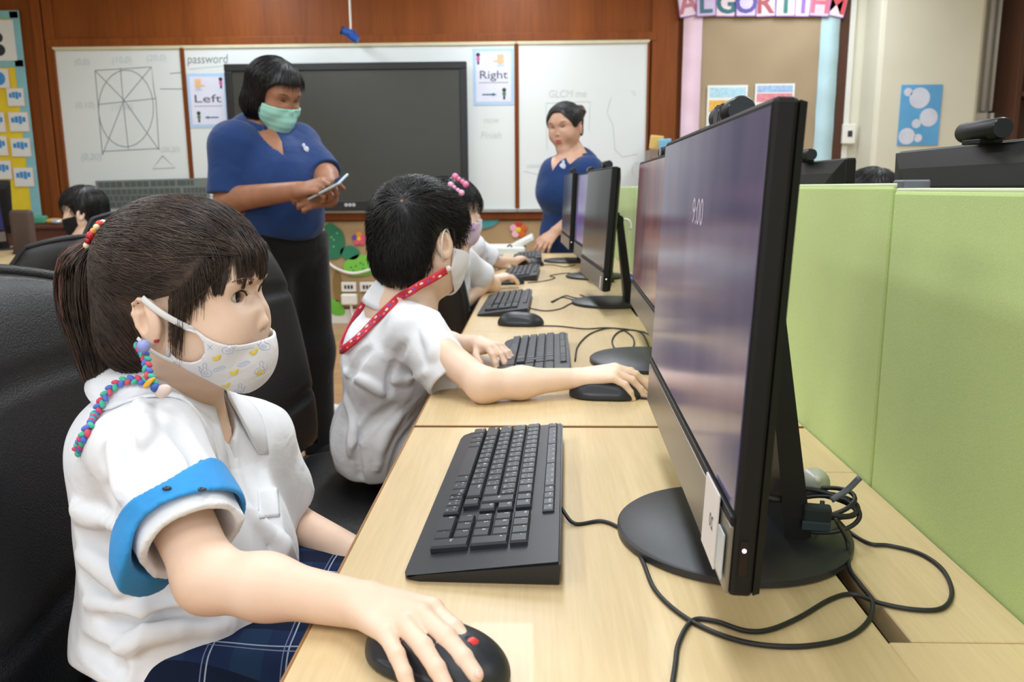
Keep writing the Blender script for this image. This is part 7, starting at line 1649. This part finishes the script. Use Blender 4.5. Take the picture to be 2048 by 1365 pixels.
if want('kids'):
    HL = [(-0.12, -0.040), (-0.045, -0.052), (-0.030, -0.045), (-0.022, 0.018), (0.004, 0.030), (0.022, 0.0), (0.036, 0.015), (0.05, 0.05), (0.1, 0.062)]
    HB = [(-0.12, -0.060), (-0.04, -0.066), (0.02, -0.055), (0.036, -0.03), (0.044, 0.03), (0.06, 0.05), (0.1, 0.055)]
    # child with the pink clips
    S = 0.97; M = frame(at(900, 432, 2.60), 0.12, 0.10, 0, S); nb = at(893, 492, 2.60)
    o, face, cap, full, tips = child(M, S, nb, at(905, 530, 2.52), at(912, 618, 2.56), at(985, 561, 2.895), V(-0.05, 3.00, 0.752), at(925, 525, 2.72), at(985, 570, 2.84), at(985, 590, 2.9), V(-0.355, 2.66, 0.56), 'child with pink hair clips, a pale pink mask and a pink bracelet', HL, M_maskp, 1800, 0.05, (0.01, 0, 0.13), 0.004, bottoms=M_plaid)
    loops(M, o, M_ear, [[(0.03, 0.058, -0.012), (0.010, 0.072, 0.010), (-0.012, 0.084, 0.022)], [(0.02, 0.060, -0.045), (0.0, 0.07, -0.035), (-0.016, 0.078, -0.026)]])
    for px, py, lab, c in ((912, 378, 'pale pink hair clip', (244, 176, 212)), (921, 361, 'bright pink hair clip', (240, 130, 176))):
        cb = bvh_of(o.children[-1]) if False else None; p = at(px, py, 2.52); d = unit(at(px + 8, py + 6, 2.52) - p)
        k = MB(); [k.ball(p + d * x, (0.010 if abs(x) > 0.01 else 0.007), n=12, m=8) for x in (-0.020, -0.007, 0.007, 0.020)]; q = k.build('hair_clip', mat('pink_clip_%d' % c[1], c, 0.35), o, True); q['label'] = lab
    pr = MB(); r_ = np.random.RandomState(3); mk = [c for c in o.children if c.name.startswith('face_mask')][0]; mv = bvh_of(mk)
    for k in range(14):
        q = on_surface(mv, CAM_P, unit(ray(r_.uniform(928, 956), r_.uniform(426, 462))), 0.0006)
        if q is not None: pr.ball(q, r_.uniform(0.003, 0.006) * V(1, 0.4, 1), n=8, m=6, mi=k % 3)
    if pr.n: pr.build('mask_print', [mat('mask_flower_%d' % c[0], c, 0.6) for c in ((150, 120, 200), (216, 90, 150), (120, 180, 140))], mk, True)
    w1 = at(975, 560, 2.85); d = unit(at(985, 561, 2.895) - at(912, 618, 2.56)); e1 = unit(np.cross(d, V(0, 0, 1))); e2 = np.cross(d, e1); MB().tube([at(972, 568, 2.84) + 0.0265 * (math.cos(a) * e1 + math.sin(a) * e2) for a in np.linspace(0, 2 * PI, 28)], 0.0055, 8, False).build('bracelet', mat('coral_pink_band', (246, 104, 140), 0.4), o, True)
    # farthest child of the row
    S = 0.97; M = frame(at(918, 428, 3.42), 0.1, 0.1, 0, S); nb = at(918, 470, 3.42)
    child(M, S, nb, at(945, 492, 3.40), at(952, 525, 3.56), at(1030, 523, 3.72), V(-0.02, 3.88, 0.755), at(945, 492, 3.56), at(985, 520, 3.62), at(1000, 530, 3.66), V(-0.345, 3.46, 0.56), 'farthest child of the row, mostly hidden behind the child with pink clips', HB, M_maskw, 900, 0.05, (-0.02, 0, 0.12), 0.005)
    # child in the black mask on the left row
    S = 1.0; M = frame(at(172, 428, 3.62), PI + 0.12, 0.12, 0, S); nb = at(182, 470, 3.62)
    o, face, *_ = child(M, S, nb, at(190, 500, 3.74), at(150, 545, 3.70), at(110, 545, 3.66), at(90, 545, 3.66), at(180, 500, 3.50), at(140, 545, 3.48), at(100, 545, 3.48), V(-2.02, 3.62, 0.56), 'child with black hair and a black mask facing left beside the red brown cabinet', HB[:3] + [(0.018, 0.0), (0.03, 0.03), (0.05, 0.05), (0.1, 0.045)], M_maskb, 1200, 0.05, (-0.03, 0, 0.12), 0.0045, (-1, 0, 0))
    # child behind the partition: only the crown shows
    S = 1.0; M = frame(at(1742, 408, 2.95), PI - 0.2, 0.2, 0, S); nb = TP(M, -0.03, 0, -0.13)
    child(M, S, nb, nb + V(0, 0.10, -0.05), nb + V(0.02, 0.14, -0.20), nb + V(-0.08, 0.10, -0.30), nb + V(-0.14, 0.08, -0.33), nb + V(0, -0.10, -0.05), nb + V(0.02, -0.14, -0.20), nb + V(-0.08, -0.10, -0.30), V(nb[0] + 0.02, nb[1], 0.56), 'child with black hair whose crown shows above the green partition', HL, None, 900, 0.05, (-0.05, 0, 0.11), 0.005, (-1, 0, 0))

# ------------------------------------------------------------------ the two women
def polo(f, name, parent, cuffs, nb, hem, seed, vox=0.005, logo=None, m=None):
    g1, g2 = creases(seed, 5, 36, (0.2, 0.2, 0.95)), folds(seed + 1, 6, 40); f.fn(lambda p, d: d - 0.0045 * g1(p) + 0.002 * g2(p))
    for c_, a_, rin, rm in cuffs: f.sub(rc(c_ - a_ * 0.06, c_ + a_ * 0.05, rin * 0.86, rin), 0.004)
    f.cut(('fn', lambda p: hem + 0.01 * np.sin(p[:, 0] * 24) - p[:, 2]), 0.01); return sdf_obj(name, f, m or M_navy, vox, parent)
if want('teacher'):
    Y = 3.0; S = 1.06; M = frame(at(545, 196, Y), math.radians(-28), 0.42, 0.05, S); Rm = M[:3, :3] / S
    nb = at(520, 262, Y + 0.02); sh = at(466, 292, Y - 0.10); shL = at(594, 290, Y + 0.10); el_ = at(458, 400, Y - 0.13); wr = at(598, 381, Y - 0.34); elL = at(648, 352, Y - 0.02); wrL = at(660, 398, Y - 0.28)
    f = SDF(); ch = at(536, 345, Y - 0.0); f.u(el(ch, (0.175, 0.150, 0.16)), 0); f.u(el(at(560, 375, Y - 0.06), (0.135, 0.12, 0.12)), 0.06); f.u(el(at(558, 435, Y), (0.170, 0.165, 0.14)), 0.07); f.u(el(at(500, 430, Y - 0.02), (0.08, 0.10, 0.10)), 0.06)
    f.u(rc(nb + V(0, 0, -0.05), sh, 0.07, 0.078), 0.06); f.u(rc(nb + V(0, 0, -0.05), shL, 0.07, 0.078), 0.06); ax = unit(el_ - sh); axL = unit(elL - shL); cf = el_ - ax * 0.012; cfL = elL - axL * 0.0
    f.u(sleeve(sh, cf, 0.082, 0.076), 0.04); f.u(sleeve(shL, cfL, 0.078, 0.068), 0.04)
    f0 = SDF(); f0.ops = list(f.ops); vskin, vcut = neck_v(f0, sdf_hit(f0, 573, 320, 2, 4), V(0.80, -0.60, 0), nb[2] - 0.01, 0.028)
    b = SDF(); head_prims(b, M, True); face = SDF(); face.ops = list(b.ops)
    b.u(rc(TP(M, -0.025, 0, -0.05), nb + V(0, 0, -0.03), 0.052, 0.058), 0.03); b.u(el(nb + V(0.01, -0.01, -0.12), (0.12, 0.11, 0.12)), 0.05); b.u(rc(nb + V(0, 0, -0.03), sh, 0.05, 0.05), 0.04); b.u(rc(nb + V(0, 0, -0.03), shL, 0.05, 0.05), 0.04)
    b.u(rc(sh, el_, 0.056, 0.047), 0.03); b.u(rc(el_, wr, 0.047, 0.029), 0.03); b.u(rc(shL, elL, 0.056, 0.046), 0.03); b.u(rc(elL, wrL, 0.046, 0.028), 0.03)
    ph = at(656, 374, Y - 0.36); hand_prims(b, wr, unit(at(640, 372, Y - 0.36) - wr), unit(V(-0.3, -0.6, 0.8)), 1, 0.17, a1=(30, 45, 55, 60), a2=(25, 50, 60, 60), a3=(15, 30, 35, 35), thumb=(24, 10, 10), tuck=0.1)
    hand_prims(b, wrL, unit(at(645, 385, Y - 0.36) - wrL), unit(V(0.5, -0.6, 0.3)), -1, 0.17, a1=(45, 50, 55, 55), a2=(50, 55, 55, 55), a3=(25, 30, 30, 30))
    b.u(vskin, 0.004); hip = at(562, 480, Y + 0.02); b.u(rc(nb + V(0, 0, -0.15), hip, 0.10, 0.11), 0.06)
    fw = unit(V(0.8, -0.6, 0)); lf = V(0.6, 0.8, 0)
    for q in (-1, 1): h_ = hip + lf * q * 0.085; k_ = h_ + V(0.015, 0, -0.40); k_[2] = 0.46; a_ = V(k_[0] + 0.01, k_[1], 0.09); b.u(rc(h_, k_, 0.10, 0.07), 0.05); b.u(rc(k_, a_, 0.07, 0.045), 0.03); b.u(rc(a_ + V(0, 0, -0.045), a_ + fw * 0.14 + V(0, 0, -0.055), 0.042, 0.03), 0.02)
    t1 = sdf_obj('person', b, M_skin_t, 0.0045); tag(t1, 'woman in a navy polo shirt and mint mask standing and looking down at a phone', 'person')
    simple_eyes(face, M, t1, closed=True)
    plain_mask(face, M, M_maskg, t1, zt=(-0.004, -0.006, -0.004), zb=(-0.06, -0.085, -0.108), xb=0.020, box=True, vox=0.0024, bulge=(0.056, -0.052, 0.046))
    loops(M, t1, M_ear if 'M_ear' in globals() else M_white_paint, [[(0.024, 0.058, -0.008), (0.008, 0.072, 0.010), (-0.008, 0.080, 0.024)]], 0.0028)
    # bob: shell with strands falling from the parting
    HB = [(-0.12, -0.085), (-0.02, -0.090), (0.022, -0.078), (0.034, -0.06), (0.040, 0.035), (0.055, 0.058), (0.07, 0.07), (0.1, 0.072)]
    cap = SDF(); cap.u(el(TP(M, -0.008, 0, 0.045), np.array((0.099, 0.088, 0.089)) * S, Rm), 0); cap.u(el(TP(M, 0.026, 0, 0.044), np.array((0.066, 0.074, 0.066)) * S, Rm), 0.03); cap.u(el(TP(M, -0.024, 0, -0.030), np.array((0.080, 0.090, 0.066)) * S, Rm), 0.03); full = SDF(); full.ops = list(cap.ops); L_ = axes_fn(M)
    def cut(p, d):
        q = L_(p); zl = np.interp(q[:, 0], [x for x, _ in HB], [z for _, z in HB]); return np.maximum(d, (zl - q[:, 2]) * S * 0.8)
    cap.fn(cut); cap.sub(el(TP(M, 0.062, 0, -0.02), np.array((0.052, 0.066, 0.085)) * S, Rm), 0.006)
    cm = surface(cap, *cap.bounds(), 0.005); P0 = scatter_on(*cm, 2600, 5, lambda p: full(p) > -0.004); part = TP(M, 0.03, 0.012, 0.135)
    A = comb(full, P0, away(part, 0), 0.07, 7, lambda t: 0.001 + 0.003 * math.sin(PI * t), 0.10, 9, 0.9)
    lz = axes_fn(M)(A.reshape(-1, 3)).reshape(A.shape); ok = ~(((lz[:, :, 0] > 0.042) & (lz[:, :, 2] < 0.05)).any(1)); A = A[ok]
    hair_obj('hair', cap, t1, M_hair_b, [(A, taper(7, 0.0012, 0.3))], capmesh=cm)
    f.sub(rc(nb + V(0, 0, 0.04), nb + V(0, 0, -0.03), 0.066, 0.058), 0.008); f.fn(vcut)
    sh1 = polo(f, 'polo_shirt', t1, ((cf, ax, 0.064, 0.12), (cfL, axL, 0.058, 0.11)), nb, at(560, 474, Y)[2], 41)
    collar('collar', nb + V(0.006, -0.006, 0.032), rotm(0, 0, -0.6) @ rotm(0, 0.36, 0), M_navy, sh1, 0.064, 0.112, 0.04, 0.06, 0.42, 0.004, 0.012, 0.006, bvh=bvh_of(sh1))
    sb = bvh_of(sh1); q = on_surface(sb, CAM_P, unit(ray(612, 300)), 0.002)
    if q is not None: MB().ball(q, (0.010, 0.004, 0.012)).ball(q + V(-0.008, 0, 0.014), (0.006, 0.003, 0.008)).build('chest_emblem', mat('pale_emblem', (206, 210, 226), 0.6), sh1, True)
    tr = SDF(); tr.u(el(hip + V(0, 0, -0.01), (0.155, 0.140, 0.12)), 0)
    for q in (-1, 1): h_ = hip + lf * q * 0.085; k_ = h_ + V(0.015, 0, -0.40); k_[2] = 0.46; a_ = V(k_[0] + 0.01, k_[1], 0.09); tr.u(rc(h_, k_, 0.108, 0.090), 0.05); tr.u(rc(k_, a_, 0.090, 0.070), 0.05)
    tr.cut(('fn', lambda p: 0.06 - p[:, 2]), 0.005); tr.cut(('fn', lambda p: p[:, 2] - (hip[2] + 0.03)), 0.01); sdf_obj('trousers', tr, M_trouser, 0.007, t1)
    sm = SDF()
    for q in (-1, 1): a_ = hip + lf * q * 0.085 + V(0.025, 0, 0); a_[2] = 0.045; sm.u(rc(a_, a_ + fw * 0.14, 0.050, 0.040), 0.0)
    sm.cut(('fn', lambda p: 0.003 - p[:, 2]), 0.004); v_, q_ = surface(sm, *sm.bounds(), 0.006); mesh_obj('shoes', v_, q_.astype(np.int32), M_trouser, t1, smooth=True)
    t = thing('smartphone', 'smartphone in a clear case held by the woman in the mint mask', 'phone', ph); Rp = rotm(0.5, -0.35, -0.5)
    MB().box(ph, (0.145, 0.072, 0.009), 0.004, Rp, 3).build('case', mat('pale_clear_case', (176, 196, 206), 0.2, coat=0.5), t, auto=40); MB().box(ph + Rp @ V(0, 0, 0.0048), (0.135, 0.064, 0.001), 0.0, Rp).build('screen', M_gloss, t)
    # white sock foot on the floor
    p = atz(652, 838, 0.0); tag(MB().ball((p[0] + 0.02, p[1], 0.036), (0.085, 0.042, 0.036), rotm(0, 0, 0.1), 24, 14).ball((p[0] - 0.05, p[1], 0.05), (0.045, 0.036, 0.05)).build('white_sock', mat('white_sock_knit', (226, 224, 218), 0.9, bmp=0.3), None, True), 'white sock or slipper on the floor beyond the chair of the boy', 'sock')
    p = atz(664, 853, 0.0); tag(MB().box((p[0], p[1] - 0.02, 0.008), (0.30, 0.12, 0.016), 0.006).build('floor_mat', cloth_mat('dark_blue_mat', (40, 46, 66), 0.9)), 'dark blue mat edge on the floor beyond the chair of the boy', 'mat')
if want('woman'):
    Y = 4.80; S = 1.20; M = frame(at(1132, 258, Y), math.radians(-120), 0.18, 0.06, S); Rm = M[:3, :3] / S
    nb = at(1152, 312, Y + 0.02); sh = at(1112, 345, Y - 0.06); shL = at(1182, 332, Y + 0.02); el_ = at(1135, 440, Y - 0.02); wr = at(1112, 462, Y - 0.16); elR = at(1150, 438, Y - 0.12)
    s2 = at(1178, 345, Y - 0.12)
    f = SDF(); f.u(el(at(1130, 375, Y), (0.165, 0.16, 0.17)), 0); f.u(el(at(1115, 385, Y - 0.08), (0.125, 0.11, 0.12)), 0.06); f.u(el(at(1135, 470, Y + 0.02), (0.17, 0.155, 0.20)), 0.07)
    f.u(rc(nb + V(0, 0, -0.05), s2, 0.075, 0.085), 0.06); f.u(rc(nb + V(0, 0, -0.05), sh, 0.07, 0.085), 0.06); ax = unit(elR - s2); cf = s2 + ax * 0.24; f.u(sleeve(s2, cf, 0.085, 0.080), 0.04); ls_ = at(1105, 350, Y + 0.02); f.u(rc(sh, ls_ + V(0, 0.02, -0.12), 0.08, 0.07), 0.04)
    f0 = SDF(); f0.ops = list(f.ops); vskin, vcut = neck_v(f0, sdf_hit(f0, 1104, 348, 3.5, 6), V(-0.50, -0.87, 0), nb[2] - 0.01, 0.028)
    b = SDF(); head_prims(b, M, True, detail=True); face = SDF(); face.ops = list(b.ops)
    b.u(rc(TP(M, -0.025, 0, -0.05), nb + V(0, 0, -0.03), 0.050, 0.060), 0.03); b.u(el(nb + V(-0.03, -0.04, -0.10), (0.12, 0.12, 0.12)), 0.05)
    b.u(rc(nb, s2, 0.055, 0.055), 0.04); b.u(rc(s2, elR, 0.055, 0.046), 0.03); b.u(rc(elR, wr, 0.046, 0.030), 0.03)
    tips = hand_prims(b, wr, unit(at(1085, 484, Y - 0.24) - wr), unit(V(-0.1, -0.8, 0.6)), -1, 0.185, a1=(15, 18, 20, 24), a2=(20, 22, 24, 26), a3=(10, 12, 12, 14), spread=(8, 2, -5, -12))
    b.u(vskin, 0.004); hip = at(1140, 520, Y + 0.06); b.u(rc(nb + V(0, 0, -0.15), hip, 0.10, 0.11), 0.06)
    for q in (-1, 1): h_ = hip + V(q * 0.09, 0, 0); a_ = V(h_[0], h_[1], 0.09); b.u(rc(h_, a_, 0.10, 0.05), 0.05); b.u(rc(a_ + V(0, 0, -0.045), a_ + V(-0.05, -0.13, -0.055), 0.04, 0.03), 0.02)
    w2 = sdf_obj('person', b, M_skin_w, 0.0045); tag(w2, 'woman in a navy polo shirt with hair in a bun reaching past the farthest monitor', 'person')
    simple_eyes(face, M, w2, closed=True)
    lp = MB()
    for z_, r_ in ((-0.0437, 0.0050), (-0.0525, 0.0053)): lp.tube([TP(M, 0.0900 - 10 * y * y, y, z_ + (0.0015 if z_ > -0.05 else -0.0005) * (1 - abs(y) / 0.018)) for y in np.linspace(-0.019, 0.019, 11)], [r_ * S * math.sqrt(max(0.05, 1 - (i / 5 - 1) ** 2)) for i in range(11)], 8)
    lp.build('lips', M_lip, w2, True)
    cap, full = scalp(M, S, 0.011, [(-0.12, -0.035), (-0.045, -0.045), (-0.030, -0.03), (-0.015, 0.026), (0.008, 0.026), (0.024, 0.000), (0.038, 0.022), (0.055, 0.070), (0.075, 0.086), (0.1, 0.088)], 1.0); cm = surface(cap, *cap.bounds(), 0.005)
    tie = TP(M, -0.09, 0, 0.075); P0 = scatter_on(*cm, 1600, 5, lambda p: full(p) > -0.003); A = ear_clear(comb(full, P0, lambda p: (tie - p) / np.linalg.norm(tie - p, axis=1, keepdims=True), 0.05, 6, lambda t: 0.001 + 0.001 * t, 0.08, 9), M)
    hair_obj('hair', cap, w2, M_hair_b, [(A, taper(6, 0.0010, 0.4))], capmesh=cm)
    bn = SDF(); bn.u(el(TP(M, -0.090, 0.034, 0.066), np.array((0.034, 0.036, 0.034)) * S), 0); bn.fn(lambda p, d: d + 0.002 * np.sin((p[:, 2] + p[:, 0] * 0.6) * 190)); sdf_obj('hair_bun', bn, M_hair, 0.005, w2)
    f.sub(rc(nb + V(0, 0, 0.04), nb + V(0, 0, -0.03), 0.070, 0.062), 0.008); f.fn(vcut)
    sh2 = polo(f, 'polo_shirt', w2, ((cf, ax, 0.066, 0.12),), nb, 0.60, 51)
    collar('collar', nb + V(-0.004, -0.012, 0.016), rotm(0, 0, -1.95) @ rotm(0, 0.36, 0), M_navy, sh2, 0.068, 0.118, 0.04, 0.06, 0.42, 0.004, 0.012, 0.006, bvh=bvh_of(sh2))
    sb = bvh_of(sh2); q = on_surface(sb, CAM_P, unit(ray(1125, 333)), 0.002)
    if q is not None: MB().ball(q, (0.018, 0.004, 0.018)).ball(q + V(0.004, 0, 0.02), (0.008, 0.003, 0.014)).build('chest_emblem', mat('pale_emblem', (206, 210, 226), 0.6), sh2, True)
    tr = SDF(); tr.u(el(hip + V(0.01, 0, 0.02), (0.150, 0.145, 0.14)), 0)
    for q in (-1, 1): h_ = hip + V(q * 0.09, 0, 0); tr.u(rc(h_ + V(0.01, 0, 0), V(h_[0] + 0.01, h_[1], 0.09), 0.10, 0.07), 0.05)
    tr.cut(('fn', lambda p: 0.06 - p[:, 2]), 0.005); tr.cut(('fn', lambda p: p[:, 2] - 0.70), 0.01); sdf_obj('trousers', tr, M_trouser, 0.008, w2)
